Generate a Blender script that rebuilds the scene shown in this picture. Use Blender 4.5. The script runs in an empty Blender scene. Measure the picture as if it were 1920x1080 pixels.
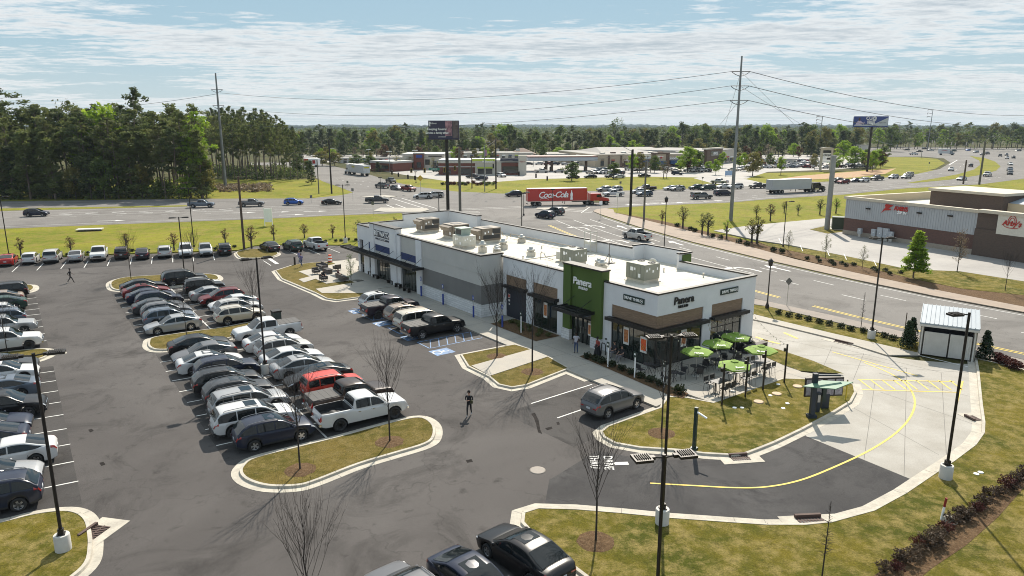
import bpy,bmesh,math,random
from mathutils import Vector,Matrix,Quaternion
from mathutils.geometry import delaunay_2d_cdt
from mathutils.noise import noise as pnoise
R=math.radians
rnd=random.Random(7)
S=bpy.context.scene
C=S.collection
# ------------------------------------------------------------------ camera
FPX,CH=1335.0,18.5
PIT=math.atan(302/FPX)
cam=bpy.data.cameras.new('camera');camo=bpy.data.objects.new('camera',cam);C.objects.link(camo)
cam.sensor_width=36;cam.lens=FPX/1920*36;cam.clip_end=20000;cam.clip_start=0.2
camo.location=(0,0,CH);camo.rotation_euler=(math.pi/2-PIT,0,0)
S.camera=camo
# ------------------------------------------------------------------ light
SUN_EL,SUN_AZ=R(43),R(11)
w=bpy.data.worlds.new('World');S.world=w;w.use_nodes=True
nt=w.node_tree;N=nt.nodes;Lk=nt.links
bg=N['Background'];bg.inputs['Strength'].default_value=0.06
sky=N.new('ShaderNodeTexSky');sky.sky_type='NISHITA';sky.sun_disc=False
sky.sun_elevation=SUN_EL;sky.sun_rotation=SUN_AZ;sky.air_density=1.0;sky.dust_density=0.4;sky.ozone_density=1.2
def wn(t,**k):
 n=N.new(t)
 for a,b in k.items():setattr(n,a,b)
 return n
def wmath(op,a,b=None):
 n=N.new('ShaderNodeMath');n.operation=op
 for i,v in enumerate((a,b)):
  if v is None:continue
  if isinstance(v,(int,float)):n.inputs[i].default_value=v
  else:Lk.new(v,n.inputs[i])
 return n.outputs[0]
tc=N.new('ShaderNodeTexCoord');sp=N.new('ShaderNodeSeparateXYZ');Lk.new(tc.outputs['Generated'],sp.inputs[0])
zz=wmath('ADD',wmath('MAXIMUM',sp.outputs[2],0.0),0.03)
cb=N.new('ShaderNodeCombineXYZ')
Lk.new(wmath('DIVIDE',sp.outputs[0],zz),cb.inputs[0]);Lk.new(wmath('DIVIDE',sp.outputs[1],zz),cb.inputs[1])
mp=N.new('ShaderNodeMapping');mp.inputs['Rotation'].default_value=(0,0,R(-14));mp.inputs['Scale'].default_value=(0.52,0.82,1);mp.inputs['Location'].default_value=(3.3,1.7,0)
Lk.new(cb.outputs[0],mp.inputs[0])
n1=wn('ShaderNodeTexNoise');n1.inputs['Scale'].default_value=0.62;n1.inputs['Detail'].default_value=12;n1.inputs['Roughness'].default_value=0.58;n1.inputs['Distortion'].default_value=0.35
n2=wn('ShaderNodeTexNoise');n2.inputs['Scale'].default_value=0.28;n2.inputs['Detail'].default_value=3
n3=wn('ShaderNodeTexNoise');n3.inputs['Scale'].default_value=6.0;n3.inputs['Detail'].default_value=8;n3.inputs['Roughness'].default_value=0.65
for n in(n1,n2,n3):Lk.new(mp.outputs[0],n.inputs['Vector'])
dens=wmath('ADD',wmath('ADD',n1.outputs['Fac'],wmath('MULTIPLY',wmath('SUBTRACT',n2.outputs['Fac'],0.5),0.45)),wmath('MULTIPLY',wmath('SUBTRACT',n3.outputs['Fac'],0.5),0.60))
cr=wn('ShaderNodeValToRGB');Lk.new(dens,cr.inputs[0])
cr.color_ramp.elements[0].position=0.43;cr.color_ramp.elements[0].color=(0,0,0,1)
cr.color_ramp.elements[1].position=0.545;cr.color_ramp.elements[1].color=(1,1,1,1)
# cloud body: thick parts a little greyer
cc=wn('ShaderNodeValToRGB');Lk.new(dens,cc.inputs[0])
cc.color_ramp.elements[0].position=0.52;cc.color_ramp.elements[0].color=(10.4,10.5,10.5,1)
cc.color_ramp.elements[1].position=0.70;cc.color_ramp.elements[1].color=(5.9,6.6,7.2,1)
mx=wn('ShaderNodeMixRGB');Lk.new(wmath('MULTIPLY',cr.outputs[0],0.86),mx.inputs[0])
hs=wn('ShaderNodeHueSaturation');Lk.new(sky.outputs[0],hs.inputs['Color']);hs.inputs['Saturation'].default_value=0.95;hs.inputs['Value'].default_value=0.95
# clouds overhead, nearer the sun, are brighter
vs_=N.new('ShaderNodeVectorMath');vs_.operation='SCALE';Lk.new(cc.outputs[0],vs_.inputs[0])
mrz=N.new('ShaderNodeMapRange');Lk.new(sp.outputs[2],mrz.inputs[0])
for i,v in enumerate((0.12,0.55,1.0,1.6)):mrz.inputs[i+1].default_value=v
Lk.new(mrz.outputs[0],vs_.inputs['Scale'])
# clear air: bluer overhead, pale teal at the horizon
hz_=N.new('ShaderNodeValToRGB');Lk.new(sp.outputs[2],hz_.inputs[0]);e_=hz_.color_ramp.elements
e_[0].position=0.0;e_[0].color=(6.8,8.0,8.6,1);e_[1].position=0.35;e_[1].color=(3.6,5.9,7.9,1)
q_=e_.new(0.10);q_.color=(4.8,6.9,8.1,1)
mh=wn('ShaderNodeMixRGB');mh.inputs[0].default_value=0.85;Lk.new(hs.outputs[0],mh.inputs[1]);Lk.new(hz_.outputs[0],mh.inputs[2])
Lk.new(mh.outputs[0],mx.inputs[1]);Lk.new(vs_.outputs[0],mx.inputs[2])
Lk.new(mx.outputs[0],bg.inputs['Color'])
sl=bpy.data.lights.new('sun','SUN');sl.energy=5.0;sl.angle=R(0.6);sl.color=(1,0.92,0.80)
so=bpy.data.objects.new('sun',sl);C.objects.link(so)
sd=Vector((math.sin(SUN_AZ)*math.cos(SUN_EL),math.cos(SUN_AZ)*math.cos(SUN_EL),math.sin(SUN_EL)))
so.rotation_euler=sd.to_track_quat('Z','Y').to_euler();so.location=(0,0,60)
S.view_settings.view_transform='Standard';S.view_settings.look='None';S.view_settings.exposure=0.55;S.view_settings.gamma=1
S.render.engine='CYCLES';S.cycles.filter_width=1.0;S.render.resolution_x=1024;S.render.resolution_y=576
# ------------------------------------------------------------------ helpers
cP,sP=math.cos(PIT),math.sin(PIT)
def G(x,y,z=0.0):
 """ground (or height z) point seen at photograph pixel x, y"""
 u=(x-960)/FPX;v=(540-y)/FPX
 r=Vector((u,cP+v*sP,-sP+v*cP))
 t=(z-CH)/r.z
 return Vector((r.x*t,r.y*t,z))
def hgt(bx,by,ty):
 d=G(bx,by).y;v=(540-ty)/FPX
 return CH+d*(-sP+v*cP)/(cP+v*sP)
def tag(o,label=None,cat=None,group=None,kind=None):
 if label:o['label']=label
 if cat:o['category']=cat
 if group:o['group']=group
 if kind:o['kind']=kind
 return o
def empty(name,loc=(0,0,0),rz=0,label=None,cat=None,group=None):
 o=bpy.data.objects.new(name,None);C.objects.link(o);o.empty_display_size=0.3
 o.location=loc;o.rotation_euler=(0,0,rz)
 return tag(o,label,cat,group)
_m={}
def mat(name,col,rough=0.8,metal=0.0,col2=None,scale=4.0,amt=0.5,grain=0.0,coat=0.0,bump=0.0,bscale=30.0,spec=0.5,emit=None,objcoord=False,trans=0.0,detail=5.0):
 if name in _m:return _m[name]
 m=bpy.data.materials.new(name);m.use_nodes=True;t=m.node_tree;b=t.nodes['Principled BSDF']
 b.inputs['Roughness'].default_value=rough;b.inputs['Metallic'].default_value=metal
 b.inputs['Coat Weight'].default_value=coat;b.inputs['Coat Roughness'].default_value=0.04
 b.inputs['Specular IOR Level'].default_value=spec
 if trans:b.inputs['Transmission Weight'].default_value=trans
 c4=(*col,1)
 b.inputs['Base Color'].default_value=c4
 tcn=t.nodes.new('ShaderNodeTexCoord')
 crd=tcn.outputs['Object']
 if not objcoord:
  g=t.nodes.new('ShaderNodeNewGeometry');crd=g.outputs['Position']
 if col2 is None:col2=tuple(c*0.8 for c in col)
 nz=t.nodes.new('ShaderNodeTexNoise');nz.inputs['Scale'].default_value=scale;nz.inputs['Detail'].default_value=detail;nz.inputs['Roughness'].default_value=0.6
 t.links.new(crd,nz.inputs['Vector'])
 mr=t.nodes.new('ShaderNodeMapRange');mr.inputs[1].default_value=0.35;mr.inputs[2].default_value=0.65;mr.inputs[3].default_value=0;mr.inputs[4].default_value=amt
 t.links.new(nz.outputs['Fac'],mr.inputs[0])
 mi=t.nodes.new('ShaderNodeMixRGB');mi.inputs[1].default_value=c4;mi.inputs[2].default_value=(*col2,1)
 t.links.new(mr.outputs[0],mi.inputs[0]);out=mi.outputs[0]
 if grain:
  ng=t.nodes.new('ShaderNodeTexNoise');ng.inputs['Scale'].default_value=bscale*0.5;ng.inputs['Detail'].default_value=3
  t.links.new(crd,ng.inputs['Vector'])
  m2=t.nodes.new('ShaderNodeMapRange');m2.inputs[1].default_value=0.3;m2.inputs[2].default_value=0.7;m2.inputs[3].default_value=1-grain;m2.inputs[4].default_value=1+grain
  t.links.new(ng.outputs['Fac'],m2.inputs[0])
  ml=t.nodes.new('ShaderNodeVectorMath');ml.operation='SCALE'
  t.links.new(out,ml.inputs[0]);t.links.new(m2.outputs[0],ml.inputs['Scale']);out=ml.outputs[0]
 t.links.new(out,b.inputs['Base Color'])
 if emit:b.inputs['Emission Color'].default_value=(*emit[:3],1);b.inputs['Emission Strength'].default_value=emit[3]
 if bump:
  nb=t.nodes.new('ShaderNodeTexNoise');nb.inputs['Scale'].default_value=bscale;nb.inputs['Detail'].default_value=4
  t.links.new(crd,nb.inputs['Vector'])
  bp=t.nodes.new('ShaderNodeBump');bp.inputs['Strength'].default_value=bump;bp.inputs['Distance'].default_value=0.05
  t.links.new(nb.outputs['Fac'],bp.inputs['Height']);t.links.new(bp.outputs[0],b.inputs['Normal'])
 _m[name]=m;return m
class MB:
 def __init__(s):s.v=[];s.f=[];s.m=[];s.sm=[]
 def add(s,vs,fs,mi=0,smooth=False):
  n=len(s.v);s.v+=[tuple(p)for p in vs]
  for f in fs:s.f.append(tuple(i+n for i in f));s.m.append(mi);s.sm.append(smooth)
 def box(s,x0,x1,y0,y1,z0,z1,mi=0,M=None):
  vs=[Vector((x,y,z))for z in(z0,z1)for y in(y0,y1)for x in(x0,x1)]
  if M:vs=[M@p for p in vs]
  s.add(vs,[(0,2,3,1),(4,5,7,6),(0,1,5,4),(2,6,7,3),(0,4,6,2),(1,3,7,5)],mi)
 def quad(s,a,b,c,d,mi=0):s.add([a,b,c,d],[(0,1,2,3)],mi)
 def tube(s,p,q,r0,r1=None,n=8,mi=0,cap=True,smooth=True):
  if r1 is None:r1=r0
  p=Vector(p);q=Vector(q);d=(q-p)
  if d.length<1e-6:return
  d.normalize();a=d.orthogonal().normalized();b=d.cross(a)
  vs=[]
  for c,r in((p,r0),(q,r1)):
   for i in range(n):
    t=2*math.pi*i/n;vs.append(c+(a*math.cos(t)+b*math.sin(t))*r)
  s.add(vs,[(i,(i+1)%n,n+(i+1)%n,n+i)for i in range(n)],mi,smooth)
  if cap:s.add(vs,[tuple(range(n))[::-1],tuple(range(n,2*n))],mi)
 def path(s,pts,r,n=6,mi=0):
  for a,b in zip(pts,pts[1:]):s.tube(a,b,r,r,n,mi)
 def lathe(s,prof,c=(0,0,0),n=16,mi=0,smooth=True):
  c=Vector(c);vs=[]
  for r,z in prof:
   for i in range(n):
    t=2*math.pi*i/n;vs.append(c+Vector((r*math.cos(t),r*math.sin(t),z)))
  fs=[(k*n+i,k*n+(i+1)%n,(k+1)*n+(i+1)%n,(k+1)*n+i)for k in range(len(prof)-1)for i in range(n)]
  s.add(vs,fs,mi,smooth)
  s.add(vs[:n],[tuple(range(n))[::-1]],mi);s.add(vs[-n:],[tuple(range(n))],mi)
 def prism(s,poly,z0,z1,mi=0,mtop=None):
  n=len(poly);vs=[Vector((p[0],p[1],z0))for p in poly]+[Vector((p[0],p[1],z1))for p in poly]
  s.add(vs,[(i,(i+1)%n,n+(i+1)%n,n+i)for i in range(n)],mi)
  s.add(vs,[tuple(range(n,2*n))],mi if mtop is None else mtop);s.add(vs,[tuple(range(n))[::-1]],mi)
 def mesh(s,name,mats):
  me=bpy.data.meshes.new(name);me.from_pydata(s.v,[],s.f)
  for m in(mats if isinstance(mats,(list,tuple))else[mats]):me.materials.append(m)
  me.polygons.foreach_set('material_index',s.m);me.polygons.foreach_set('use_smooth',s.sm)
  me.update();return me
 def build(s,name,mats,parent=None,loc=None,rz=None):
  o=bpy.data.objects.new(name,s.mesh(name,mats));C.objects.link(o)
  if parent:o.parent=parent
  if loc is not None:o.location=loc
  if rz is not None:o.rotation_euler=(0,0,rz)
  return o
def put(name,me,parent=None,loc=None,rz=None):
 o=bpy.data.objects.new(name,me);C.objects.link(o)
 if parent:o.parent=parent
 if loc is not None:o.location=loc
 if rz is not None:o.rotation_euler=(0,0,rz)
 return o
KIDS={}
def copy_tree(o,parent=None):
 c=o.copy();C.objects.link(c);c.parent=parent
 if parent:
  c.matrix_parent_inverse=o.matrix_parent_inverse.copy()
 for ch in list(o.children):copy_tree(ch,c)
 return c
def text_mesh(txt,size=1.0,ext=0.03,shear=0.0,bold=0.0,spacing=1.0,align='CENTER'):
 cu=bpy.data.curves.new('lettering','FONT');cu.body=txt;cu.size=size;cu.extrude=ext;cu.shear=shear;cu.offset=bold
 cu.align_x=align;cu.align_y='CENTER';cu.space_character=spacing;cu.resolution_u=3
 o=bpy.data.objects.new('lettering',cu);C.objects.link(o);bpy.context.view_layer.update()
 me=bpy.data.meshes.new_from_object(o.evaluated_get(bpy.context.evaluated_depsgraph_get()))
 C.objects.unlink(o);bpy.data.objects.remove(o);return me
def letters(name,txt,size,m,parent,org,xdir,up=(0,0,1),ext=0.03,shear=0.0,bold=0.0,spacing=1.0):
 """lettering as a mesh; org = centre, xdir = reading direction"""
 me=text_mesh(txt,size,ext,shear,bold,spacing);me.materials.clear();me.materials.append(m)
 x=Vector(xdir).normalized();u=Vector(up).normalized();z=x.cross(u)
 M=Matrix((x,u,z)).transposed().to_4x4();M.translation=Vector(org)
 me.transform(M);return put(name,me,parent)
# smooth closed polygon through px points
def catmull(pts,closed=True,sub=5):
 n=len(pts);out=[]
 rng=range(n)if closed else range(n-1)
 for i in rng:
  if closed:p0,p1,p2,p3=pts[i-1],pts[i],pts[(i+1)%n],pts[(i+2)%n]
  else:p0,p1,p2,p3=pts[max(i-1,0)],pts[i],pts[i+1],pts[min(i+2,n-1)]
  for k in range(sub):
   t=k/sub
   out.append(0.5*((2*p1)+(p2-p0)*t+(2*p0-5*p1+4*p2-p3)*t*t+(3*p1-p0-3*p2+p3)*t**3))
 if not closed:out.append(pts[-1])
 return out
def ccw(pts):
 a=sum(p.x*q.y-q.x*p.y for p,q in zip(pts,pts[1:]+pts[:1]))
 return pts if a>0 else pts[::-1]
def offs(pts,d):
 n=len(pts);out=[]
 dl=d if isinstance(d,list)else[d]*n
 for i in range(n):
  a=(pts[i]-pts[i-1]).to_2d();b=(pts[(i+1)%n]-pts[i]).to_2d()
  if a.length<1e-6:a=b.copy()
  if b.length<1e-6:b=a.copy()
  a.normalize();b.normalize()
  na=Vector((a.y,-a.x));nb=Vector((b.y,-b.x));m=na+nb
  if m.length<0.1:m=na
  m.normalize();k=1/max(0.5,m.dot(na))
  out.append(Vector((pts[i].x+m.x*dl[i]*k,pts[i].y+m.y*dl[i]*k,0)))
 return out
def W(pts):
 return[p if isinstance(p,Vector)else G(*p)for p in pts]
def sheet(name,pts,z,m,label,cat,kind='structure',sides=None,dens=0):
 P=ccw(W(pts));bm=bmesh.new()
 cv,ce,cf,*_=delaunay_2d_cdt([Vector((p.x,p.y))for p in P],[],[list(range(len(P)))],1,1e-5)
 vs=[bm.verts.new((p.x,p.y,z))for p in cv]
 for f in cf:bm.faces.new([vs[i]for i in f])
 if sides is not None:
  up=[bm.verts.new((p.x,p.y,z))for p in P];lo=[bm.verts.new((p.x,p.y,sides))for p in P]
  for i in range(len(P)):bm.faces.new((lo[i],lo[(i+1)%len(P)],up[(i+1)%len(P)],up[i]))
 me=bpy.data.meshes.new(name);bm.to_mesh(me);bm.free();me.materials.append(m)
 return tag(put(name,me),label,cat,None,kind)
def ring(mb,a,b,za,zb,mi=0,closed=True):
 n=len(a);vs=[(p.x,p.y,za)for p in a]+[(p.x,p.y,zb)for p in b]
 mb.add(vs,[(i,n+i,n+(i+1)%n,(i+1)%n)for i in range(n if closed else n-1)],mi)
def strip(pts,w,z,m,mb=None,mi=0):
 """flat painted line along polyline (px points); w metres"""
 P=W(pts);own=mb is None
 if own:mb=MB()
 L,Rr=[],[]
 for i in range(len(P)):
  a=P[max(i-1,0)];b=P[min(i+1,len(P)-1)];d=(b-a).to_2d().normalized();n=Vector((-d.y,d.x,0))*w/2
  L.append(Vector((P[i].x,P[i].y,z))+n);Rr.append(Vector((P[i].x,P[i].y,z))-n)
 for i in range(len(P)-1):mb.quad(Rr[i],Rr[i+1],L[i+1],L[i],mi)
 return mb
# ------------------------------------------------------------------ ground materials
def grass_mat(name,c1,c2,c3,sc=0.25):
 m=bpy.data.materials.new(name);m.use_nodes=True;t=m.node_tree;b=t.nodes['Principled BSDF']
 b.inputs['Roughness'].default_value=0.95;b.inputs['Specular IOR Level'].default_value=0.1
 g=t.nodes.new('ShaderNodeNewGeometry')
 def nz(s,d=6,ro=0.65):
  n=t.nodes.new('ShaderNodeTexNoise');n.inputs['Scale'].default_value=s;n.inputs['Detail'].default_value=d;n.inputs['Roughness'].default_value=ro
  t.links.new(g.outputs['Position'],n.inputs['Vector']);return n.outputs['Fac']
 def mr(f,a,b_,c=0.,d=1.):
  n=t.nodes.new('ShaderNodeMapRange');t.links.new(f,n.inputs[0])
  for i,v in enumerate((a,b_,c,d)):n.inputs[i+1].default_value=v
  return n.outputs[0]
 def mix(f,a,b_):
  n=t.nodes.new('ShaderNodeMixRGB');t.links.new(f,n.inputs[0])
  for i,v in((1,a),(2,b_)):
   if isinstance(v,tuple):n.inputs[i].default_value=(*v,1)
   else:t.links.new(v,n.inputs[i])
  return n.outputs[0]
 a=mix(mr(nz(sc),0.40,0.60),c1,c2)
 a=mix(mr(nz(sc*5,8,0.75),0.45,0.64),a,c3)
 a=mix(mr(nz(sc*13,6,0.75),0.50,0.72,0,0.55),a,tuple(x*0.42 for x in c1))
 a2=mr(nz(14,6,0.8),0.25,0.75,0.45,1.55)
 s=t.nodes.new('ShaderNodeVectorMath');s.operation='SCALE';t.links.new(a,s.inputs[0]);t.links.new(a2,s.inputs['Scale'])
 t.links.new(s.outputs[0],b.inputs['Base Color'])
 bp=t.nodes.new('ShaderNodeBump');bp.inputs['Strength'].default_value=0.9;bp.inputs['Distance'].default_value=0.08
 t.links.new(nz(9,8,0.8),bp.inputs['Height']);t.links.new(bp.outputs[0],b.inputs['Normal'])
 _m[name]=m;return m
GRASS=grass_mat('lawn_grass',(0.062,0.068,0.008),(0.135,0.110,0.015),(0.23,0.18,0.062),0.22)
GRASSD=grass_mat('dormant_grass',(0.085,0.074,0.014),(0.135,0.100,0.024),(0.170,0.130,0.045),0.35)
GRASSB=grass_mat('roadside_grass',(0.125,0.145,0.010),(0.200,0.195,0.018),(0.21,0.17,0.04),0.07)
FOREST_G=grass_mat('forest_floor',(0.035,0.045,0.012),(0.060,0.055,0.018),(0.09,0.075,0.03),0.02)
MULCH=grass_mat('pine_straw',(0.115,0.070,0.036),(0.085,0.050,0.026),(0.16,0.105,0.06),1.2)
def asphalt_mat(name,base,stain,light,sc):
 m=bpy.data.materials.new(name);m.use_nodes=True;t=m.node_tree;b=t.nodes['Principled BSDF']
 b.inputs['Roughness'].default_value=0.88;b.inputs['Specular IOR Level'].default_value=0.18
 g=t.nodes.new('ShaderNodeNewGeometry')
 def nz(s,d,ro,dist=0):
  n=t.nodes.new('ShaderNodeTexNoise');n.inputs['Scale'].default_value=s;n.inputs['Detail'].default_value=d;n.inputs['Roughness'].default_value=ro;n.inputs['Distortion'].default_value=dist
  t.links.new(g.outputs['Position'],n.inputs['Vector']);return n.outputs['Fac']
 def mr(f,a,b_,c=0.,d=1.):
  n=t.nodes.new('ShaderNodeMapRange');t.links.new(f,n.inputs[0])
  for i,v in enumerate((a,b_,c,d)):n.inputs[i+1].default_value=v
  return n.outputs[0]
 def mix(f,a,b_):
  n=t.nodes.new('ShaderNodeMixRGB');t.links.new(f,n.inputs[0])
  for i,v in((1,a),(2,b_)):
   if isinstance(v,tuple):n.inputs[i].default_value=(*v,1)
   else:t.links.new(v,n.inputs[i])
  return n.outputs[0]
 a=mix(mr(nz(sc,6,0.6,0.6),0.42,0.62),base,light)
 a=mix(mr(nz(sc*2.7,8,0.7,1.4),0.50,0.70,0,0.85),a,stain)
 a=mix(mr(nz(0.9,5,0.65),0.60,0.72,0,0.7),a,stain)
 gr=mr(nz(38,3,0.8),0.25,0.75,0.50,1.50)
 s=t.nodes.new('ShaderNodeVectorMath');s.operation='SCALE';t.links.new(a,s.inputs[0]);t.links.new(gr,s.inputs['Scale'])
 vo=t.nodes.new('ShaderNodeTexVoronoi');vo.feature='DISTANCE_TO_EDGE';vo.inputs['Scale'].default_value=0.11
 nw=t.nodes.new('ShaderNodeTexNoise');nw.inputs['Scale'].default_value=0.7;nw.inputs['Detail'].default_value=5;t.links.new(g.outputs['Position'],nw.inputs['Vector'])
 vm=t.nodes.new('ShaderNodeVectorMath');vm.operation='MULTIPLY_ADD';t.links.new(nw.outputs['Color'],vm.inputs[0]);vm.inputs[1].default_value=(3,3,0);t.links.new(g.outputs['Position'],vm.inputs[2])
 t.links.new(vm.outputs[0],vo.inputs['Vector'])
 cr_=mr(vo.outputs['Distance'],0.0008,0.004,0.78,1.0)
 s2=t.nodes.new('ShaderNodeVectorMath');s2.operation='SCALE';t.links.new(s.outputs[0],s2.inputs[0]);t.links.new(cr_,s2.inputs['Scale'])
 t.links.new(s2.outputs[0],b.inputs['Base Color'])
 bp=t.nodes.new('ShaderNodeBump');bp.inputs['Strength'].default_value=0.5;bp.inputs['Distance'].default_value=0.02
 t.links.new(nz(60,3,0.8),bp.inputs['Height']);t.links.new(bp.outputs[0],b.inputs['Normal'])
 _m[name]=m;return m
ASPH=asphalt_mat('lot_asphalt',(0.070,0.0635,0.060),(0.028,0.0255,0.024),(0.096,0.088,0.083),0.055)
ASPHN=asphalt_mat('drive_asphalt',(0.044,0.042,0.042),(0.028,0.027,0.028),(0.066,0.063,0.062),0.12)
ROADM=asphalt_mat('road_asphalt',(0.150,0.140,0.130),(0.098,0.090,0.083),(0.182,0.170,0.157),0.03)
CONC=mat('drive_concrete',(0.345,0.325,0.29),0.85,col2=(0.27,0.25,0.215),scale=0.35,amt=1.0,grain=0.07,bump=0.15,bscale=25)
CONCW=mat('walk_concrete',(0.36,0.325,0.27),0.85,col2=(0.30,0.28,0.245),scale=0.7,amt=0.9,grain=0.07,bump=0.15,bscale=25)
KERB=mat('kerb_concrete',(0.46,0.42,0.345),0.85,col2=(0.33,0.30,0.25),scale=1.3,amt=0.9,grain=0.08,bump=0.15,bscale=20)
FARC=mat('far_lot_concrete',(0.33,0.31,0.285),0.85,col2=(0.24,0.225,0.21),scale=0.06,amt=0.9,grain=0.05,bscale=2)
WHITE_P=mat('white_road_paint',(0.62,0.61,0.58),0.7,col2=(0.40,0.39,0.37),scale=3.0,amt=0.8,grain=0.1)
YEL_P=mat('yellow_road_paint',(0.62,0.45,0.05),0.7,col2=(0.50,0.38,0.09),scale=3.0,amt=0.8)
BLUE_P=mat('blue_road_paint',(0.12,0.23,0.42),0.7,col2=(0.08,0.12,0.20),scale=2.0,amt=0.9)
JOINT=mat('joint_dark',(0.16,0.15,0.135),0.9)
SOIL=mat('orange_soil',(0.38,0.20,0.10),0.95,col2=(0.30,0.22,0.12),scale=0.4,amt=1,grain=0.1)
IRON=mat('rusty_iron',(0.085,0.050,0.038),0.8,col2=(0.06,0.035,0.028),scale=9,amt=0.8)
# ------------------------------------------------------------------ ground
mb=MB();mb.box(-7000,7000,-300,9000,-1.0,-0.03)
tag(mb.build('ground',FOREST_G),'wide dark green country floor running out to the horizon','ground',kind='structure')
def band(name,px,m,label,cat,z=0.0,sub=0):
 return sheet(name,px,z,m,label,cat)
# long verge between lot and highway
sheet('grass_field',[Vector((-420,85,0)),Vector((600,85,0)),Vector((600,430,0)),Vector((-30,260,0)),Vector((-420,260,0))],-0.02,GRASSB,'yellow green mown grass verges beside the highway','grass')
HWY_N=[(-900,378),(0,377.5),(375,372.5),(580,372),(640,366),(662,361),(640,352),(605,340),(583,328),(565,318),(520,311),(470,309),(470,305),(560,304),(610,308),(692,327),(730,339),(780,350),(855,359),(942,363),(1100,358),(1185,357),(1310,353),(1440,346),(1560,340),(1640,335),(1720,326),(1762,317),(1782,305),(1770,297),(1730,293.5),(1640,294),(1560,288),(1540,278),(1700,275.5),(2100,280),(2400,300)]
HWY_S=[(2600,340),(2100,320),(1920,335),(1840,345.5),(1700,353),(1585,364.5),(1440,373.5),(1372,379.5),(1210,386),(1140,390.5),(1118,393)]
AVE_N=[(1112,397),(1130,405),(1200,428),(1300,456),(1440,490),(1600,526),(1750,557),(1920,588),(2500,690)]
AVE_S=[(2500,800),(1920,674),(1715,627),(1440,565)]
road_poly=HWY_N+HWY_S+AVE_N+AVE_S+[Vector((5.5,107.3,0)),Vector((-14,135,0)),(752,399.5),(640,403.5),(480,411),(190,421.5),(0,429),(-900,470)]
sheet('road',road_poly,0.0,ROADM,'pale grey four lane highway with a side road and turning lanes','road')
# medians
sheet('median_grass',[(-900,398),(0,391),(170,388.5),(350,385),(352,387),(170,391.5),(0,395.5),(-900,406)],0.03,GRASSB,'thin grass median strip between the highway lanes at the left','grass')
sheet('median_grass',[(1715,343),(1780,337),(1840,328),(1868,320),(1876,312),(1866,303),(1845,296),(1818,292.5),(1836,301),(1838,309),(1826,318),(1795,327),(1750,335),(1700,343)],0.03,GRASSB,'curving grass median between the far highway lanes at the right','grass')
sheet('verge_grass',[(1662,294.5),(1720,295),(1757,298),(1772,306),(1755,316),(1710,326),(1660,333),(1600,338),(1540,340),(1600,322),(1640,316)],0.03,GRASSB,'green grass tongue inside the far highway curve','grass')
sheet('concrete_median',[(714,390),(800,391),(805,394),(790,398),(722,398),(700,396)],0.12,CONCW,'low concrete traffic island near the white tower sign','traffic island',sides=0)
sheet('traffic_island',[(1010,388),(1045,386),(1068,388.5),(1056,393),(1020,394),(1005,392)],0.12,CONCW,'small concrete traffic island under the soft drink trailer','traffic island',sides=0)
sheet('traffic_island',[(676,369.5),(700,368),(722,366.5),(745,368.5),(730,371),(700,370.5)],0.12,CONCW,'thin concrete traffic island where the side road meets the highway','traffic island',sides=0)
# grass south of the highway (corner lawn up to the far restaurant) with kerb
sheet('corner_lawn',[(1150,393),(1210,388.5),(1372,382),(1440,376.5),(1585,367),(1700,356),(1840,348),(2100,325),(2600,420),(1900,480),(1583,440),(1500,436),(1440,449),(1330,437),(1240,415),(1175,404),(1150,399)],0.08,GRASSB,'mown lawn between highway and the far restaurant beside the tall steel pole','grass',sides=-0.02)
sheet('brick_walk',[(1118,393),(1135,391),(1150,393.5),(1152,399),(1200,411),(1330,443),(1440,473),(1490,487),(1600,512),(1760,546),(1920,577),(2500,675),(2500,690),(1920,587),(1750,556),(1600,525),(1440,489),(1300,455),(1200,427),(1130,404),(1112,397)],0.12,mat('walk_brownish',(0.30,0.235,0.18),0.9,col2=(0.24,0.19,0.15),scale=0.8,amt=0.9,grain=0.06),'brownish pavement along the far side of the avenue','pavement',sides=0)
sheet('mulch_bed',[(1150,399),(1240,415),(1330,437),(1440,461),(1560,486),(1700,520),(1800,540),(1920,552),(2400,640),(2500,675),(1920,577),(1760,546),(1600,512),(1440,473),(1330,443),(1200,411)],0.13,MULCH,'brown pine straw planting bed along the avenue','mulch bed',sides=0)
sheet('bank_lawn',[(1420,455),(1520,470),(1600,483),(1700,503),(1760,500),(1860,520),(1920,528),(2500,610),(2500,660),(1920,556),(1800,543),(1700,522),(1560,488),(1440,463)],0.16,GRASS,'green lawn strip between the mulch bed and the pale restaurant lot','grass',sides=0)
sheet('restaurant_lot',[(1338,434),(1400,425),(1470,418),(1545,411),(1583,412),(1583,440),(1840,476),(2500,600),(2500,640),(1920,530),(1800,511),(1702,507),(1600,485),(1480,461),(1420,452)],0.17,FARC,'pale concrete lane and parking of the far restaurant','car park',sides=0)
sheet('straw_border',[(1583,441),(1830,477),(2300,570),(2500,615),(2500,600),(1920,495),(1830,472),(1583,434)],0.19,MULCH,'straw planting border at the foot of the far restaurant wall','mulch bed')
sheet('bank_lawn',[(1518,432),(1545,426),(1583,428),(1583,436),(1552,440)],0.19,GRASS,'small grass patch beside the thick grey pole','grass')
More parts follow.
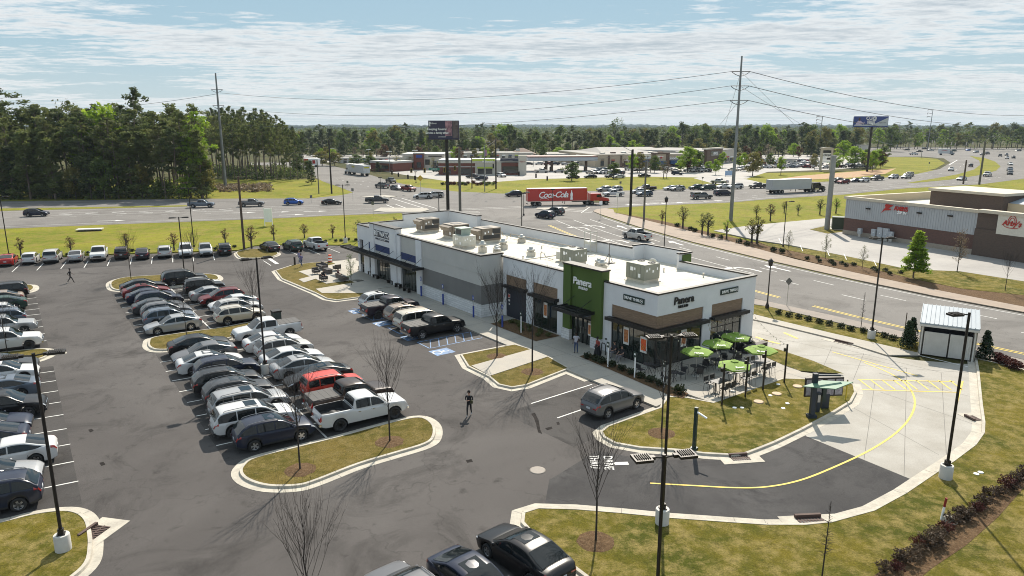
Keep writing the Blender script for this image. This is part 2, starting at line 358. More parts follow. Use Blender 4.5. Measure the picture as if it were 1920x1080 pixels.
# shopping centre lots beyond
sheet('shopping_lot',[(575,303),(560,290),(1500,290),(1690,296),(1640,312),(1560,318),(1440,322),(1400,335),(1340,333),(1200,331),(1110,333),(1000,336),(900,343),(840,340),(760,328),(700,318),(640,305)],-0.01,FARC,'sunlit concrete parking lots of the shopping centre','car park')
sheet('side_lane',[(1330,330),(1385,333),(1450,347),(1400,349),(1340,345),(1300,334)],0.006,FARC,'lane joining the shopping centre to the highway','road')
sheet('soil_bank',[(1450,337),(1500,330),(1560,325),(1640,319),(1680,316),(1660,326),(1600,333),(1520,337)],0.05,SOIL,'bare orange soil bank above the highway queue','soil bank')
def line_dir_(p,ang,L,q):
 a,b=G(*p),G(*q);d=Vector((math.cos(R(ang)),math.sin(R(ang)),0))*L;n=8
 e1=[a.lerp(b,i/n)for i in range(n+1)];return e1+[b+d,a+d]
# ------------------------------------------------------------------ the near lot
LOT=[(-900,560),(0,488),(160,480),(446,470.5),(478,462),(560,459),(640,461),(760,470),Vector((-12,92,0)),Vector((22,60,0)),(1520,820),(1600,900),(1700,1000),Vector((60,5,0)),Vector((60,-40,0)),Vector((-90,-40,0)),Vector((-90,30,0))]
sheet('parking_lot',LOT,0.004,ASPH,'dark stained asphalt car park in front of the restaurants','car park')
sheet('lot_verge',[(-900,565),(0,487),(160,479),(446,470),(478,461.5),(560,458.5),(640,460.5),(760,469.5),Vector((-14,95,0)),Vector((-12,120,0)),Vector((-18,134,0)),(748,404),(640,408),(480,416),(190,426),(0,434),(-900,478)],0.12,GRASSB,'wide yellow green lawn between the car park and the highway','grass',sides=-0.02)
sheet('asphalt_drive',[(1120,845),(1200,860),(1300,864),(1400,862),(1450,847),(1511,818),(1708,898),(1640,950),(1560,985),(1440,990),(1165,968),(1020,955),(1030,900)],0.008,ASPHN,'darker new asphalt at the mouth of the drive through lane','road')
drive=[(1511,818),(1706,898),(1745,884),(1780,862),(1820,835),(1838,812),(1838,780),(1832,740),(1828,684),(1722,676),(1662,668),(1560,634),(1440,606),(1404,598),Vector((16.5,77,0)),Vector((-5,106,0)),Vector((-12,106,0)),Vector((8,60,0)),(1330,660),(1400,700),(1500,760)]
sheet('concrete_drive',drive,0.012,CONC,'pale concrete drive through lane curving round the restaurant','road')
sheet('drive_walk',[(1440,597),(1560,626),(1722,663),(1724,668),(1662,668),(1560,636),(1440,607),(1404,599),Vector((16.8,78,0)),Vector((-4.5,107,0)),Vector((-3.2,107.8,0)),(1406,588)],0.13,CONCW,'concrete pavement along the outer edge of the drive through lane','pavement',sides=0.0)
sheet('shrub_strip',[(1405,573),(1440,577),(1560,606),(1685,636),(1740,648),(1722,664),(1560,627),(1440,598),(1405,589),Vector((17.5,80,0)),Vector((-3,110,0)),Vector((0,111.5,0)),Vector((20,84.5,0))],0.14,GRASS,'grass strip with a row of low shrubs beside the avenue','grass',sides=0)
sheet('avenue_walk',[(1406,560),(1440,567),(1560,593),(1715,629),(1920,677),(2500,803),(2500,822),(1920,690),(1715,641),(1560,604),(1440,576),(1405,571),Vector((20.5,84.5,0)),Vector((0.5,112,0)),Vector((-8,124,0)),Vector((-7,125,0))],0.11,mat('walk_grey_brown',(0.25,0.21,0.18),0.9,col2=(0.20,0.175,0.15),scale=0.8,amt=0.9,grain=0.06),'grey brown pavement on the near side of the avenue','pavement',sides=0)
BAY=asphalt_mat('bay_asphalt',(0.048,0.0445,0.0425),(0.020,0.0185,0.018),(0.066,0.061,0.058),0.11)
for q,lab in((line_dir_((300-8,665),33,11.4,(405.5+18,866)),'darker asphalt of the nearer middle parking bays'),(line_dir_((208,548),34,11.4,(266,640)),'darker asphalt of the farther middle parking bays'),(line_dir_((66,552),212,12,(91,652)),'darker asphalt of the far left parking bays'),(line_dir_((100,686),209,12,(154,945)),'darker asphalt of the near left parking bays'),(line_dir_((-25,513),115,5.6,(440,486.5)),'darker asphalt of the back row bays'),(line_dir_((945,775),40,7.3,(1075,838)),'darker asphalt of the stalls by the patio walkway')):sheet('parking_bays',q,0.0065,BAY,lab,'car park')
# ------------------------------------------------------------------ kerbed islands
KB={}
def kerbed(pts,label,grass=GRASS,gut=0.42,smooth=True,z=0.13,name='grass_island',sub=4,open_from=None,kw=0.16,cat='grass',gutoff=0.0):
 P=W(pts);P=catmull(P,True,sub)if smooth else P
 P=ccw([Vector((p.x,p.y,0))for p in P])
 sheet(name,P,z,grass,label,cat,sides=0)
 k=MB();a=offs(P,kw);b=offs(P,kw+0.03)
 ring(k,P,a,z+0.02,z+0.01);ring(k,a,b,z+0.01,0.012);ring(k,P,P,z-0.02,z+0.02)
 if gut:
  c=offs(P,kw+0.03+gut);ring(k,b,c,0.024,0.017)
  ring(k,c,c,0.017,0.0)
 acc=0
 for i in range(len(P)):
  L=(P[(i+1)%len(P)]-P[i]).length;acc+=L
  if acc>3.0:
   acc=0;q=P[i];o=a[i];e=(c[i]if gut else b[i])
   d=(P[(i+1)%len(P)]-q).normalized()*0.012
   k.quad(Vector((q.x,q.y,z+0.024))-d,Vector((o.x,o.y,z+0.014))-d,Vector((o.x,o.y,z+0.014))+d,Vector((q.x,q.y,z+0.024))+d,1)
   if gut:k.quad(Vector((b[i].x,b[i].y,0.028))-d,Vector((e.x,e.y,0.021))-d,Vector((e.x,e.y,0.021))+d,Vector((b[i].x,b[i].y,0.028))+d,1)
 o=k.build('kerb',[KERB,JOINT]);tag(o,'pale concrete kerb around the '+label,'kerb',kind='structure')
 return P
ISL=dict(near=[(462,893),(452,880),(458,868),(480,860),(560,843),(612,828),(700,810),(770,792),(790,788),(806,795),(812,812),(806,828),(780,843),(700,864),(640,882),(600,896),(560,907),(510,910),(480,905)],)
kerbed([(456,889),(460,876),(482,862),(560,842),(640,822),(705,804),(760,790),(790,787),(809,800),(810,820),(795,834),(740,851),(670,872),(590,903),(555,912),(505,912),(470,902)],'long grass island with two bare trees nearest the camera',GRASSD)
kerbed([(282,643),(290,635),(340,627),(420,616),(480,605),(500,612),(494,622),(450,630),(400,642),(340,654),(300,657),(284,652)],'middle grass island between the two blocks of parked cars',GRASSD)
kerbed([(210,538),(212,529),(235,522),(290,518),(350,515),(395,516),(408,521),(404,527),(370,533),(300,541),(240,545),(218,544)],'far grass island at the top of the parked block',GRASSD)
kerbed([(-60,670),(0,664),(60,658),(85,658),(90,664),(80,672),(40,682),(-60,692)],'grass island between the left rows of cars',GRASSD)
kerbed([(-60,552),(0,544),(30,538),(56,536),(62,542),(52,548),(20,552),(-60,566)],'small grass island end at the far left row',GRASSD)
kerbed([(-120,1010),(0,985),(60,970),(110,963),(140,966),(158,980),(164,1005),(165,1030),(158,1060),(125,1090),(60,1130),(-120,1180)],'lawn corner under the bottom left lamp post',GRASS)
kerbed([(447,473),(449,482),(460,485),(500,484),(520,478),(512,472),(480,468)],'small grass nose at the end of the back row of cars',GRASSD,gut=0.3)
# south east lawn
kerbed([(1108,1088),(1050,1045),(1005,1007),(983,983),(985,966),(1010,958),(1080,960),(1165,967),(1255,976),(1380,985),(1440,989),(1510,989),(1560,984),(1640,962),(1700,929),(1757,890),(1790,868),(1830,838),(1846,815),(1847,795),(1842,760),(1836,700),(1832,676),(1860,682),(1920,697),(2300,790),(2900,1100),(2900,2400),(1300,2400),(1180,1180)],'big lawn at the lower right corner',GRASS,smooth=False,gut=0.5,name='lawn')
# patio lawn
kerbed([(1338,759),(1470,713),(1505,714),(1560,719),(1598,724),(1601,738),(1592,755),(1553,779),(1500,807),(1450,831),(1425,841),(1396,852),(1375,855),(1320,852),(1275,846),(1200,841),(1155,833),(1135,822),(1130,813),(1142,803),(1240,768),(1254,748),(1280,748)],'lawn between the patio and the drive through lane',GRASS,smooth=False,gut=0.42,name='lawn')
# walkway slab around the building, then beds on top of it
gb=Matrix.Translation((11.1125,52.6833,0))@Matrix.Rotation(R(36),4,'Z')
def LB(x,y,z=0.0):return gb@Vector((x,y,z))
walk=[LB(-5.65,1.4),LB(-5.65,12.3),(965,650),(867,668),(880,689),(907,712),(937,728),(960,730),(1066,698)]
sheet('walkway',[LB(12,-1),(1400,645),(1425,654),(1502,700),(1590,712),(1600,722),(1505,713),(1470,712),(1337,758),(1287,741),(1230,765),LB(-5.65,2.2),LB(-5.65,37),LB(-3.6,44),LB(-11,47),(590,551),(530,526),(516,509),(552,497),(587,494),(640,490),(668,485),LB(-2.5,51.5),LB(1,50),LB(1,20),LB(1,1)],0.125,CONCW,'pale concrete walkway and patio around the restaurants','walkway',sides=0)
kerbed([(867,668),(880,689),(919,708),(937,723),(960,728),(985,724),(1064,693),(1027,672),(995,658),(965,649),(948,652)],'grass island beside the entrance crossing',GRASSD,smooth=False,z=0.132,kw=0.14)
sheet('crossing_walk',[(884,689),(919,708),(1027,672),(995,658)],0.165,CONCW,'concrete path crossing the entrance grass island','walkway',sides=0.1)
kerbed([(518,509),(530,524),(590,549),(614,561),(632,564),(700,555),(684,540),(640,520),(640,500),(620,493),(587,494),(552,498)],'lawn beside the lounge seating',GRASSD,smooth=False,z=0.132,kw=0.14)
sheet('lounge_patio',[(560,511),(585,506),(624,498),(660,488),(700,500),(735,540),(700,545),(684,529),(676,525),(612,534)],0.165,CONCW,'concrete lounge patio with dark outdoor sofas','patio',sides=0.1)
sheet('lounge_path',[(560,526),(583,520),(595,524),(570,532)],0.168,CONCW,'short concrete path from the lounge patio to the kerb','walkway')
sheet('lounge_path',[(592,544),(683,529),(720,552),(604,552)],0.166,CONCW,'concrete path between the two lawn pieces by the lounge','walkway')
sheet('mulch_bed',[(1086,671),(1105,666),(1290,741),(1281,751),(1254,744)],0.15,MULCH,'dark mulch bed with clipped shrubs along the patio','mulch bed')
sheet('mulch_bed',[LB(-0.25,11.2),LB(-3.0,11.2),LB(-3.0,18.3),LB(-0.05,18.3)],0.15,MULCH,'dark mulch bed beneath the restaurant side windows','mulch bed')
sheet('lane_lawn',[(1412,645),(1462,659),(1525,680),(1562,696),(1582,704),(1502,699),(1470,688),(1425,668),(1402,655)],0.15,GRASS,'narrow curved lawn between patio and drive through lane','grass')
sheet('stall_kerb',[LB(-5.65,1.3),LB(-5.65,12.2),LB(-6.15,12.2),LB(-6.15,1.3)],0.02,KERB,'pale gutter strip at the head of the parking stalls','kerb')
# expansion joints in concrete
j=MB()
for a,b in(((1550,780),(1800,640)),):
 pass
for i in range(9):
 t=i/8
 a=G(1520+25*i,815-11*i)if i<4 else None
def jl(a,b,w=0.03,z=0.0165):strip([a,b],w,z,None,j)
for a,b in(((1600,765),(1760,853)),((1650,735),(1838,800)),((1648,700),(1836,748)),((1530,680),(1830,700)),((1440,640),(1560,640)),((1480,668),(1640,664)),((1420,625),(1700,690)),((1560,650),(1770,700)),((1700,690),(1695,895)),((1640,720),(1620,862)),((1765,700),(1775,860)),((1560,650),(1545,685)),((1620,662),(1600,712))):jl(a,b)
for y in range(0,12):
 a,b=LB(-5.6,1+y*3.0),LB(-3.1,1+y*3.0);strip([a,b],0.03,0.129,None,j)
strip([LB(-3.0,2),LB(-3.0,32)],0.03,0.129,None,j)
for y in(-8,-6,-4,-2):strip([LB(-2,y),LB(9.5,y)],0.03,0.129,None,j)
for x in(0,2.5,5,7.5):strip([LB(x,-9.5),LB(x,0)],0.03,0.129,None,j)
tag(j.build('pavement_joint',[JOINT]),'thin dark joints cut across the concrete paving','paving joints',kind='structure')
# ------------------------------------------------------------------ painted markings
pw,py_,pb=MB(),MB(),MB();ZM=0.0165;ZC=0.021
def line_dir(p,ang,L):a=G(*p);return[a,a+Vector((math.cos(R(ang)),math.sin(R(ang)),0))*L]
def wl(a,b,w=0.11,z=ZM):strip([a,b],w,z,None,pw)
MLn=[(300,679.5),(310.8,697),(322.5,714.5),(336,735),(351,755),(368,780.5),(385,806),(405.5,836)]
MLf=[(215.5,557.5),(222,567.5),(229,577),(235.5,587),(243,598),(251,610.5),(258,622.5)]
LFf=[(68,558.5),(71.5,569),(74,579),(76,589),(78,600),(81,612.5),(84,625.5),(87,639)]
LFn=[(102,696),(105,714),(109,733),(114,754),(119,777.5),(125,804),(132,833),(139,865.5),(147,902.5)]
for p in MLn:pw_=line_dir(p,33,11.6);wl(*pw_)
for p in MLf:pw_=line_dir(p,34,11.6);wl(*pw_)
for p in LFf:pw_=line_dir(p,212,6);wl(*pw_)
for p in LFn:pw_=line_dir(p,209,6);wl(*pw_)
wl((370,592.5),(398,620));wl((490,702),(612.5,821));wl((300,520),(370,592.5))
TOP=[(22.5,510),(69,507),(114,504),(157.5,502),(201,499),(244,496),(284,494.5),(324,492),(363,490),(402.5,488)]
for p in TOP:wl(*line_dir(p,115,5.6))
for p in[(520,476),(560,479),(600,477),(637,474)]:wl(*line_dir(p,124,5.5))
wl((996,757),(1110,721));wl((1045,784),(1150,748));wl((779,1075),(755,1053.5),0.13);wl((872,1100),(845,1060),0.13);wl((700,1120),(660,1085),0.13)
OIL=mat('oil_stain',(0.018,0.016,0.015),.95,spec=.05,col2=(.035,.031,.029),scale=3,amt=1)
for q in(((996,776),(1003,774),(1010,788),(1013,806),(1017,814),(1009,811),(1005,795),(1001,784)),((1022,803),(1034,800),(1036,804),(1026,807)),((1043,792),(1048,791),(1050,796),(1045,797)),((1126,722),(1131,716),(1134,717),(1130,724)),((873,863),(884,861),(887,866),(876,868)),((165,806),(172,804),(176,808),(169,811)),((186,868),(194,866),(198,871),(190,874)),((560,905),(566,912),(556,915))):sheet('oil_stain',q,.0075,OIL,'dark stain on the asphalt','stain')
# accessible bays
def bl(a,b,w=0.11,z=ZM):strip([a,b],w,z,None,pb)
def LG(x,y):return LB(x,y)
bay=[(12.55,1),(15.2,1),(17.4,1),(20.6,1),(23.2,1),(26.4,1),(29.0,1),(31.8,1)]
for y,_ in bay[1:]:bl(LG(-11.4,y),LG(-6.0,y))
for(ya,yb)in((15.2,17.4),(20.6,23.2),(26.4,29.0)):
 k=0
 while k<5.0:
  bl(LG(-11.3+k,ya),LG(-11.3+k+1.2,yb),0.09);k+=0.85
 bl(LG(-11.4,ya),LG(-11.4,yb))
def wheelchair(x,y,s=1.5):
 q=[LG(x-s*.6,y-s*.5),LG(x+s*.6,y-s*.5),LG(x+s*.6,y+s*.5),LG(x-s*.6,y+s*.5)]
 pb.quad(*[Vector((p.x,p.y,ZM))for p in q])
 c=[LG(x-.30*s+.26*s*math.cos(t),y+.26*s*math.sin(t))for t in[i*math.pi/6 for i in range(-4,8)]]
 strip(c,0.09,ZC,None,pw)
 strip([LG(x+.42*s,y-.08*s),LG(x+.02*s,y-.03*s),LG(x-.06*s,y+.24*s),LG(x-.42*s,y+.32*s)],0.11,ZC,None,pw)
 strip([LG(x+.18*s,y-.05*s),LG(x+.16*s,y+.22*s)],0.09,ZC,None,pw)
for y in(13.8,19.0,24.8,30.6):wheelchair(-11.0,y)
# drive-through line
yl=catmull(W([(1219,906.5),(1300,911),(1380,915),(1440,913),(1500,901),(1560,878),(1630,845),(1680,812),(1708,780),(1715,750),(1700,722),(1668,700),(1620,680)]),False,5)
strip(yl,0.13,0.022,None,py_)
for a,b in(((1608,712),(1790,716)),((1616,731),(1795,736)),((1560,660),(1720,705)),((1805,715),(1790,770))):strip([a,b],0.13,0.022,None,py_)
for i in range(9):strip([(1612+i*21,713),(1636+i*21,731)],0.12,0.022,None,py_)
for a,b in(((1470,624),(1495,635)),((1430,637),(1462,645)),((1417,632),(1440,640))):strip([a,b],0.3,0.022,None,py_)
# roads
def dash(p,q,n,frac=0.3,w=0.14,mbk=None):
 a,b=G(*p)if not isinstance(p,Vector)else p,G(*q)if not isinstance(q,Vector)else q
 for i in range(n):strip([a.lerp(b,(i+0.1)/n),a.lerp(b,(i+0.1+frac)/n)],w,ZM,None,mbk or pw)
wl((0,425.5),(190,418),0.16);wl((190,418),(480,408.5),0.16);wl((480,408.5),(720,399),0.16);wl((0,397.5),(350,388.5),0.16)
wl((0,380),(375,374),0.16);wl((-300,409),(0,403),0.16);dash((-100,412),(500,398),14);dash((0,386.5),(560,377),14)
dash((0,408),(600,391),12);
def arrow(p,ang,s=1.0,turn=0,z=ZM):
 a=G(*p)if not isinstance(p,Vector)else p;d=Vector((math.cos(R(ang)),math.sin(R(ang)),0));n=Vector((-d.y,d.x,0))
 if turn:strip([a-d*1.6*s,a,a+d*0.9*s+n*turn*0.5*s,a+d*1.1*s+n*turn*1.2*s],0.28*s,z,None,pw);t=a+d*1.1*s+n*turn*1.1*s;d,n=n*turn,d
 else:strip([a-d*1.6*s,a+d*0.6*s],0.28*s,z,None,pw);t=a+d*0.6*s
 t=t+Vector((0,0,z));pw.add([t+n*0.55*s,t-n*0.55*s,t+d*1.3*s],[(0,1,2)],0)
for i in range(7):
 x=110+i*50;p=(x,401.5-i*1.3);q=(x+24,399.2-i*1.3);r_=(x+27,403-i*1.3)
 wl(p,q,0.25);wl(p,r_,0.25)
wl((95,404),(600,392),0.15);wl((85,400),(590,388.5),0.15);wl((440,389),(700,383),0.15);wl((520,396),(720,391),0.15)
for x in(455,520,590):arrow((x,399-(x-455)*.02),12,1.5)
arrow((207,414),15,1.5);arrow((545,403),12,1.5)
# zebra crossings (world frame along the avenue)
for(a,b,n)in(((816,396),(985,389),12),((985,389),(1110,399),9),((735,372),(800,392),10),((724,384),(745,392),2),((760,402),(900,399),7)):
 pa,pq=G(*a),G(*b)
 strip([pa,pq],0.25,ZM,None,pw);d=(pq-pa).normalized();nn=Vector((-d.y,d.x,0))*2.4
 strip([pa+nn,pq+nn],0.25,ZM,None,pw)
wl((1090,399),(1106,388),.2);
# avenue lanes
AV=W([(1130,408),(1200,431),(1300,459),(1440,493),(1600,529),(1750,560),(1920,592),(2400,676)])
def along(off,a=0.0,b=1.0,wd=0.14,dashed=False,mbk=None):
 Q=[]
 for i in range(len(AV)):
  d=(AV[min(i+1,len(AV)-1)]-AV[max(i-1,0)]).normalized();n=Vector((d.y,-d.x,0))
  Q.append(AV[i]+n*off)
 tot=[0]
 for p,q in zip(Q,Q[1:]):tot.append(tot[-1]+(q-p).length)
 def at(s):
  for i in range(len(Q)-1):
   if s<=tot[i+1]:return Q[i].lerp(Q[i+1],(s-tot[i])/(tot[i+1]-tot[i]))
  return Q[-1]
 s0,s1=a*tot[-1],b*tot[-1];s=s0
 while s<s1-0.5:
  e=min(s+(3.0 if dashed else 6.0),s1);strip([at(s),at(e)],wd,ZM,None,mbk or pw)
  s=e+(6.0 if dashed else 0.0)
 return at,tot[-1]
at0,TL=along(0.0)
along(3.6,0.28,1,dashed=True);along(3.6,0.02,0.28);along(7.2,0.60,1,dashed=True);along(7.2,0.02,0.56);along(10.8,.02,.42)
along(14.2,0.08,.66,0.16,False,py_);along(14.6,.08,.66,.16,False,py_);along(14.2,.7,1,.16,False,py_);along(14.6,.7,1,.16,False,py_)
along(18.1,0.30,1,dashed=True);along(21.8,.25,1,.14)
for s,o,tu,rv in((0.33,1.8,0,1),(0.30,5.4,1,1),(0.28,9.0,1,1),(0.55,1.8,0,1),(0.535,5.4,1,1),(0.515,9.0,1,1),(0.43,16.4,0,0),(0.42,19.8,0,0),(0.12,5.4,1,1),(0.13,9,1,1),(.14,1.8,0,1)):
 at,T=along(o,0,0);p=at(s*T);q=at(s*T+1);an=math.degrees(math.atan2(q.y-p.y,q.x-p.x))+(180 if rv else 0)
 arrow(p,an,1.35,tu)
# highway to the right
for off in(0,3.6,7.4):
 q=[G(x,y-off*0.9)for x,y in((1145,388),(1210,384),(1372,377.5),(1440,371),(1585,361),(1700,350),(1840,342))]
 if off==0:strip(q,0.16,ZM,None,pw)
 else:
  for a,b in zip(q,q[1:]):dash(a,b,max(2,int((b-a).length/12)))
for x in(1192,1222,1252,1283,1336):arrow((x,383.5-(x-1192)*0.045),200 if x<1300 else 20,1.7)
for p,q,n in(((960,372),(1180,368),6),((1180,368),(1440,360),10),((1440,360),(1700,343),12),((1210,363),(1440,354),8),((620,333),(700,352),7),((640,333),(735,350),7)):dash(p,q,n)
wl((960,366),(1200,361),.16);wl((1200,361),(1440,350.5),.16);wl((1440,350.5),(1640,338.5),.16);wl((1640,338.5),(1740,325),.16)
wl((1780,309),(1795,300),.5)
for p,q,n in(((1700,340),(1790,320),5),((1790,320),(1812,305),3),((1850,338),(1920,322),4),((1760,348),(1880,330),6)):dash(p,q,n)
# DRIVE THRU stencil
for s_,(px_,py2)in(('DRIVE',(1140,868)),('THRU',(1114,866))):
 me=text_mesh(s_,.74,0,0,0.012);c=G(px_,py2);an=R(266)
 me.transform(Matrix.Translation((c.x,c.y,0.0215))@Matrix.Rotation(an,4,'Z')@Matrix.Diagonal((.86,1.0,1,1)))
 pw.add([v.co for v in me.vertices],[tuple(p.vertices)for p in me.polygons])
strip([(1152,870),(1178,869)],0.35,.0215,None,pw)
for i,(a,b)in enumerate((((502,483),(520,495)),)):strip([a,b],0.5,ZM,None,pw)
strip([(494,489),(508,498)],0.12,ZM,None,pw)
for x,y,s in((1460,448,20),(1500,462,12),(1550,471,12),(1582,478,12),(1638,490,12)):wl(G(x,y),G(x+5,y+11),.10,.175)
tag(pw.build('white_marking',[WHITE_P]),'white painted lines, arrows and lettering on the asphalt','road marking',kind='structure')
tag(py_.build('yellow_marking',[YEL_P]),'yellow painted lines of the drive through lane and avenue','road marking',kind='structure')
tag(pb.build('blue_marking',[BLUE_P]),'blue painted accessible bays with wheelchair symbols','road marking',kind='structure')
# mulch rings under trees
def mulch_ring(p,r=0.75,z=0.135,label=None):
 mbb=MB();c=G(*p);n=18;vs=[Vector((c.x,c.y,z+0.07))];vs2=[]
 for i in range(n):
  t=2*math.pi*i/n;q=r*(1+0.12*pnoise(Vector((c.x+i,c.y,1.3*i))));vs.append(Vector((c.x+q*0.6*math.cos(t),c.y+q*0.6*math.sin(t),z+0.05)));vs2.append(Vector((c.x+q*math.cos(t),c.y+q*math.sin(t),z)))
 mbb.add(vs+vs2,[(0,1+i,1+(i+1)%n)for i in range(n)]+[(1+i,1+n+i,1+n+(i+1)%n,1+(i+1)%n)for i in range(n)],0,True)
 return tag(mbb.build('mulch_ring',[MULCH]),label,'mulch ring')
# ------------------------------------------------------------------ main building
STUC=mat('white_stucco',(0.66,0.665,0.67),0.9,col2=(0.58,0.585,0.595),scale=0.5,amt=0.8,bump=0.1,bscale=40)
BEIGE=mat('beige_stucco',(0.46,0.45,0.42),0.9,col2=(0.41,0.40,0.375),scale=0.5,amt=0.8,bump=0.1,bscale=40)
DGREY=mat('dark_grey_stucco',(0.17,0.165,0.155),0.9,col2=(0.14,0.135,0.13),scale=0.5,amt=0.8,bump=0.1,bscale=40)
NAVY=mat('navy_stucco',(0.030,0.045,0.13),0.8)
GREEN=mat('green_stucco',(0.068,0.112,0.018),0.85,col2=(0.055,0.095,0.016),scale=0.6,amt=0.7)
COPE=mat('dark_coping',(0.030,0.026,0.022),0.5,metal=0.3)
BLACKM=mat('black_metal',(0.013,0.013,0.014),0.45,metal=0.2)
DOORB=mat('dark_door',(0.022,0.024,0.034),0.5)
MEMB=mat('roof_membrane',(0.60,0.565,0.485),0.8,col2=(0.42,0.38,0.31),scale=0.45,amt=1.0,grain=0.04)
def glass_mat(name,c,r=0.05):
 m=mat(name,c,r,spec=0.9,coat=0.6);return m
GLASS=glass_mat('shop_glass',(0.018,0.026,0.022))
def board_mat(name,c1,c2,axis='Z',n=7.0,objc=True):
 m=bpy.data.materials.new(name);m.use_nodes=True;t=m.node_tree;b=t.nodes['Principled BSDF'];b.inputs['Roughness'].default_value=0.7
 tc=t.nodes.new('ShaderNodeTexCoord');mp=t.nodes.new('ShaderNodeMapping');mp.inputs['Scale'].default_value=(1.5,1.5,n*4);t.links.new(tc.outputs['Object'],mp.inputs[0])
 nz=t.nodes.new('ShaderNodeTexNoise');nz.inputs['Scale'].default_value=1;nz.inputs['Detail'].default_value=4;t.links.new(mp.outputs[0],nz.inputs['Vector'])
 cr=t.nodes.new('ShaderNodeValToRGB');cr.color_ramp.elements[0].position=0.35;cr.color_ramp.elements[1].position=0.65;cr.color_ramp.elements[0].color=(*c1,1);cr.color_ramp.elements[1].color=(*c2,1)
 t.links.new(nz.outputs['Fac'],cr.inputs[0]);t.links.new(cr.outputs[0],b.inputs['Base Color']);return m
WOODB=board_mat('wood_boards',(0.16,0.105,0.065),(0.25,0.17,0.11))
def brick_mat(name,c1,c2,mo,w=0.4,h=0.13,ms=0.012,zx='XZ',bias=0):
 m=bpy.data.materials.new(name);m.use_nodes=True;t=m.node_tree;b=t.nodes['Principled BSDF'];b.inputs['Roughness'].default_value=0.9
 tc=t.nodes.new('ShaderNodeTexCoord');sp=t.nodes.new('ShaderNodeSeparateXYZ');t.links.new(tc.outputs['Object'],sp.inputs[0])
 ad=t.nodes.new('ShaderNodeMath');ad.operation='ADD';t.links.new(sp.outputs[0],ad.inputs[0]);t.links.new(sp.outputs[1],ad.inputs[1])
 cb=t.nodes.new('ShaderNodeCombineXYZ');t.links.new(ad.outputs[0],cb.inputs[0]);t.links.new(sp.outputs[2],cb.inputs[1])
 br=t.nodes.new('ShaderNodeTexBrick');t.links.new(cb.outputs[0],br.inputs['Vector']);br.inputs['Scale'].default_value=1;br.inputs['Brick Width'].default_value=w;br.inputs['Row Height'].default_value=h;br.inputs['Mortar Size'].default_value=ms
 br.inputs['Color1'].default_value=(*c1,1);br.inputs['Color2'].default_value=(*c2,1);br.inputs['Mortar'].default_value=(*mo,1)
 t.links.new(br.outputs['Color'],b.inputs['Base Color'])
 bp=t.nodes.new('ShaderNodeBump');bp.inputs['Strength'].default_value=0.4;bp.inputs['Distance'].default_value=0.03;t.links.new(br.outputs['Color'],bp.inputs['Height']);t.links.new(bp.outputs[0],b.inputs['Normal'])
 _m[name]=m;return m
STONEW=brick_mat('white_stone_base',(0.66,0.66,0.655),(0.56,0.56,0.56),(0.40,0.40,0.40),0.6,0.22,0.015)
SIGNG=mat('dark_green_sign',(0.010,0.030,0.024),0.4)
SIGNW=mat('sign_white',(0.85,0.85,0.83),0.5,col2=(0.8,0.8,0.8))
SIGNK=mat('sign_black',(0.012,0.012,0.012),0.5)
SIGNN=mat('sign_navy',(0.020,0.025,0.05),0.5)
HVACG=mat('hvac_green_grey',(0.23,0.235,0.185),0.6,col2=(0.19,0.195,0.16),scale=1.0)
HVACB=mat('hvac_brown_grey',(0.20,0.165,0.125),0.6,col2=(0.14,0.12,0.10),scale=1.5)
HVACW=mat('hvac_pale',(0.55,0.54,0.47),0.6,col2=(0.42,0.41,0.36),scale=2)
GALV=mat('galvanised',(0.50,0.49,0.45),0.4,metal=0.5,col2=(0.35,0.34,0.31),scale=3)
DARKV=mat('dark_vent',(0.03,0.03,0.03),0.6)
B=empty('restaurant_building',(11.1125,52.6833,0.125),R(36),'long white flat roofed building with green entrance tower and grey left half','building')
H0=6.0-0.125
def wallpart(name,boxes,m,parent=B,sep=False):
 k=MB()
 for b in boxes:
  k.box(*b)
  if sep:k.build(name,m,parent);k=MB()
 return None if sep else k.build(name,m,parent)
T=0.32
# white walls of the right half. local x = into the building from the left facade, y = along it
wallpart('white_wall',[(0,T,0,20.41,4.2,H0),(0,T,4.96,6.1,0,4.199),(0,T,10.7,11.95,0,4.199),(0,T,15.5,16.6,0,4.199),(0,T,19.9,20.405,0,4.199),(T,11.95,0,T,4.2,H0-0.002),(5.43,6.5,0.002,T,0,4.198),(10.55,11.95,0.002,T,0,4.198),(11.95,12.2,0.001,8.4,0,H0+0.001),(11.95,12.2,14.5,20.4,0,H0+.4),(11.95,12.2,8.4,14.5,0,5.05),(0.02,0.25,19.95,20.5,0,1)],STUC)
wallpart('back_wall',[(12.2,13.38,8.4,8.65,0,6.6),(12.2,13.38,14.25,14.5,0,6.6),(13.38,13.6,8.4,14.5,0,6.6),(11.95,12.2,8.402,8.65,5.051,6.6),(11.95,12.2,14.25,14.498,5.051,6.6),(11.951,12.2,20.4,42.3,0,6.35),(11.3,11.95,42.3,49.9,0,6.9),(4.3,11.3,49.6,49.9,0,6.9),(-2.1,4.3,49.61,49.89,0,6.1)],STUC)
wallpart('green_back_panel',[(13.6,13.72,8.5,9.6,5.2,6.5),(12.4,13.6,8.30,8.397,5.0,6.5)],GREEN)
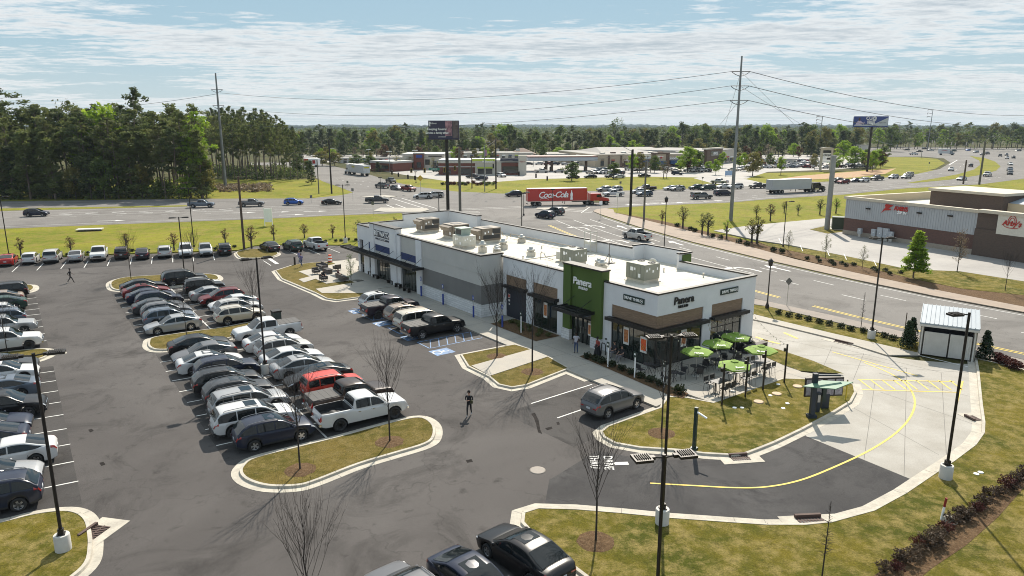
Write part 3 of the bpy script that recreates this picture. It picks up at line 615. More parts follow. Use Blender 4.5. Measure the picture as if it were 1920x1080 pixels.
# grey half
DX=-2.42
wallpart('beige_wall',[(DX,DX+T,20.73,32.5,3.19,6.1),(DX+T,0.2,20.73,20.73+T,3.19,6.1),(DX+0.05,DX+T,33.75,37.5,4.2,6.05),(DX+.02,DX+.05,20.9,32.4,4.38,4.42)],BEIGE)
wallpart('dark_grey_wall',[(DX+.003,DX+T,20.733,32.5,1.24,3.19),(DX+T,0.2,20.733,20.73+T,1.24,3.19)],DGREY)
wallpart('stone_base',[(DX-.05,DX+T,20.68,32.5,-0.12,1.24),(DX+T,0.2,20.68,20.73+T,-0.12,1.24)],STONEW)
wallpart('trim_line',[(DX-.03,DX,20.70,32.5,4.36,4.43),(DX-.03,0.2,20.70,20.73,4.36,4.43),(DX-.07,DX,20.66,32.5,1.24,1.31)],BEIGE)
wallpart('white_pilaster',[(DX-.12,DX+T,32.5,33.75,-0.1,6.12),(DX-.12,DX+T,37.5,38.4,-0.1,6.08),(DX-.25,DX+T,38.4,39.95,-0.1,6.75),(DX-.25,DX+T,44.25,45.4,-0.1,6.75),(DX-.02,DX+T,45.4,49.6,4.3,6.1),(DX-.02,DX+T,46.3,47.9,-0.1,4.3),(DX-.02,DX+T,49.0,49.6,-0.1,4.3)],STUC,sep=True)
wallpart('white_tower_front',[(DX-.13,DX+T,39.95,44.25,4.32,6.75),(DX+.3,DX+.6,38.4,45.4,5.2,6.749)],STUC)
wallpart('navy_band',[(DX,DX+T,33.75,37.5,3.42,4.2),(DX-.05,DX+T,39.95,44.25,3.5,4.32),(DX+.02,DX+T,45.4,46.3,3.5,4.3)],NAVY,sep=True)
wallpart('pale_lintel',[(DX+.01,DX+T,33.75,37.5,3.05,3.42),(DX-.02,DX+T,39.95,44.25,3.05,3.5)],BEIGE,sep=True)
# roof
k=MB();k.box(T,11.95,T,20.6,4.9,5.2);k.box(11.951,13.378,8.66,14.24,5.052,5.19);k.box(DX+T,11.94,20.6+T,49.6,4.9,5.21)
k.build('roof',MEMB,B)
# inner parapet faces are the walls; coping
cp=MB()
def cope(x0,x1,y0,y1,z):cp.box(x0,x1,y0,y1,z,z+0.12)
cope(-.06,T+.04,-.06,6.05,H0+.003);cope(-.06,T+.04,10.9,20.68,H0+.003);cope(T+.04,12.26,-.06,T+.04,H0+.003);cope(11.9,12.26,T+.04,8.3,H0+.004)
cope(12.15,13.66,8.24,8.5,6.6);cope(13.4,13.66,8.5,14.56,6.6);cope(11.9,13.4,14.3,14.56,6.6);cope(11.9,12.26,14.56,42.3,6.351)
cope(11.25,12.0,42.25,49.96,6.9);cope(4.24,11.25,49.55,49.96,6.9);cope(-2.15,4.24,49.56,49.94,6.1)
cope(DX-.06,DX+T+.04,20.67,38.3,6.121);cope(DX+T+.04,0.28,20.67,21.1,6.121);cope(DX-.31,DX+.65,38.35,45.45,6.751);cope(DX-.08,DX+T+.03,45.45,49.56,6.1)
cope(11.9,12.15,8.35,8.7,6.6)
cp.build('coping',COPE,B)
# low kerb of membrane inside
k=MB();k.box(T,T+.06,T,20.6,5.2,5.32);k.box(T+.06,11.9,T,T+.06,5.2,5.32);k.build('roof_edge',MEMB,B)
# green tower
k=MB();k.box(-.28,0.0,5.95,7.1,0.95,6.72);k.box(-.28,0.0,9.85,10.85,0.95,6.72);k.box(-.10,0.0,7.1,9.85,3.0,6.72);k.box(0.002,.6,5.96,10.84,5.0,6.719)
k.build('green_tower',GREEN,B)
k=MB();k.box(-.34,.66,5.89,10.91,6.72,6.85);k.build('tower_coping',COPE,B)
wallpart('white_plinth',[(-.36,.002,5.9,7.12,-.1,0.95),(-.36,.002,9.83,10.92,-.1,0.95)],STONEW,sep=True)
def canopy(parent,y0,y1,x0,x1,z,rods,name='door_canopy',slope=0.0):
 k=MB();k.box(x0,x1,y0,y1,z,z+.09);n=int((y1-y0)/0.42)
 for i in range(n+1):k.box(x0+.04,x1-.02,y0+i*(y1-y0-.05)/n,y0+i*(y1-y0-.05)/n+.05,z+.09,z+.13)
 k.box(x0-.06,x0,y0-.06,y1+.06,z-.08,z+.2);k.box(x0,x1-.002,y0-.06,y0,z-.08,z+.2);k.box(x0,x1-.002,y1,y1+.06,z-.08,z+.2)
 o=k.build(name,BLACKM,parent)
 for y in rods:
  k=MB();k.tube((x0+.05,y,z+.2),(x1-.01,y,z+1.0),.025,n=6);k.build('tie_rod',BLACKM,o)
 return o
canopy(B,6.75,10.2,-2.0,-.10,3.05,(7.35,9.5))
o=canopy(B,31.7,51.2,-4.1,DX-.27,3.15,(32.2,34.4,36.6,38.9,41.2,43.6,45.9,48.5),'long_canopy')
# dark awnings over windows
for nm,b in(('window_awning',(-.50,0.0,11.75,15.7,3.0,3.18)),('window_awning',(-.42,0.0,16.4,20.05,3.05,3.2))):
 k=MB();k.box(*b);k.box(b[0]-.05,b[0],b[2],b[3],b[4]-.06,b[5]+.03);k.box(b[0],b[1],b[2]-.03,b[2],b[4]+.05,b[5]+.15);k.build(nm,BLACKM,B)
k=MB();k.box(-.50,0.0,-.5,5.2,2.98,3.16);k.box(0,5.7,-.5,0,2.981,3.161);k.box(-.56,-.50,-.56,5.2,2.92,3.2);k.box(-.50,5.7,-.56,-.50,2.921,3.201)
k.build('corner_awning',BLACKM,B)
k=MB();k.box(6.25,10.9,-.5,0,2.98,3.16);k.box(6.25,10.9,-.56,-.5,2.92,3.2);k.build('window_awning',BLACKM,B)
for b in((-.001+.08,T,0.08,4.96,3.18,4.2),(.08,T,11.95,15.5,3.18,4.2),(.08,T,16.6,19.9,3.2,4.2),(T,5.43,.08,T,3.181,4.2),(6.5,10.55,.08,T,3.181,4.2)):
 k=MB();k.box(*b);k.build('wood_panel',WOODB,B)
# windows: frame + panes
INT=mat('shop_interior',(0.035,0.03,0.027),0.9,col2=(0.09,0.075,0.06),scale=0.8,amt=1)
def window(axis,c,a0,a1,z0,z1,nm,parent=B,name='window',inset=.12,frame=BLACKM,trans=()):
 """axis 'x': plane x=c spans y a0..a1 ; axis 'y': plane y=c spans x"""
 f=MB();g=MB();t=.05
 def bx(mbb,p0,p1,q0,q1,d0,d1):
  if axis=='x':mbb.box(c+inset+d0,c+inset+d1,p0,p1,q0,q1)
  else:mbb.box(p0,p1,c+inset+d0,c+inset+d1,q0,q1)
 bx(f,a0,a1,z0,z0+.1,-.03,.05);bx(f,a0,a1,z1-.08,z1,-.03,.05)
 for i in range(nm+1):
  p=a0+(a1-a0)*i/nm;p=min(max(p,a0+t/2),a1-t/2);bx(f,p-t/2,p+t/2,z0+.1,z1-.08,-.03,.05)
 for tr in trans:bx(f,a0+t,a1-t,tr,tr+.06,-.025,.045)
 fo=f.build(name,frame,parent);bx(g,a0+.01,a1-.01,z0+.02,z1-.01,0,.02);g.build('pane',GLASS,fo);return fo
window('x',0,0.1,4.96,0,2.98,4);window('y',0,0.1,5.43,0,2.98,4);window('y',0,6.5,10.55,0,2.98,4,trans=(2.1,))
window('x',0,11.95,15.5,0,3.02,3);
window('x',DX,33.75,37.5,0,3.05,5);window('x',DX,39.95,44.25,0,3.05,6);window('x',DX,45.4,46.3,1.0,3.2,1);window('x',DX,47.9,49.0,1.0,3.2,2)
k=MB();k.box(0.0,.12,0.0,.12,0,3);k.build('corner_post',BLACKM,B)
# entrance doors
dr=MB();dr.box(-.05,.12,7.1,7.2,0,3);dr.box(-.05,.12,9.75,9.85,0,3);dr.box(-.05,.12,7.2,9.75,2.2,2.3);dr.box(-.05,.12,7.2,9.75,2.92,3.0);dr.box(-.05,.12,8.42,8.52,0,2.2);dr.box(-.05,.1,7.85,7.93,0,2.2);dr.box(-.05,.1,9.1,9.18,0,2.2)
de=dr.build('entrance_door',BLACKM,B);k=MB();k.box(.02,.05,7.2,9.75,.02,2.92);k.build('pane',GLASS,de)
k=MB();k.box(-.09,-.06,8.3,8.33,.9,1.5);k.box(-.09,-.06,8.62,8.65,.9,1.5);k.build('handle',GALV,de)
k=MB();k.box(.06,.2,16.6,19.9,0,3.2);k.build('side_door',DOORB,B)
PR=mat('poster_red',(0.45,0.05,0.03),0.5);PO=mat('poster_food',(0.55,0.22,0.07),0.5,col2=(0.25,0.08,0.03),scale=7,amt=1,objcoord=True);PW=mat('poster_white',(0.7,0.68,0.64),0.5)
PY=mat('poster_drink',(0.75,0.22,0.02),0.5,col2=(0.7,0.05,0.03),scale=4,amt=1,objcoord=True)
def poster(axis,c,a,w_,z0,z1,inner):
 k=MB()
 if axis=='x':
  k.box(c-.02,c,a-w_/2,a+w_/2,z0,z1,0);k.box(c-.024,c-.02,a-w_*.38,a+w_*.38,z0+(z1-z0)*.14,z1-(z1-z0)*.14,1)
 else:
  k.box(a-w_/2,a+w_/2,c-.02,c,z0,z1,0);k.box(a-w_*.38,a+w_*.38,c-.024,c-.02,z0+(z1-z0)*.14,z1-(z1-z0)*.14,1)
 k.build('poster',[PW,inner],B)
poster('x',.09,3.28,.62,1.15,2.6,PO);poster('x',.09,1.35,.72,.95,2.25,PY);poster('y',.09,3.3,.66,1.2,2.6,PO);poster('x',.09,13.75,.55,1.1,2.55,PO);poster('x',-.07,7.5,.4,.9,2.0,PO);poster('x',.055,19.45,.35,1.9,2.3,PR)
k=MB();k.box(.03,.055,19.3,19.55,1.55,1.75);k.box(.03,.055,19.32,19.5,1.2,1.38);k.build('door_sticker',PW,B)
# signs
def sign_board(axis,a0,a1,z0,z1,txt,m,tm,dirx):
 k=MB();c=-.09
 if axis=='x':k.box(c,0,a0,a1,z0,z1);org=(c-.02,(a0+a1)/2+.13,(z0+z1)/2);arr=(c-.02,a0+.24,(z0+z1)/2)
 else:k.box(a0,a1,c,0,z0,z1);org=((a0+a1)/2-.13,c-.02,(z0+z1)/2);arr=(a1-.24,c-.02,(z0+z1)/2)
 s=k.build('sign',m,B);letters('sign_lettering',txt,.315,tm,s,org,dirx,ext=.012,bold=.006,spacing=1.02)
 q=MB();
 for i in range(14):
  t0,t1=2*math.pi*i/14,2*math.pi*(i+1)/14
  def P(r,t):return Vector(arr)+Vector(dirx)*r*math.cos(t)+Vector((0,0,r*math.sin(t)))
  q.quad(P(.15,t0),P(.15,t1),P(.115,t1),P(.115,t0))
 q.add([Vector(arr)+Vector(dirx)*-.04+Vector((0,0,.07)),Vector(arr)+Vector(dirx)*-.04-Vector((0,0,.07)),Vector(arr)+Vector(dirx)*.08],[(0,1,2)])
 q.build('sign_arrow',tm,s)
XL=(0,-1,0);XR=(1,0,0)
sign_board('x',1.36,3.6,4.86,5.33,'DRIVE THRU',SIGNG,SIGNW,XL);sign_board('y',7.45,9.7,4.86,5.33,'DRIVE THRU',SIGNG,SIGNW,XR)
letters('sign_lettering','Panera',.86,SIGNW,B,(-.16,8.5,5.42),XL,ext=.04,shear=.12,bold=.014,up=(0,.05,1));letters('sign_lettering','BREAD',.30,SIGNW,B,(-.16,8.35,4.9),XL,ext=.04,bold=.008,spacing=1.35)
letters('sign_lettering','Panera',.86,SIGNK,B,(2.95,-.05,5.12),XR,ext=.04,shear=.12,bold=.014,up=(-.05,0,1));letters('sign_lettering','BREAD',.30,SIGNK,B,(2.9,-.05,4.62),XR,ext=.04,bold=.008,spacing=1.35)
k=MB();k.box(DX-.19,DX-.13,39.95+.15,44.2,5.33,6.12);s_=k.build('sign',SIGNN,B);letters('sign_lettering','FIRST WATCH',.86,SIGNW,s_,(DX-.21,42.15,5.72),XL,ext=.01,bold=.012,spacing=.84);
k=MB();k.box(DX-.17,DX-.13,40.3,43.9,4.95,5.16);s_=k.build('sign',SIGNN,B);letters('sign_lettering','THE DAYTIME CAFE',.2,SIGNW,s_,(DX-.19,42.1,5.05),XL,ext=.005,spacing=1.1)
# little wall lights
for y in(36.0,46.6,33.9):k=MB();k.box(DX-.3,DX-.13,y,y+.1,2.5,2.8);k.build('wall_lamp',BLACKM,B)
k=MB();k.box(-.12,0,5.4,5.55,1.05,1.15);k.build('wall_lamp',BLACKM,B)
# menu planter / serving cabinet by right face
def bt(o,*a,**k):return tag(o,*a,**k)
def LZ(x,y,z=0.125):return gb@Vector((x,y,z))
k=MB();k.box(-.9,.9,-.35,.35,0,.95);k.box(-1.0,1.0,-.42,.42,.95,1.05);k.box(-.7,.7,-.36,-.35,.1,.85,0)
cabn=k.build('serving_cabinet',BLACKM);cabn.location=LZ(9.6,-.75);cabn.rotation_euler=(0,0,R(36));tag(cabn,'black outdoor cabinet under the right end window','cabinet')
k=MB();k.box(-1.4,1.4,-.25,.25,0,.55)
o=k.build('planter',mat('dark_planter',(0.05,0.035,0.03),0.7));o.location=LZ(10.3,-1.7);o.rotation_euler=(0,0,R(36));tag(o,'long low dark planter box behind the back umbrella','planter')
# ------------------------------------------------------------------ roof machines (things standing on the roof)
RZ=5.33
def rtu(x,y,w_,d,h,m,kind,label,rz=36,curb=True):
 e=empty('rooftop_unit',LZ(x,y,RZ),R(rz),label,'air conditioner','air handling units on the roof')
 k=MB();k.box(-w_/2+.05,w_/2-.05,-d/2+.05,d/2-.05,0,.3);k.box(-w_/2-.1,w_/2+.1,-d/2-.1,d/2+.1,-.0,.06);k.build('base_frame',MEMB,e)
 k=MB();k.box(-w_/2,w_/2,-d/2,d/2,.3,h)
 for i in range(5):k.box(-w_/2-.02,-w_/2,-d/2+d*i/5+.03,-d/2+d*(i+1)/5-.03,.36,h-.1)
 k.build('cabinet',m,e)
 k=MB()
 for i,(a_,b_,c_)in enumerate(((.12,.10,.62),(.30,.07,.70),(.52,.12,.55),(.80,.08,.66))):k.box(-w_/2+w_*a_,-w_/2+w_*(a_+b_*.8),-d/2-.015,-d/2,h*c_,h*(c_+.13),0)
 k.box(-w_/2-.035,-w_/2-.02,d*.1,d*.25,h*.6,h*.8,0);k.box(-w_/2-.035,-w_/2-.02,-d*.3,-d*.18,h*.3,h*.5,0);k.box(-w_/2-.035,-w_/2-.02,-d*.02,d*.06,h*.66,h*.78,0)
 k.build('panel_label',SIGNW,e)
 if kind=='fan':
  k=MB()
  for q in(-.28,.28):k.lathe([(.34,0),(.34,.06),(.28,.06),(.28,.02),(.05,.02),(.05,.05)],(w_*.22,q*d*1.0,h),16)
  k.build('fan_guard',DARKV,e)
 if kind=='hood':
  k=MB();k.prism([(0,0),(0.01,0)],0,0)if False else None
  vs=[(-w_/2-.0,-d/2+.1,h-.1),(-w_/2,d/2-.1,h-.1),(-w_/2-.55,-d/2+.1,h-.25),(-w_/2-.55,d/2-.1,h-.25),(-w_/2,-d/2+.1,h-.75),(-w_/2,d/2-.1,h-.75),(-w_/2-.3,-d/2+.1,h-.75),(-w_/2-.3,d/2-.1,h-.75)]
  k.add(vs,[(0,1,3,2),(2,3,7,6),(0,2,6,4),(1,5,7,3),(4,6,7,5)]);k.build('intake_hood',m,e)
  k=MB();k.box(-w_/2+.15,w_/2-.15,-d/2-.02,-d/2,h*.3,h*.55);k.box(w_*.05,w_/2-.1,-d/2-.03,-d/2,h*.62,h*.92);k.box(-.5,.5,-.5,.5,h,h+.03);k.build('grille',DARKV,e)
 return e
rtu(4.9,44.1,2.3,2.0,1.75,HVACB,'hood','brown grey roof unit with a hood, farthest from the camera');rtu(5.2,37.7,2.3,2.4,1.7,HVACB,'hood','brown grey roof unit standing behind the pale unit');rtu(6.3,32.6,2.6,2.0,1.75,HVACB,'hood','brown grey roof unit right of the pale unit')
e=rtu(2.3,31.2,1.7,2.2,1.35,HVACW,'plain','pale cream make up air unit with a green box on top')
k=MB();k.box(-.6,.6,-.4,.9,1.35,2.1);k.box(-.7,.7,-.5,1.0,2.1,2.16);k.build('top_box',mat('hvac_teal',(.30,.36,.31),.6),e);k=MB();k.box(-.63,-.6,-.3,.8,1.45,2.0);k.build('grille',DARKV,e)
rtu(5.6,16.3,1.7,2.1,1.55,HVACG,'fan','green grey roof unit with two fans near the middle of the roof');rtu(5.2,6.6,1.9,2.2,1.65,HVACG,'fan','green grey roof unit with two fans nearest the roof corner')
def vent(x,y,r,h,label,legs=False):
 e=empty('exhaust_fan',LZ(x,y,RZ),R(36),label,'exhaust fan','mushroom fans on the roof')
 k=MB();k.box(-r*.8,r*.8,-r*.8,r*.8,0,h*.45);k.build('curb',MEMB if not legs else GALV,e)
 k=MB();k.lathe([(r*.75,h*.45),(r*.75,h*.55),(r,h*.58),(r*1.02,h*.72),(r*.9,h*.78),(r*.55,h*.8),(r*.55,h*.95),(r*.35,h)],n=16);k.build('fan_housing',GALV,e)
for i,(x,y,r,h)in enumerate(((1.9,26.9,.42,1.3),(2.9,25.6,.40,.7),(4.9,27.3,.45,1.2),(3.9,27.0,.4,.7),(9.3,29.8,.42,.95),(4.7,22.0,.42,1.0),(6.5,13.6,.36,.85),(5.6,12.2,.42,1.05))):
 vent(x,y,r,h,['tall mushroom fan at the grey roof corner','low mushroom fan at the grey roof corner','tall mushroom fan behind the corner fans','low mushroom fan between the corner fans','single mushroom fan near the rear parapet','mushroom fan alone in the roof middle','small mushroom fan behind the green tower','larger mushroom fan behind the green tower'][i])
# pipes, hatch ladder, satellite stand
def roof_obj(name,x,y,label,cat,fn,m):
 k=MB();fn(k);o=k.build(name,m);o.location=LZ(x,y,RZ);o.rotation_euler=(0,0,R(36));return tag(o,label,cat)
roof_obj('roof_pipe',4.9,18.6,'curved conduit pipe beside the middle roof unit','pipe',lambda k:k.path([(0,2,0),(0,2,.5),(0,1.8,.7),(0,1.5,.6),(0,1.2,.2),(0,.4,.15),(0,0,.15)],.05),GALV)
roof_obj('roof_pipe',9.2,8.7,'curved white pipe near the rear green panel','pipe',lambda k:k.path([(0,0,0),(0,0,.9),(-.2,.1,1.15),(-.5,.3,1.15),(-.7,.4,.9),(-.8,.5,.6)],.09),HVACW)
roof_obj('condenser',5.5,18.0,'small pale condenser beside the middle roof unit','condenser',lambda k:(k.box(-.3,.3,-.5,.5,.2,.95),k.box(-.2,-.1,-.4,-.3,0,.2),k.box(.1,.2,.3,.4,0,.2)),HVACW)
roof_obj('antenna_stand',8.6,14.4,'tripod antenna stand on the roof','antenna',lambda k:(k.tube((0,0,0),(0,0,2.0),.04),k.tube((0,0,1),(.5,0,0),.03),k.tube((0,0,1),(-.3,.4,0),.03),k.tube((0,0,1),(-.3,-.4,0),.03),k.box(-.5,.5,-.4,.4,0,.08),k.box(-.25,.25,-.03,.03,1.9,2.0)),mat('antenna_dark',(.12,.11,.1),.6))
roof_obj('roof_ladder',11.3,20.3,'pale safety rail at the rear parapet','railing',lambda k:[k.tube((.6,s,0),(.6,s,2.2),.04)for s in(-.5,.5)]+[k.tube((-.3,s,0),(-.3,s,2.2),.04)for s in(-.5,.5)]+[k.tube((-.3,s,2.2),(.6,s,2.2),.04)for s in(-.5,.5)]+[k.box(-.3,.6,-.5,.5,.9,1.2)],HVACW)
for i,(x,y)in enumerate(((9.7,8.2),(2.0,10.9),(10.9,12.0),(9.5,33.0),(10.8,4.5),(2.9,21.0),(8.5,25))):
 k=MB();k.lathe([(.16,0),(.10,.1),(.06,.12),(.06,.4),(.10,.42),(.10,.5)],n=8);o=k.build('vent_stub',GALV);o.location=LZ(x,y,RZ-.13);tag(o,'small metal vent stub on the white roof, '+['near the rear green panel','behind the green tower coping','at the rear parapet middle','far back by the tan pipe','near the right rear corner','at the joint of grey and white halves','beside the pale safety rail'][i],'vent pipe','vent stubs on the roof')
roof_obj('gas_pipe',8.8,30.5,'tan pipe frame lying along the rear parapet','pipe',lambda k:(k.path([(1.6,-9,.1),(1.6,-9,.5),(1.6,3,.5),(1.6,3,.1)],.05),k.path([(1.2,4,.1),(1.2,4.2,.6),(1.2,7,.7),(1.2,7.4,.1)],.05)),mat('tan_pipe',(.42,.36,.27),.6))
# ------------------------------------------------------------------ vehicles
CGL=mat('car_glass',(0.008,0.011,0.012),0.05,spec=0.45)
TRIM=mat('black_trim',(0.018,0.018,0.019),0.6)
TYRE=mat('tyre_rubber',(0.018,0.018,0.018),0.85)
RIMM=mat('alloy_rim',(0.42,0.42,0.43),0.3,metal=0.8)
RIMD=mat('dark_rim',(0.04,0.04,0.042),0.35,metal=0.6)
CHR=mat('chrome',(0.6,0.6,0.6),0.18,metal=1.0)
HEADL=mat('headlight_lens',(0.55,0.57,0.60),0.1,spec=1.0,coat=1.0,col2=(.30,.31,.33),scale=9,objcoord=True)
TAILL=mat('taillight_lens',(0.36,0.012,0.010),0.15,coat=1.0)
PLATE=mat('number_plate',(0.55,0.56,0.57),0.4,col2=(.35,.4,.45),scale=8,objcoord=True)
RACK=mat('roof_rail',(0.25,0.25,0.26),0.35,metal=0.7)
BEDL=mat('bed_liner',(0.022,0.022,0.024),0.85)
COVR=mat('tonneau_cover',(0.055,0.052,0.05),0.7)
PAINTS={}
def paint(n,c,metal=0.0,rough=0.33):
 PAINTS[n]=mat(n+'_paint',c,rough,metal,col2=c,coat=0.35 if c[0]>.2 else 0.14,spec=0.35);return PAINTS[n]
for n,c,me in(('white',(.50,.50,.495),0),('pearl',(.43,.42,.40),.1),('silver',(.33,.33,.33),.4),('champagne',(.50,.46,.39),.35),('grey',(.13,.13,.135),.25),('steel',(.11,.135,.17),.25),('dark_grey',(.040,.042,.045),.15),('black',(.007,.007,.008),0),('brown',(.035,.022,.017),.1),('navy',(.009,.014,.032),.05),('blue',(.025,.10,.38),.3),('red',(.32,.012,.010),.1),('maroon',(.13,.012,.014),.25),('orange_red',(.50,.045,.025),0),('green',(.022,.05,.040),.2),('tan',(.30,.24,.19),.4),('plum',(.020,.014,.022),.1)):
 paint(n,c,me)
def lerpt(tab,x):
 if tab[0][0]>tab[-1][0]:tab=tab[::-1]
 if x<=tab[0][0]:return tab[0][1]
 for(a,u),(b,v)in zip(tab,tab[1:]):
  if x<=b:return u+(v-u)*((x-a)/(b-a)if b>a else 1)
 return tab[-1][1]
def sm(tab,x,w=0.12):
 return(lerpt(tab,x-w)+2*lerpt(tab,x)+lerpt(tab,x+w))/4
# each kind: L W wheelbase-front/rear x, wheel r, top line, plan half width, ground line, greenhouse
KINDS=dict(sedan=dict(L=4.85,W=1.84,xf=1.45,xr=-1.38,r=.335,top=[(-2.42,.93),(-2.3,1.02),(-1.75,1.07),(-1.2,.98),(1.0,.93),(1.25,.95),(1.7,.86),(2.15,.76),(2.42,.62)],zb=.20,cab=[(1.22,.93),(.95,1.06),(.45,1.33),(.10,1.42),(-.45,1.455),(-.95,1.42),(-1.45,1.25),(-1.95,1.08)],ws=(1.22,.12),rw=(-1.0,-1.93),cw=.71,belt=.95,bw=.86),hatch=dict(L=4.25,W=1.79,xf=1.30,xr=-1.28,r=.325,top=[(-2.12,.90),(-2.05,1.05),(-1.6,1.03),(.9,.96),(1.15,.98),(1.6,.88),(1.95,.78),(2.12,.62)],zb=.2,cab=[(1.15,.95),(.85,1.10),(.35,1.38),(.0,1.47),(-.7,1.50),(-1.4,1.44),(-1.75,1.28),(-2.06,1.02)],ws=(1.15,.05),rw=(-1.5,-2.04),cw=.70,belt=.97,bw=.84),cuv=dict(L=4.6,W=1.86,xf=1.38,xr=-1.33,r=.36,top=[(-2.30,.95),(-2.24,1.12),(-1.7,1.12),(.9,1.05),(1.15,1.07),(1.7,.99),(2.1,.90),(2.3,.70)],zb=.27,cab=[(1.20,1.05),(.90,1.22),(.42,1.52),(.05,1.62),(-.7,1.66),(-1.45,1.62),(-1.85,1.48),(-2.22,1.12)],ws=(1.2,.08),rw=(-1.70,-2.20),cw=.72,belt=1.07,bw=.87,rails=1,clad=1),suv=dict(L=5.0,W=1.95,xf=1.50,xr=-1.45,r=.385,top=[(-2.5,.98),(-2.45,1.16),(-1.8,1.14),(1.0,1.08),(1.3,1.10),(1.9,1.03),(2.3,.94),(2.5,.72)],zb=.28,cab=[(1.35,1.08),(1.05,1.28),(.62,1.60),(.30,1.71),(-.6,1.76),(-1.7,1.74),(-2.15,1.66),(-2.44,1.16)],ws=(1.35,.35),rw=(-2.08,-2.43),cw=.76,belt=1.10,bw=.91,rails=1,clad=1),boxy=dict(L=4.24,W=1.81,xf=1.27,xr=-1.30,r=.36,top=[(-2.12,.98),(-2.08,1.13),(-1.6,1.12),(.8,1.08),(1.0,1.10),(1.7,1.04),(2.0,1.0),(2.12,.72)],zb=.28,cab=[(1.05,1.08),(.85,1.25),(.58,1.55),(.30,1.66),(-.6,1.70),(-1.6,1.68),(-1.95,1.62),(-2.10,1.13)],ws=(1.05,.33),rw=(-1.9,-2.10),cw=.76,belt=1.10,bw=.86,rails=1,clad=1),van=dict(L=5.15,W=1.99,xf=1.60,xr=-1.45,r=.345,top=[(-2.57,.95),(-2.52,1.10),(-1.8,1.08),(1.3,1.02),(1.65,1.02),(2.1,.90),(2.4,.80),(2.57,.62)],zb=.22,cab=[(1.85,1.0),(1.45,1.22),(.95,1.56),(.5,1.68),(-.6,1.74),(-1.8,1.72),(-2.3,1.62),(-2.52,1.10)],ws=(1.85,.62),rw=(-2.25,-2.51),cw=.78,belt=1.05,bw=.92,rails=1),pickup=dict(L=5.85,W=2.03,xf=1.93,xr=-1.72,r=.41,top=[(-2.92,1.12),(-2.88,1.30),(-.80,1.30),(-.7,1.18),(1.2,1.18),(1.5,1.22),(2.2,1.16),(2.75,1.08),(2.92,.80)],zb=.42,cab=[(1.55,1.18),(1.25,1.38),(.90,1.72),(.60,1.83),(.1,1.88),(-.45,1.86),(-.68,1.80),(-.80,1.28)],ws=(1.55,.65),rw=(-.62,-.79),cw=.80,belt=1.22,bw=.95,bed=(-2.80,-.90)),)
def wheel_meshes(r,w=.24):
 k=MB();n=22;pr=[(r*.62,-w/2),(r*.93,-w/2),(r,-w*.36),(r,w*.36),(r*.93,w/2),(r*.62,w/2),(r*.62,w*.30)]
 vs=[]
 for q,y in pr:
  for i in range(n):t=2*math.pi*i/n;vs.append((q*math.cos(t),y,q*math.sin(t)))
 k.add(vs,[(a*n+i,a*n+(i+1)%n,(a+1)*n+(i+1)%n,(a+1)*n+i)for a in range(len(pr)-1)for i in range(n)],0,True)
 k.add(vs[-n:],[tuple(range(n))],0);k.add(vs[:n],[tuple(range(n))[::-1]],0)
 ty=k.mesh('tyre',TYRE)
 def rim(m):
  q=MB();y=w*.36
  for i in range(5):
   for s in(-.13,.13):
    t=2*math.pi*i/5+s;u=Vector((math.cos(t),0,math.sin(t)));v=Vector((-math.sin(t),0,math.cos(t)));c=Vector((0,y,0))
    q.add([c+v*.035,c-v*.035,c+u*r*.64-v*.022,c+u*r*.64+v*.022,c+v*.035-Vector((0,.04,0)),c-v*.035-Vector((0,.04,0)),c+u*r*.64-v*.022-Vector((0,.05,0)),c+u*r*.64+v*.022-Vector((0,.05,0))],[(0,1,2,3),(1,5,6,2),(0,3,7,4)])
  m_=20;vs=[]
  for q_,yy in((r*.70,y+.01),(r*.61,y+.012),(r*.59,y-.03)):
   for i in range(m_):t=2*math.pi*i/m_;vs.append((q_*math.cos(t),yy,q_*math.sin(t)))
  q.add(vs,[(a*m_+i,a*m_+(i+1)%m_,(a+1)*m_+(i+1)%m_,(a+1)*m_+i)for a in range(2)for i in range(m_)],0,True)
  return q.mesh('rim',m)
 return ty,rim(RIMM),rim(RIMD)
PROTO={}
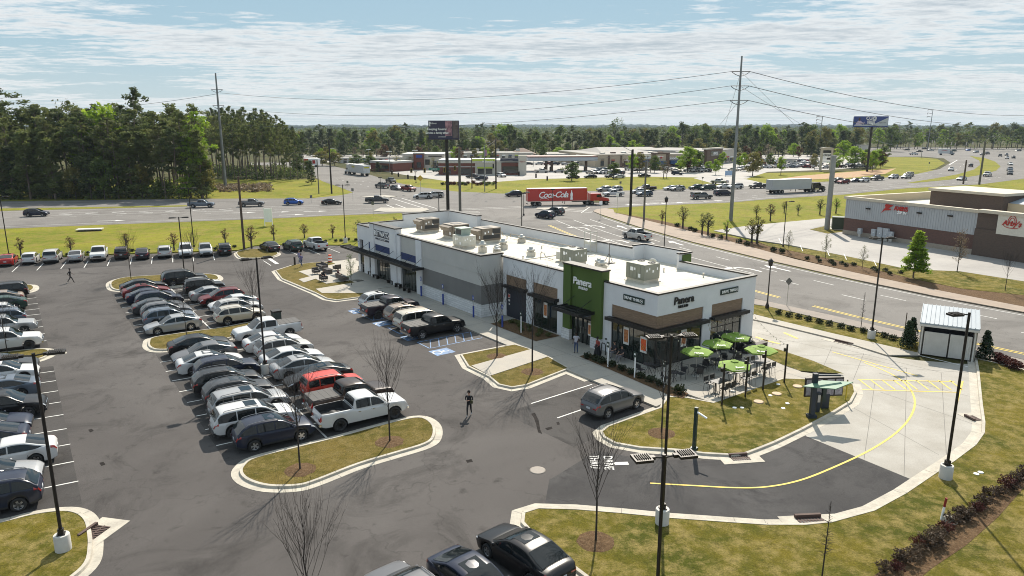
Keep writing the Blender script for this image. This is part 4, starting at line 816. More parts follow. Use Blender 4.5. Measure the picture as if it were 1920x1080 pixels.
def car_proto(kind,cover=False,opts=''):
 key=kind+opts
 if key in PROTO:return PROTO[key]
 K=KINDS[kind];L=K['L'];hw=K['W']/2;zb0=K['zb'];r=K['r'];ra=r+.075;bed=K.get('bed')
 root=bpy.data.objects.new('parked_car',None)
 xs=set()
 for i in range(31):xs.add(round(-L/2+L*i/30,3))
 for xw in(K['xf'],K['xr']):
  for i in range(13):xs.add(round(xw+ra*math.cos(math.pi*i/12),3))
  xs.add(xw-ra-.01);xs.add(xw+ra+.01)
 for d in(.03,.08,.16,.28):xs.add(-L/2+d);xs.add(L/2-d)
 if bed:
  for b_ in bed:xs.add(b_-.012);xs.add(b_+.012)
 xs=sorted(xs);o_=[]
 for x in xs:
  if not o_ or x-o_[-1]>.008:o_.append(x)
 xs=o_
 def halfw(x):
  e=min(x+L/2,L/2-x);return hw*(1-.20*max(0,1-e/.62)**2.2)-(.02 if abs(x)>L*.25 else 0)
 rings=[]
 for x in xs:
  e=min(x+L/2,L/2-x);zt=sm(K['top'],x,.05 if bed else.1);w_=halfw(x);zb=zb0+.10*max(0,1-e/.25)
  arch=False
  for xw in(K['xf'],K['xr']):
   d=abs(x-xw)
   if d<ra:zb=max(zb,r+math.sqrt(ra*ra-d*d));arch=True
  cr=.05 if not bed else.025
  inb=bed and bed[0]<=x<=bed[1]
  fl=.62 if inb else None
  kk=min(1,e/.10);zt=zb+.12+(zt-zb-.12)*(.72+.28*kk)
  t1=zt+cr*min(1,e/.3)
  zm=max((zt+zb)/2+.02,zb+.05);lo=min(zb+.13,zm-.01)
  if fl:rg=[(0,fl+.2),(.55*w_,fl+.2),(.86*w_,fl+.2),(.87*w_,zt)]
  else:rg=[(0,t1),(.50*w_,t1-.006),(.78*w_,zt+.012),(.86*w_,zt)]
  rg+=[(.945*w_,zt-.018),(.985*w_,zt-.09),(.995*w_,(zt*.6+zm*.4)),(1.0*w_,zm),(.985*w_,lo),(.95*w_,zb),(0,zb)]
  rings.append((x,rg))
 k=MB();nr=len(rings[0][1]);vs=[]
 for x,rg in rings:vs+=[(x,y,z)for y,z in rg]
 for x,rg in rings:vs+=[(x,-y,z)for y,z in rg]
 no=len(rings)*nr;fs=[];fm=[]
 for i in range(len(rings)-1):
  for j in range(nr-1):
   a=i*nr+j;b=a+nr;q=(a,b,b+1,a+1)
   dark=j>=nr-2 or(K.get('clad')and j==nr-3)
   if bed and bed[0]<=rings[i][0]<=bed[1]and j<3:dark=2
   fs.append(q);fm.append(2 if dark==2 else(1 if dark else 0));fs.append(tuple(v+no for v in q[::-1]));fm.append(fm[-1])
 for f,m_ in zip(fs,fm):pass
 n0=len(k.v);k.v+=vs
 for f,m_ in zip(fs,fm):k.f.append(f);k.m.append(m_);k.sm.append(True)
 for i in(0,len(rings)-1):
  f=tuple(range(i*nr,i*nr+nr));g=tuple(x+no for x in f)
  a=f+g[::-1];a=a if i==0 else a[::-1]
  for j in range(nr-1):
   q=(f[j],f[j+1],g[j+1],g[j]);k.f.append(q if i==0 else q[::-1]);k.m.append(1 if j>=nr-3 else 0);k.sm.append(False)
 cab=K['cab'];x0,x1=cab[-1][0],cab[0][0];cw=K['cw'];bw=K['bw']*hw/(K['W']/2)*1.0;belt=K['belt']
 ns=22;cx=[x0+(x1-x0)*i/ns for i in range(ns+1)]+[x0+.03,x1-.03];cx=sorted(cx)
 def zr(x):return sm(cab,x,.10 if not bed else.05)
 def zbase(x):return sm(K['top'],x,.1)-.04
 zmax=max(c[1]for c in cab)
 def side(x,t):
  """t 0..1 from belt to roof edge"""
  zt=max(zr(x)-.035,zbase(x)+.01);zb=min(zbase(x),zt-.005)
  f=(zt-zb)/(zmax-belt);yw=bw-(bw-cw)*min(1,max(0,f))
  e=min(x-x0,x1-x);nar=.93+.07*min(1,e/.5)
  return Vector((x,(bw+(yw-bw)*t)*nar,zb+(zt-zb)*t))
 cr_=[]
 for x in cx:
  s0=side(x,0);s1=side(x,.5);s2=side(x,1);z=zr(x)
  y2=s2.y
  cr_.append([(s0.y,s0.z-.05),(s1.y+.012,s1.z),(s2.y,s2.z),(s2.y*.93,z-.008),(s2.y*.6,z+.018),(0,z+.03)])
 n0=len(k.v);m_=len(cr_[0])
 for x,rg in zip(cx,cr_):k.v+=[(x,y,z)for y,z in rg]
 for x,rg in zip(cx,cr_):k.v+=[(x,-y,z)for y,z in rg]
 no2=len(cr_)*m_
 for i in range(len(cr_)-1):
  for j in range(m_-1):
   a=n0+i*m_+j;b=a+m_;q=(a,a+1,b+1,b);k.f+=[q,tuple(v+no2 for v in q[::-1])];k.m+=[0,0];k.sm+=[True,True]
 me=k.mesh('body',[PAINTS['white'],TRIM,BEDL]);me.set_sharp_from_angle(angle=R(38))
 def child(name,me_,par=root,loc=None):
  o=bpy.data.objects.new(name,me_);o.parent=par
  if loc is not None:o.location=loc
  return o
 body=child('body',me)
 wx0,wx1=x0+.16,x1-.22
 ncut={'sedan':(-.15,),'hatch':(-.15,-1.1),'cuv':(-.1,-1.12),'suv':(-.05,-1.15),'boxy':(-.1,-1.15),'van':(.2,-1.0),'pickup':(.35,)}[kind]
 cuts=[wx1]+list(ncut)+[wx0]
 for s in(1,-1):
  for a,b in zip(cuts,cuts[1:]):
   g=MB();hi,lo=a-.035,b+.035;N_=8;up,dn=[],[]
   for i in range(N_+1):
    x=lo+(hi-lo)*i/N_;zt,zb_=side(x,1).z,side(x,0).z
    h_=zt-zb_
    if h_<.12:t1_=t0_=.5
    else:t0_=min(.5,max(0,(belt-zb_+.0)/h_)+.06);t1_=max(t0_+.001,1-.055/h_)
    p,q=side(x,t0_),side(x,t1_);off=Vector((0,.021,.004))
    dn.append(p+off);up.append(q+off*.6)
   dn=[Vector((p.x,p.y*s,p.z))for p in dn];up=[Vector((p.x,p.y*s,p.z))for p in up]
   vs_=dn+up;n_=N_+1
   g.add(vs_,[(i,i+1,n_+i+1,n_+i)if s>0 else(i+1,i,n_+i,n_+i+1)for i in range(N_)],0,True)
   child('side_window',g.mesh('side_window',CGL))
 for nm,(a,b)in(('windscreen',K['ws']),('rear_window',K['rw'])):
  g=MB();N_=6;vs_=[]
  sg=1 if nm=='windscreen' else-1
  for i in range(N_+1):
   x=a+(b-a)*(i/N_)*.96+(b-a)*.02;z=zr(x);e=side(x,1).y
   for f,dz in((-.90,-.004),(-.6,.018),(0,.03),(.6,.018),(.90,-.004)):vs_.append((x+sg*.012,e*f,z+dz+.012))
  g.add(vs_,[(i*5+j,i*5+j+1,i*5+j+6,i*5+j+5)for i in range(N_)for j in range(4)],0,True)
  child(nm,g.mesh(nm,CGL))
 def patch(nm,mtl,xa,xb,j0,j1,s,off=.012):
  g=MB();idx=[i for i,(x,_)in enumerate(rings)if xa<=x<=xb]
  vs_=[]
  for i in idx:
   x,rg=rings[i]
   for j in range(j0,j1+1):
    y,z=rg[j];vs_.append((x+(off if x>0 else-off)*.8,s*(y+off),z+off*.5))
  n_=j1-j0+1
  g.add(vs_,[(a*n_+b_,a*n_+b_+1,(a+1)*n_+b_+1,(a+1)*n_+b_)for a in range(len(idx)-1)for b_ in range(n_-1)],0,True)
  i=idx[-1]if xb>0 else idx[0]
  x,rg=rings[i];X=x+(off if x>0 else-off)
  vs_=[(X,s*rg[j][0],rg[j][1])for j in range(j0,j1+1)]+[(X,s*rg[j][0]*.62,rg[j][1])for j in range(j0,j1+1)]
  g.add(vs_,[(j,j+1,n_+j+1,n_+j)for j in range(n_-1)],0)
  child(nm,g.mesh(nm,mtl))
 for s in(1,-1):
  patch('headlight',HEADL,L/2-(.40 if not bed else.18),L/2,4,6,s)
  patch('taillight',TAILL,-L/2,-L/2+(.30 if not bed else.10),4,6 if not bed else 7,s)
 zg=zb0+.35
 g=MB();xg=L/2+.004;wv=hw*.48;zt=sm(K['top'],L/2-.1,.05)-.10
 g.box(xg-.02,xg+.015,-wv,wv,zb0+.22,max(zb0+.34,zt),0);child('grille',g.mesh('grille',TRIM))
 if bed or kind in('suv','boxy'):
  g=MB();g.box(xg-.01,xg+.02,-wv*1.02,wv*1.02,zt-.02,zt+.015);child('grille_bar',g.mesh('grille_bar',CHR))
  g=MB();g.box(xg-.06,xg+.05,-hw*.86,hw*.86,zb0+.06,zb0+.20);child('front_bumper',g.mesh('front_bumper',CHR if bed else TRIM))
  g=MB();g.box(-L/2-.09,-L/2+.05,-hw*.84,hw*.84,zb0+.10,zb0+.27);child('rear_bumper',g.mesh('rear_bumper',CHR if bed else TRIM))
 g=MB();g.box(-L/2-.022,-L/2+.02,-.16,.16,zb0+.42,zb0+.56);child('number_plate',g.mesh('number_plate',PLATE))
 for s in(1,-1):
  g=MB();mxp=K['ws'][0]-.30;p=side(mxp,.15);g.lathe([(.02,-.06),(.075,-.05),(.08,.05),(.03,.085)],(mxp,s*(p.y+.13),p.z+.06),8);g.box(mxp-.03,mxp+.03,min(s*p.y,s*(p.y+.12)),max(s*p.y,s*(p.y+.12)),p.z,p.z+.04)
  child('mirror',g.mesh('mirror',PAINTS['white']))
 g=MB()
 for xd in([.95,-.12,-1.05]if kind not in('pickup',)else[1.28,.33,-.62]):
  for s in(1,-1):
   yy=hw*1.0-.022+.012;g.box(xd-.006,xd+.006,min(s*(yy-.05),s*yy),max(s*(yy-.05),s*yy),zb0+.22,belt-.12)
 child('door_seam',g.mesh('door_seam',TRIM))
 for xd in([.10,-.85]if kind!='pickup' else[.5,-.45]):
  for s in(1,-1):
   g=MB();yy=hw-.012;g.box(xd-.09,xd+.09,min(s*(yy-.03),s*(yy+.02)),max(s*(yy-.03),s*(yy+.02)),belt-.17,belt-.135);child('door_handle',g.mesh('door_handle',CHR if kind in('suv','pickup')else PAINTS['white']))
 if K.get('rails'):
  for s in(1,-1):
   g=MB();e=side(-.6,1).y-.06
   xa,xb_=(x0+.55,.15);pts=[(xa,s*e,zr(xa)+.02)]+[(xa+(xb_-xa)*t,s*e,zr(xa+(xb_-xa)*t)+.065)for t in(.06,.3,.6,.94)]+[(xb_,s*e,zr(xb_)+.02)]
   g.path(pts,.022,5);child('roof_rail',g.mesh('roof_rail',RACK))
 if 's' in opts:
  g=MB();e=.45;xa,xb_=-.55,.15;g.quad((xa,-e,zr(xa)+.036),(xb_,-e,zr(xb_)+.036),(xb_,e,zr(xb_)+.036),(xa,e,zr(xa)+.036));child('sunroof',g.mesh('sunroof',CGL))
 if bed and 'c' in opts:
  g=MB();zz_=1.30;g.box(bed[0]-.01,bed[1]+.02,-.88,.88,zz_-.02,zz_+.03)
  for i in range(4):g.box(bed[0]+.4+i*.42,bed[0]+.43+i*.42,-.88,.88,zz_+.03,zz_+.04)
  child('bed_cover',g.mesh('bed_cover',COVR))
 if bed and 'p' in opts:
  g=MB();g.box(bed[0]-.05,bed[1]+.06,-.86,.86,1.30,1.80);g.box(bed[0]-.05,bed[1]+.06,-.80,.80,1.80,1.86);cm=g.mesh('camper_shell',PAINTS['white']);co=child('camper_shell',cm)
  for s in(1,-1):
   g=MB();g.box(bed[0]+.2,bed[1]-.1,s*.87-.01,s*.87+.01,1.42,1.70);o=child('shell_window',g.mesh('shell_window',CGL),co)
 ty,rm,rd=wheel_meshes(r)
 for xw in(K['xf'],K['xr']):
  for s in(1,-1):
   wv=child('wheel',ty,root,(xw,s*(hw-.145),r));wv.rotation_euler=(0,0,0 if s>0 else math.pi)
   child('rim',rd if 'd' in opts else rm,wv)
 PROTO[key]=root;return root
def copy_proto(o,parent=None):
 c=o.copy();C.objects.link(c);c.parent=parent
 for ch in o.children:copy_proto(ch,c)
 return c
PKEY=PAINTS['white']
def car(kind,opts,color,loc,ang,label,group,cat='car',scale=1.0,name=None,z=0.0):
 r_=copy_proto(car_proto(kind,opts=opts));p=loc if isinstance(loc,Vector)else G(*loc)
 r_.name=name or{'pickup':'pickup_truck','suv':'parked_suv','cuv':'parked_suv','boxy':'parked_suv','van':'minivan','hatch':'hatchback','sedan':'parked_sedan'}[kind]
 r_.location=(p.x,p.y,z+.005);r_.rotation_euler=(0,0,R(ang));r_.scale=(scale,scale,scale)
 pm=PAINTS[color]
 st=[r_]
 while st:
  o=st.pop();st+=list(o.children)
  if o.type=='MESH':
   for i,sl_ in enumerate(o.material_slots):
    if sl_.material==PKEY:sl_.link='OBJECT';sl_.material=pm
 tag(r_,label,cat,group);return r_
CT={'pickup':'pickup truck','suv':'SUV','cuv':'SUV','boxy':'SUV','van':'minivan','hatch':'hatchback','sedan':'sedan'}
ORD='first second third fourth fifth sixth seventh eighth ninth tenth eleventh twelfth thirteenth fourteenth fifteenth sixteenth seventeenth eighteenth nineteenth twentieth twenty-first twenty-second twenty-third twenty-fourth twenty-fifth twenty-sixth'.split()
CN={'steel':'blue grey','dark_grey':'dark grey','orange_red':'bright red','pearl':'off white','champagne':'pale gold'}
def row_cars(stubs,ang_line,back,specs,flip_default,rowname,group,stall0=0):
 """stubs px at aisle end; stall i lies between stub i-1 and i; car centre is `back` metres in along ang_line"""
 P=W(stubs);d=(P[-1]-P[0])/(len(P)-1);u=Vector((math.cos(R(ang_line)),math.sin(R(ang_line)),0))
 n=0
 for i,sp in specs:
  kind,opts,color,face,adj=sp
  base=P[0]+d*(i-.5)if not(0<i<len(P))else(P[0]+d*(i-.5)if i!=int(i)else(P[i-1]+P[i])/2)
  n+=1;L=KINDS[kind]['L']
  c=base+u*(back+adj+rnd.uniform(-.15,.15))+d.normalized()*rnd.uniform(-.12,.12)
  an=ang_line+(180 if face=='out' else 0)+rnd.uniform(-1.2,1.2)
  car(kind,opts,color,c,an,f"{CN.get(color, color)} {CT[kind]}, {ORD[n-1]} from the far end, {rowname}",group,CT[kind]if kind in('pickup','van')else 'car')
G1='cars parked in the middle block'
row_cars(MLn,33,2.75,[(0,('sedan','','black','in',.6)),(1,('sedan','','grey','out',.5)),(2,('sedan','s','white','in',.4)),(3,('cuv','','navy','in',.9)),(4,('cuv','','black','in',.2)),(5,('cuv','s','dark_grey','in',.4)),(6,('suv','s','silver','in',.3)),(7,('suv','s','white','in',.0)),(8,('cuv','s','navy','in',.4))],0,'left half of nearer middle block',G1)
row_cars(MLf,34,2.75,[(0,('sedan','','black','in',.3)),(1,('sedan','s','maroon','in',.2)),(2,('sedan','','navy','in',.4)),(3,('cuv','','navy','in',.6)),(4,('sedan','','dark_grey','in',.1)),(5,('cuv','','grey','in',.3)),(6,('cuv','','steel','in',.2)),(7,('sedan','','silver','out',.0))],0,'left half of farther middle block',G1)
row_cars(MLf,34,8.5,[(-.6,('suv','','black','in',-.6)),(1,('hatch','','white','in',.6)),(1.6,('boxy','d','black','in',.2)),(3,('sedan','','silver','in',.2)),(4,('cuv','','maroon','out',.5)),(5,('sedan','','white','out',.9)),(6,('cuv','','pearl','in',.8)),(7,('cuv','','champagne','in',.2))],0,'right half of farther middle block',G1)
row_cars(MLn,34,8.6,[(-.25,('pickup','c','white','out',.6)),(1,('sedan','','white','in',.2)),(2,('cuv','s','pearl','in',.3)),(3,('sedan','','white','in',.1)),(4,('sedan','s','silver','in',-.1)),(5,('sedan','s','black','out',.1)),(6,('boxy','','orange_red','in',.1)),(7,('pickup','cd','brown','in',.35)),(8,('pickup','d','white','in',.1))],0,'right half of nearer middle block',G1)
G2='cars parked along the left edge'
row_cars(LFf,212,3.0,[(0,('suv','','black','in',.2)),(1,('sedan','','tan','in',.6)),(2,('sedan','','green','in',.4)),(3.4,('hatch','','white','in',1.0)),(4.8,('cuv','','steel','in',.4)),(6,('pickup','c','silver','out',.3)),(8,('pickup','cd','white','out',.2))],0,'the far left row',G2)
row_cars(LFn,209,2.9,[(0,('sedan','','dark_grey','out',.4)),(1,('cuv','','white','out',.4)),(2.3,('sedan','s','steel','in',.7)),(4,('suv','','black','out',.5)),(5,('sedan','','navy','out',1.1)),(6,('sedan','','navy','in',1.5)),(7,('sedan','','white','in',.3)),(8,('sedan','','silver','out',1.0)),(9,('cuv','','navy','in',1.1))],0,'the near left row',G2)
# back row against the lawn
G3='cars parked against the back lawn'
tops=[((17,495),'sedan','s','red','in','leftmost'),((59,492),'hatch','','white','in','second from the left'),((100,489.5),'suv','','pearl','in','third from the left'),((144,487.5),'sedan','','silver','in','fourth from the left'),((187,485),'pickup','','white','out','fifth from the left'),((230,483),'cuv','','brown','in','sixth from the left'),((268,483),'sedan','','plum','in','seventh from the left'),((310,480.5),'cuv','','pearl','in','eighth from the left'),((349,479),'suv','','white','out','ninth from the left'),((386,477.5),'cuv','','silver','out','tenth from the left'),((421,475.5),'cuv','','black','in','rightmost')]
for p,kind,op,colr,face,pos in tops:
 an=115+(180 if face=='out' else 0)+rnd.uniform(-1,1);car(kind,op,colr,p,an,f"{CN.get(colr, colr)} {CT[kind]} parked in the back row against the lawn, {pos}",G3)
car('sedan','','black',(506,470),128,'black sedan parked beyond the crosswalk near the back lawn, left of a green SUV','cars by the second restaurant');car('cuv','','green',(549,469),128,'dark green SUV parked between a black sedan and a white pickup near the back lawn','cars by the second restaurant');car('pickup','','white',(592,467),128,'white pickup with its tailgate to the camera near the back lawn','cars by the second restaurant','pickup truck')
car('cuv','','navy',(706,469),128,'dark car mostly hidden behind the canopy corner','cars by the second restaurant')
# restaurant front stalls
G4='cars parked in the accessible bays'
def fcar(kind,op,colr,x,y,lab,cat='car',face=0):p=LB(x,y);car(kind,op,colr,p,36+face+rnd.uniform(-1,1),lab,G4,cat)
fcar('cuv','s','white',-8.3,30.9,'white SUV in the bay beside the lounge lawn');fcar('pickup','cd','plum',-8.9,27.6,'dark purple grey pickup between white and tan SUVs','pickup truck');fcar('cuv','s','tan',-8.5,24.7,'tan brown SUV between dark pickup and pale minivan');fcar('van','','champagne',-8.6,21.8,'pale gold minivan left of the black pickup','minivan');fcar('pickup','c','black',-8.9,18.85,'glossy black pickup nearest in the accessible bays','pickup truck')
car('cuv','','grey',(1149,769),38,'grey compact SUV parked alone by the patio walkway',None)
# bottom edge
car('sedan','s','black',(982,1060),131,'glossy black sedan at the bottom edge next to the lawn kerb','cars at the bottom edge');car('sedan','s','navy',(892,1122),311,'dark blue sedan with sunroof at the bottom edge','cars at the bottom edge');car('cuv','','grey',(768,1148),131,'silver grey car whose bonnet just enters the bottom edge','cars at the bottom edge')
# ---------------------------------------------------------------- traffic
GT='vehicles on the highway'
def tcar(kind,op,colr,px,ang,lab,cat='car'):
 o=car(kind,op,colr,px,ang,lab,GT,cat,name={'pickup':'pickup_truck','suv':'moving_suv','cuv':'moving_suv','boxy':'moving_suv','van':'minivan','hatch':'hatchback','sedan':'moving_sedan'}[kind])
tcar('cuv','','navy',(69,405.5),14,'dark blue SUV alone in the near lanes at the far left');tcar('pickup','','steel',(378,389),12,'blue grey pickup leftmost in the queue before the crossing','pickup truck');tcar('pickup','','grey',(472,387),12,'grey pickup second in the queue beside the wooden pole','pickup truck');tcar('cuv','','blue',(551,384),12,'bright blue SUV waiting before the crossing');tcar('sedan','','black',(622,383.5),12,'black sedan behind the blue SUV before the crossing');tcar('pickup','','dark_grey',(707,380.5),10,'dark grey pickup nearest the crossing at the left','pickup truck')
tcar('suv','','white',(793,372.5),190,'long white SUV turning through the junction');tcar('suv','','pearl',(815,370.5),192,'white SUV half hidden behind the long white SUV')
tcar('pickup','','black',(733,343),300,'black pickup heading into the side road','pickup truck');tcar('pickup','','grey',(717,352.5),135,'silver grey pickup in the side road','pickup truck');tcar('sedan','','grey',(743,356),312,'grey sedan in the side road queue');tcar('pickup','','maroon',(766,358.5),312,'dark red pickup at the head of the side road queue','pickup truck')
tcar('cuv','','navy',(963,368.5),192,'dark blue SUV at the rear of the red trailer');tcar('cuv','','navy',(1022,409),135,'dark blue SUV leading at the crosswalk');tcar('cuv','','dark_grey',(1040,402),135,'dark grey SUV beside the traffic island at the crosswalk');tcar('pickup','','pearl',(1194,449),120,'silver white pickup alone on the avenue','pickup truck')
for px,kind,op,colr,ang,lab in(((1133,359),'cuv','','silver',195,'silver SUV behind the red truck cab'),((1153,359),'cuv','','white',195,'white SUV behind the white pickup by the truck'),((1150,368),'pickup','','white',195,'white pickup directly right of the red truck cab'),((1196,362.5),'hatch','','white',195,'white hatchback beside the black street light pole'),((1212,357.5),'pickup','','brown',195,'brown pickup behind the grey wooden pole'),((1208,368),'cuv','','steel',195,'blue grey SUV in front of the two poles'),((1258,356.5),'sedan','','white',197,'white sedan leading a silver SUV'),((1270,358),'cuv','','silver',197,'silver SUV following a white sedan'),((1305,355.5),'cuv','','green',198,'dark green SUV left of a dark van'),((1326,356),'van','','green',198,'dark green van behind a dark SUV'),((1315,373),'pickup','p','grey',17,'grey pickup with camper shell heading right'),((1355,366.5),'van','','navy',18,'dark blue van beside the steel pylon'),((1356,353),'sedan','','white',198,'white sedan left of a white SUV at the pylon'),((1378,354),'suv','','white',198,'white SUV just right of the pylon base'),((1349,345),'pickup','','silver',135,'silver pickup turning out of the shopping lane'),((1421,353),'pickup','','dark_grey',200,'dark pickup just left of the grey trailer'),((1569,343),'suv','','black',205,'black SUV right of the trailer cab'),((1581,344.5),'cuv','','maroon',205,'dark red car in the far queue'),((1602,341.5),'sedan','','navy',205,'dark blue sedan in the far queue'),((1619,341.5),'cuv','','white',207,'white SUV third in the far queue'),((1644,338),'pickup','','dark_grey',209,'dark pickup in the far queue'),((1675,335),'cuv','','white',212,'white SUV near the end of the far queue'),((1699,335),'cuv','','silver',212,'silver SUV at the end of the far queue'),((1703,331),'suv','','champagne',212,'pale SUV at the very end of the far queue'),((1783,320.5),'cuv','','white',232,'white SUV alone on the inner curve'),((1820,313),'cuv','','dark_grey',60,'dark SUV on the inner curve beside the median'),((1803,338),'sedan','','white',215,'white car on the outer lanes beside the brown pole'),((1851,330.5),'pickup','','pearl',225,'pale pickup on the outer curve'),((1893,327.5),'cuv','','dark_grey',240,'dark SUV nearest at the right edge of the curve'),((1893,321),'pickup','','steel',240,'blue grey pickup right behind a dark SUV on the curve'),((1894,309.5),'sedan','','white',245,'white sedan high on the outer curve'),((1888,298),'cuv','','silver',240,'silver SUV at the top of the outer curve'),((1875,294),'pickup','','brown',235,'brown pickup at the top of the outer curve'),((1900,297),'cuv','','black',240,'black SUV at the top right of the curve'),((1887,292),'cuv','','navy',240,'navy SUV behind the silver SUV at the top of the curve'),((1850,289.5),'pickup','','black',215,'black pickup near the distant traffic lights'),((1842,291),'cuv','','grey',215,'grey SUV near the distant traffic lights'),((1830,286.5),'van','','steel',215,'blue grey van waiting at the distant traffic lights'),((1815,283),'hatch','','blue',200,'blue hatchback at the distant traffic lights'),((1909,283.5),'sedan','','grey',190,'grey sedan crossing at the far right edge'),((1713,290.5),'pickup','','white',10,'white pickup on the far road beyond the verge'),((1745,283),'sedan','','white',10,'white sedan on the far road behind the box truck'),((1734,279.5),'sedan','','navy',10,'navy sedan on the far road behind the double lamp'),((1700,282),'sedan','','dark_grey',10,'dark sedan on the far road beside the tall lamp'),((1662,279),'sedan','','black',10,'black sedan leftmost on the far road'),((1724,285),'sedan','','black',10,'black sedan in the middle of the far road'),((1788,284),'sedan','','green',10,'pale green sedan right of the box truck')):
 tcar(kind,op,colr,px,ang,lab,'pickup truck' if kind=='pickup' else('minivan' if kind=='van' else 'car'))
# simple joined copies for the far car parks
def joined(kind,color):
 r_=car_proto(kind);vs,fs,ms,mats=[],[],[],[]
 def rec(o,M):
  M=M@Matrix.LocRotScale(o.location,o.rotation_euler,None)
  if o.data:
   n=len(vs);vs.extend([tuple(M@v.co)for v in o.data.vertices])
   for p in o.data.polygons:
    m_=o.data.materials[p.material_index];m_=PAINTS[color]if m_==PKEY else m_
    if m_ not in mats:mats.append(m_)
    fs.append(tuple(v+n for v in p.vertices));ms.append(mats.index(m_))
  for ch in o.children:
   if ch.name.split('.')[0]not in('door_handle','door_seam','number_plate','roof_rail'):rec(ch,M)
 rec(r_,Matrix.Identity(4));me=bpy.data.meshes.new('far_car');me.from_pydata(vs,[],fs)
 for m_ in mats:me.materials.append(m_)
 me.polygons.foreach_set('material_index',ms);me.update();return me
FARM=[(joined(k_,c_),CT[k_],CN.get(c_,c_))for k_,c_ in(('sedan','white'),('cuv','silver'),('sedan','black'),('suv','white'),('cuv','maroon'),('pickup','pearl'),('cuv','dark_grey'),('sedan','steel'),('sedan','champagne'),('cuv','navy'),('hatch','silver'))]
def fcars(a,b,n,ang,where,skip=0.15,jit=.5):
 p,q=G(*a),G(*b);cnt=0
 for i in range(n):
  if rnd.random()<skip:continue
  me,kd,cn=FARM[rnd.randrange(len(FARM))];c=p.lerp(q,(i+.5)/n);cnt+=1
  o=put('far_parked_car',me,None,(c.x+rnd.uniform(-jit,jit),c.y+rnd.uniform(-jit,jit),0),R(ang+(180 if rnd.random()<.3 else 0)+rnd.uniform(-3,3)))
  tag(o,f"{cn} {kd}, {ORD[cnt-1]} from left in {where}",'car','cars in the shopping centre lots')
fcars((1105,326),(1165,327),8,128,'the lane left of the rusty trees');fcars((1180,320),(1255,319),9,128,'the row under the rusty trees');fcars((1385,317),(1530,312),16,120,'the narrow row by the tower sign');fcars((1550,311),(1660,306),10,20,'the row behind the lime trees');fcars((1262,322),(1330,322.5),8,128,'the front row before the blue awnings')
fcars((1290,314),(1345,315),8,128,'the second row before the blue awnings');fcars((1370,321),(1425,314),8,128,'the row beyond the pylon')
fcars((1425,314),(1530,315),13,120,'front row of the right car park');fcars((1400,308),(1540,309),17,120,'second row of the right car park');fcars((1420,304),(1530,304),14,120,'third row of the right car park');fcars((1540,316),(1630,313),10,20,'the row under the bright green trees');fcars((1390,303),(1440,302),6,120,'back row of the right car park')
fcars((1000,300),(1110,302),7,20,'the lane behind the fuel canopy');fcars((985,309),(1100,310),7,10,'the rows beside the fuel pumps');fcars((640,299),(760,301),6,20,'the lot behind the white truck');fcars((765,315),(830,318),5,20,'the lot left of the billboard')
for px,ki,lab,ang in(((885,334),6,'dark SUV waiting in front of the brick restaurant',160),((903,338),9,'navy blue car beside the flag pole in front of the brick restaurant',160),((940,332),3,'white SUV by the pale corner of the brick restaurant',300),((1015,324),5,'white pickup between restaurant and fuel canopy',10),((1048,324),1,'silver SUV under the fuel canopy',170),((1074,335),2,'black sedan under the round roadside tree',190),((1107,334),2,'black sedan between the two roadside trees',190),((1145,333),6,'dark SUV under the right roadside tree',200),((1160,334),0,'white sedan right of the roadside tree',200),((1122,321),7,'blue grey sedan parked left of the right roadside tree',190),((1135,321.5),6,'dark SUV parked behind the right roadside tree',190),((1270,328),9,'navy car leaving the shop car park',330),((1208,332),2,'black car behind the grey wooden pole',20),((820,322),7,'blue grey car at the left of the brick restaurant',140)):
 me=FARM[ki][0];p=G(*px);tag(put('far_car',me,None,(p.x,p.y,0),R(ang)),lab,'car','cars around the fuel station')
# ------------------------------------------------------------------ plants
def leaf_mat(name,c1,c2,tr=0.35):
 m=bpy.data.materials.new(name);m.use_nodes=True;t=m.node_tree;b=t.nodes['Principled BSDF'];b.inputs['Roughness'].default_value=0.7;b.inputs['Specular IOR Level'].default_value=0.25
 g=t.nodes.new('ShaderNodeNewGeometry');nz=t.nodes.new('ShaderNodeTexNoise');nz.inputs['Scale'].default_value=0.45;nz.inputs['Detail'].default_value=5;t.links.new(g.outputs['Position'],nz.inputs['Vector'])
 mr=t.nodes.new('ShaderNodeMapRange');mr.inputs[1].default_value=0.35;mr.inputs[2].default_value=0.65;t.links.new(nz.outputs['Fac'],mr.inputs[0])
 mi=t.nodes.new('ShaderNodeMixRGB');mi.inputs[1].default_value=(*c1,1);mi.inputs[2].default_value=(*c2,1);t.links.new(mr.outputs[0],mi.inputs[0]);t.links.new(mi.outputs[0],b.inputs['Base Color'])
 if tr:
  tl=t.nodes.new('ShaderNodeBsdfTranslucent');t.links.new(mi.outputs[0],tl.inputs[0]);mx_=t.nodes.new('ShaderNodeMixShader');mx_.inputs[0].default_value=tr
  o=t.nodes['Material Output'];t.links.new(b.outputs[0],mx_.inputs[1]);t.links.new(tl.outputs[0],mx_.inputs[2]);t.links.new(mx_.outputs[0],o.inputs[0])
 _m[name]=m;return m
LP=leaf_mat('pine_needles',(.095,.125,.036),(.160,.175,.058),.5);LPD=leaf_mat('dark_pine_needles',(.055,.078,.030),(.098,.118,.042),.45);LPO=leaf_mat('olive_needles',(.095,.115,.035),(.13,.135,.05),.4)
LG_=leaf_mat('bright_spring_leaves',(.16,.27,.02),(.27,.36,.04),.5);LM=leaf_mat('mid_green_leaves',(.07,.115,.022),(.12,.155,.04),.45);LO=leaf_mat('yellow_olive_leaves',(.14,.14,.03),(.20,.17,.05),.4)
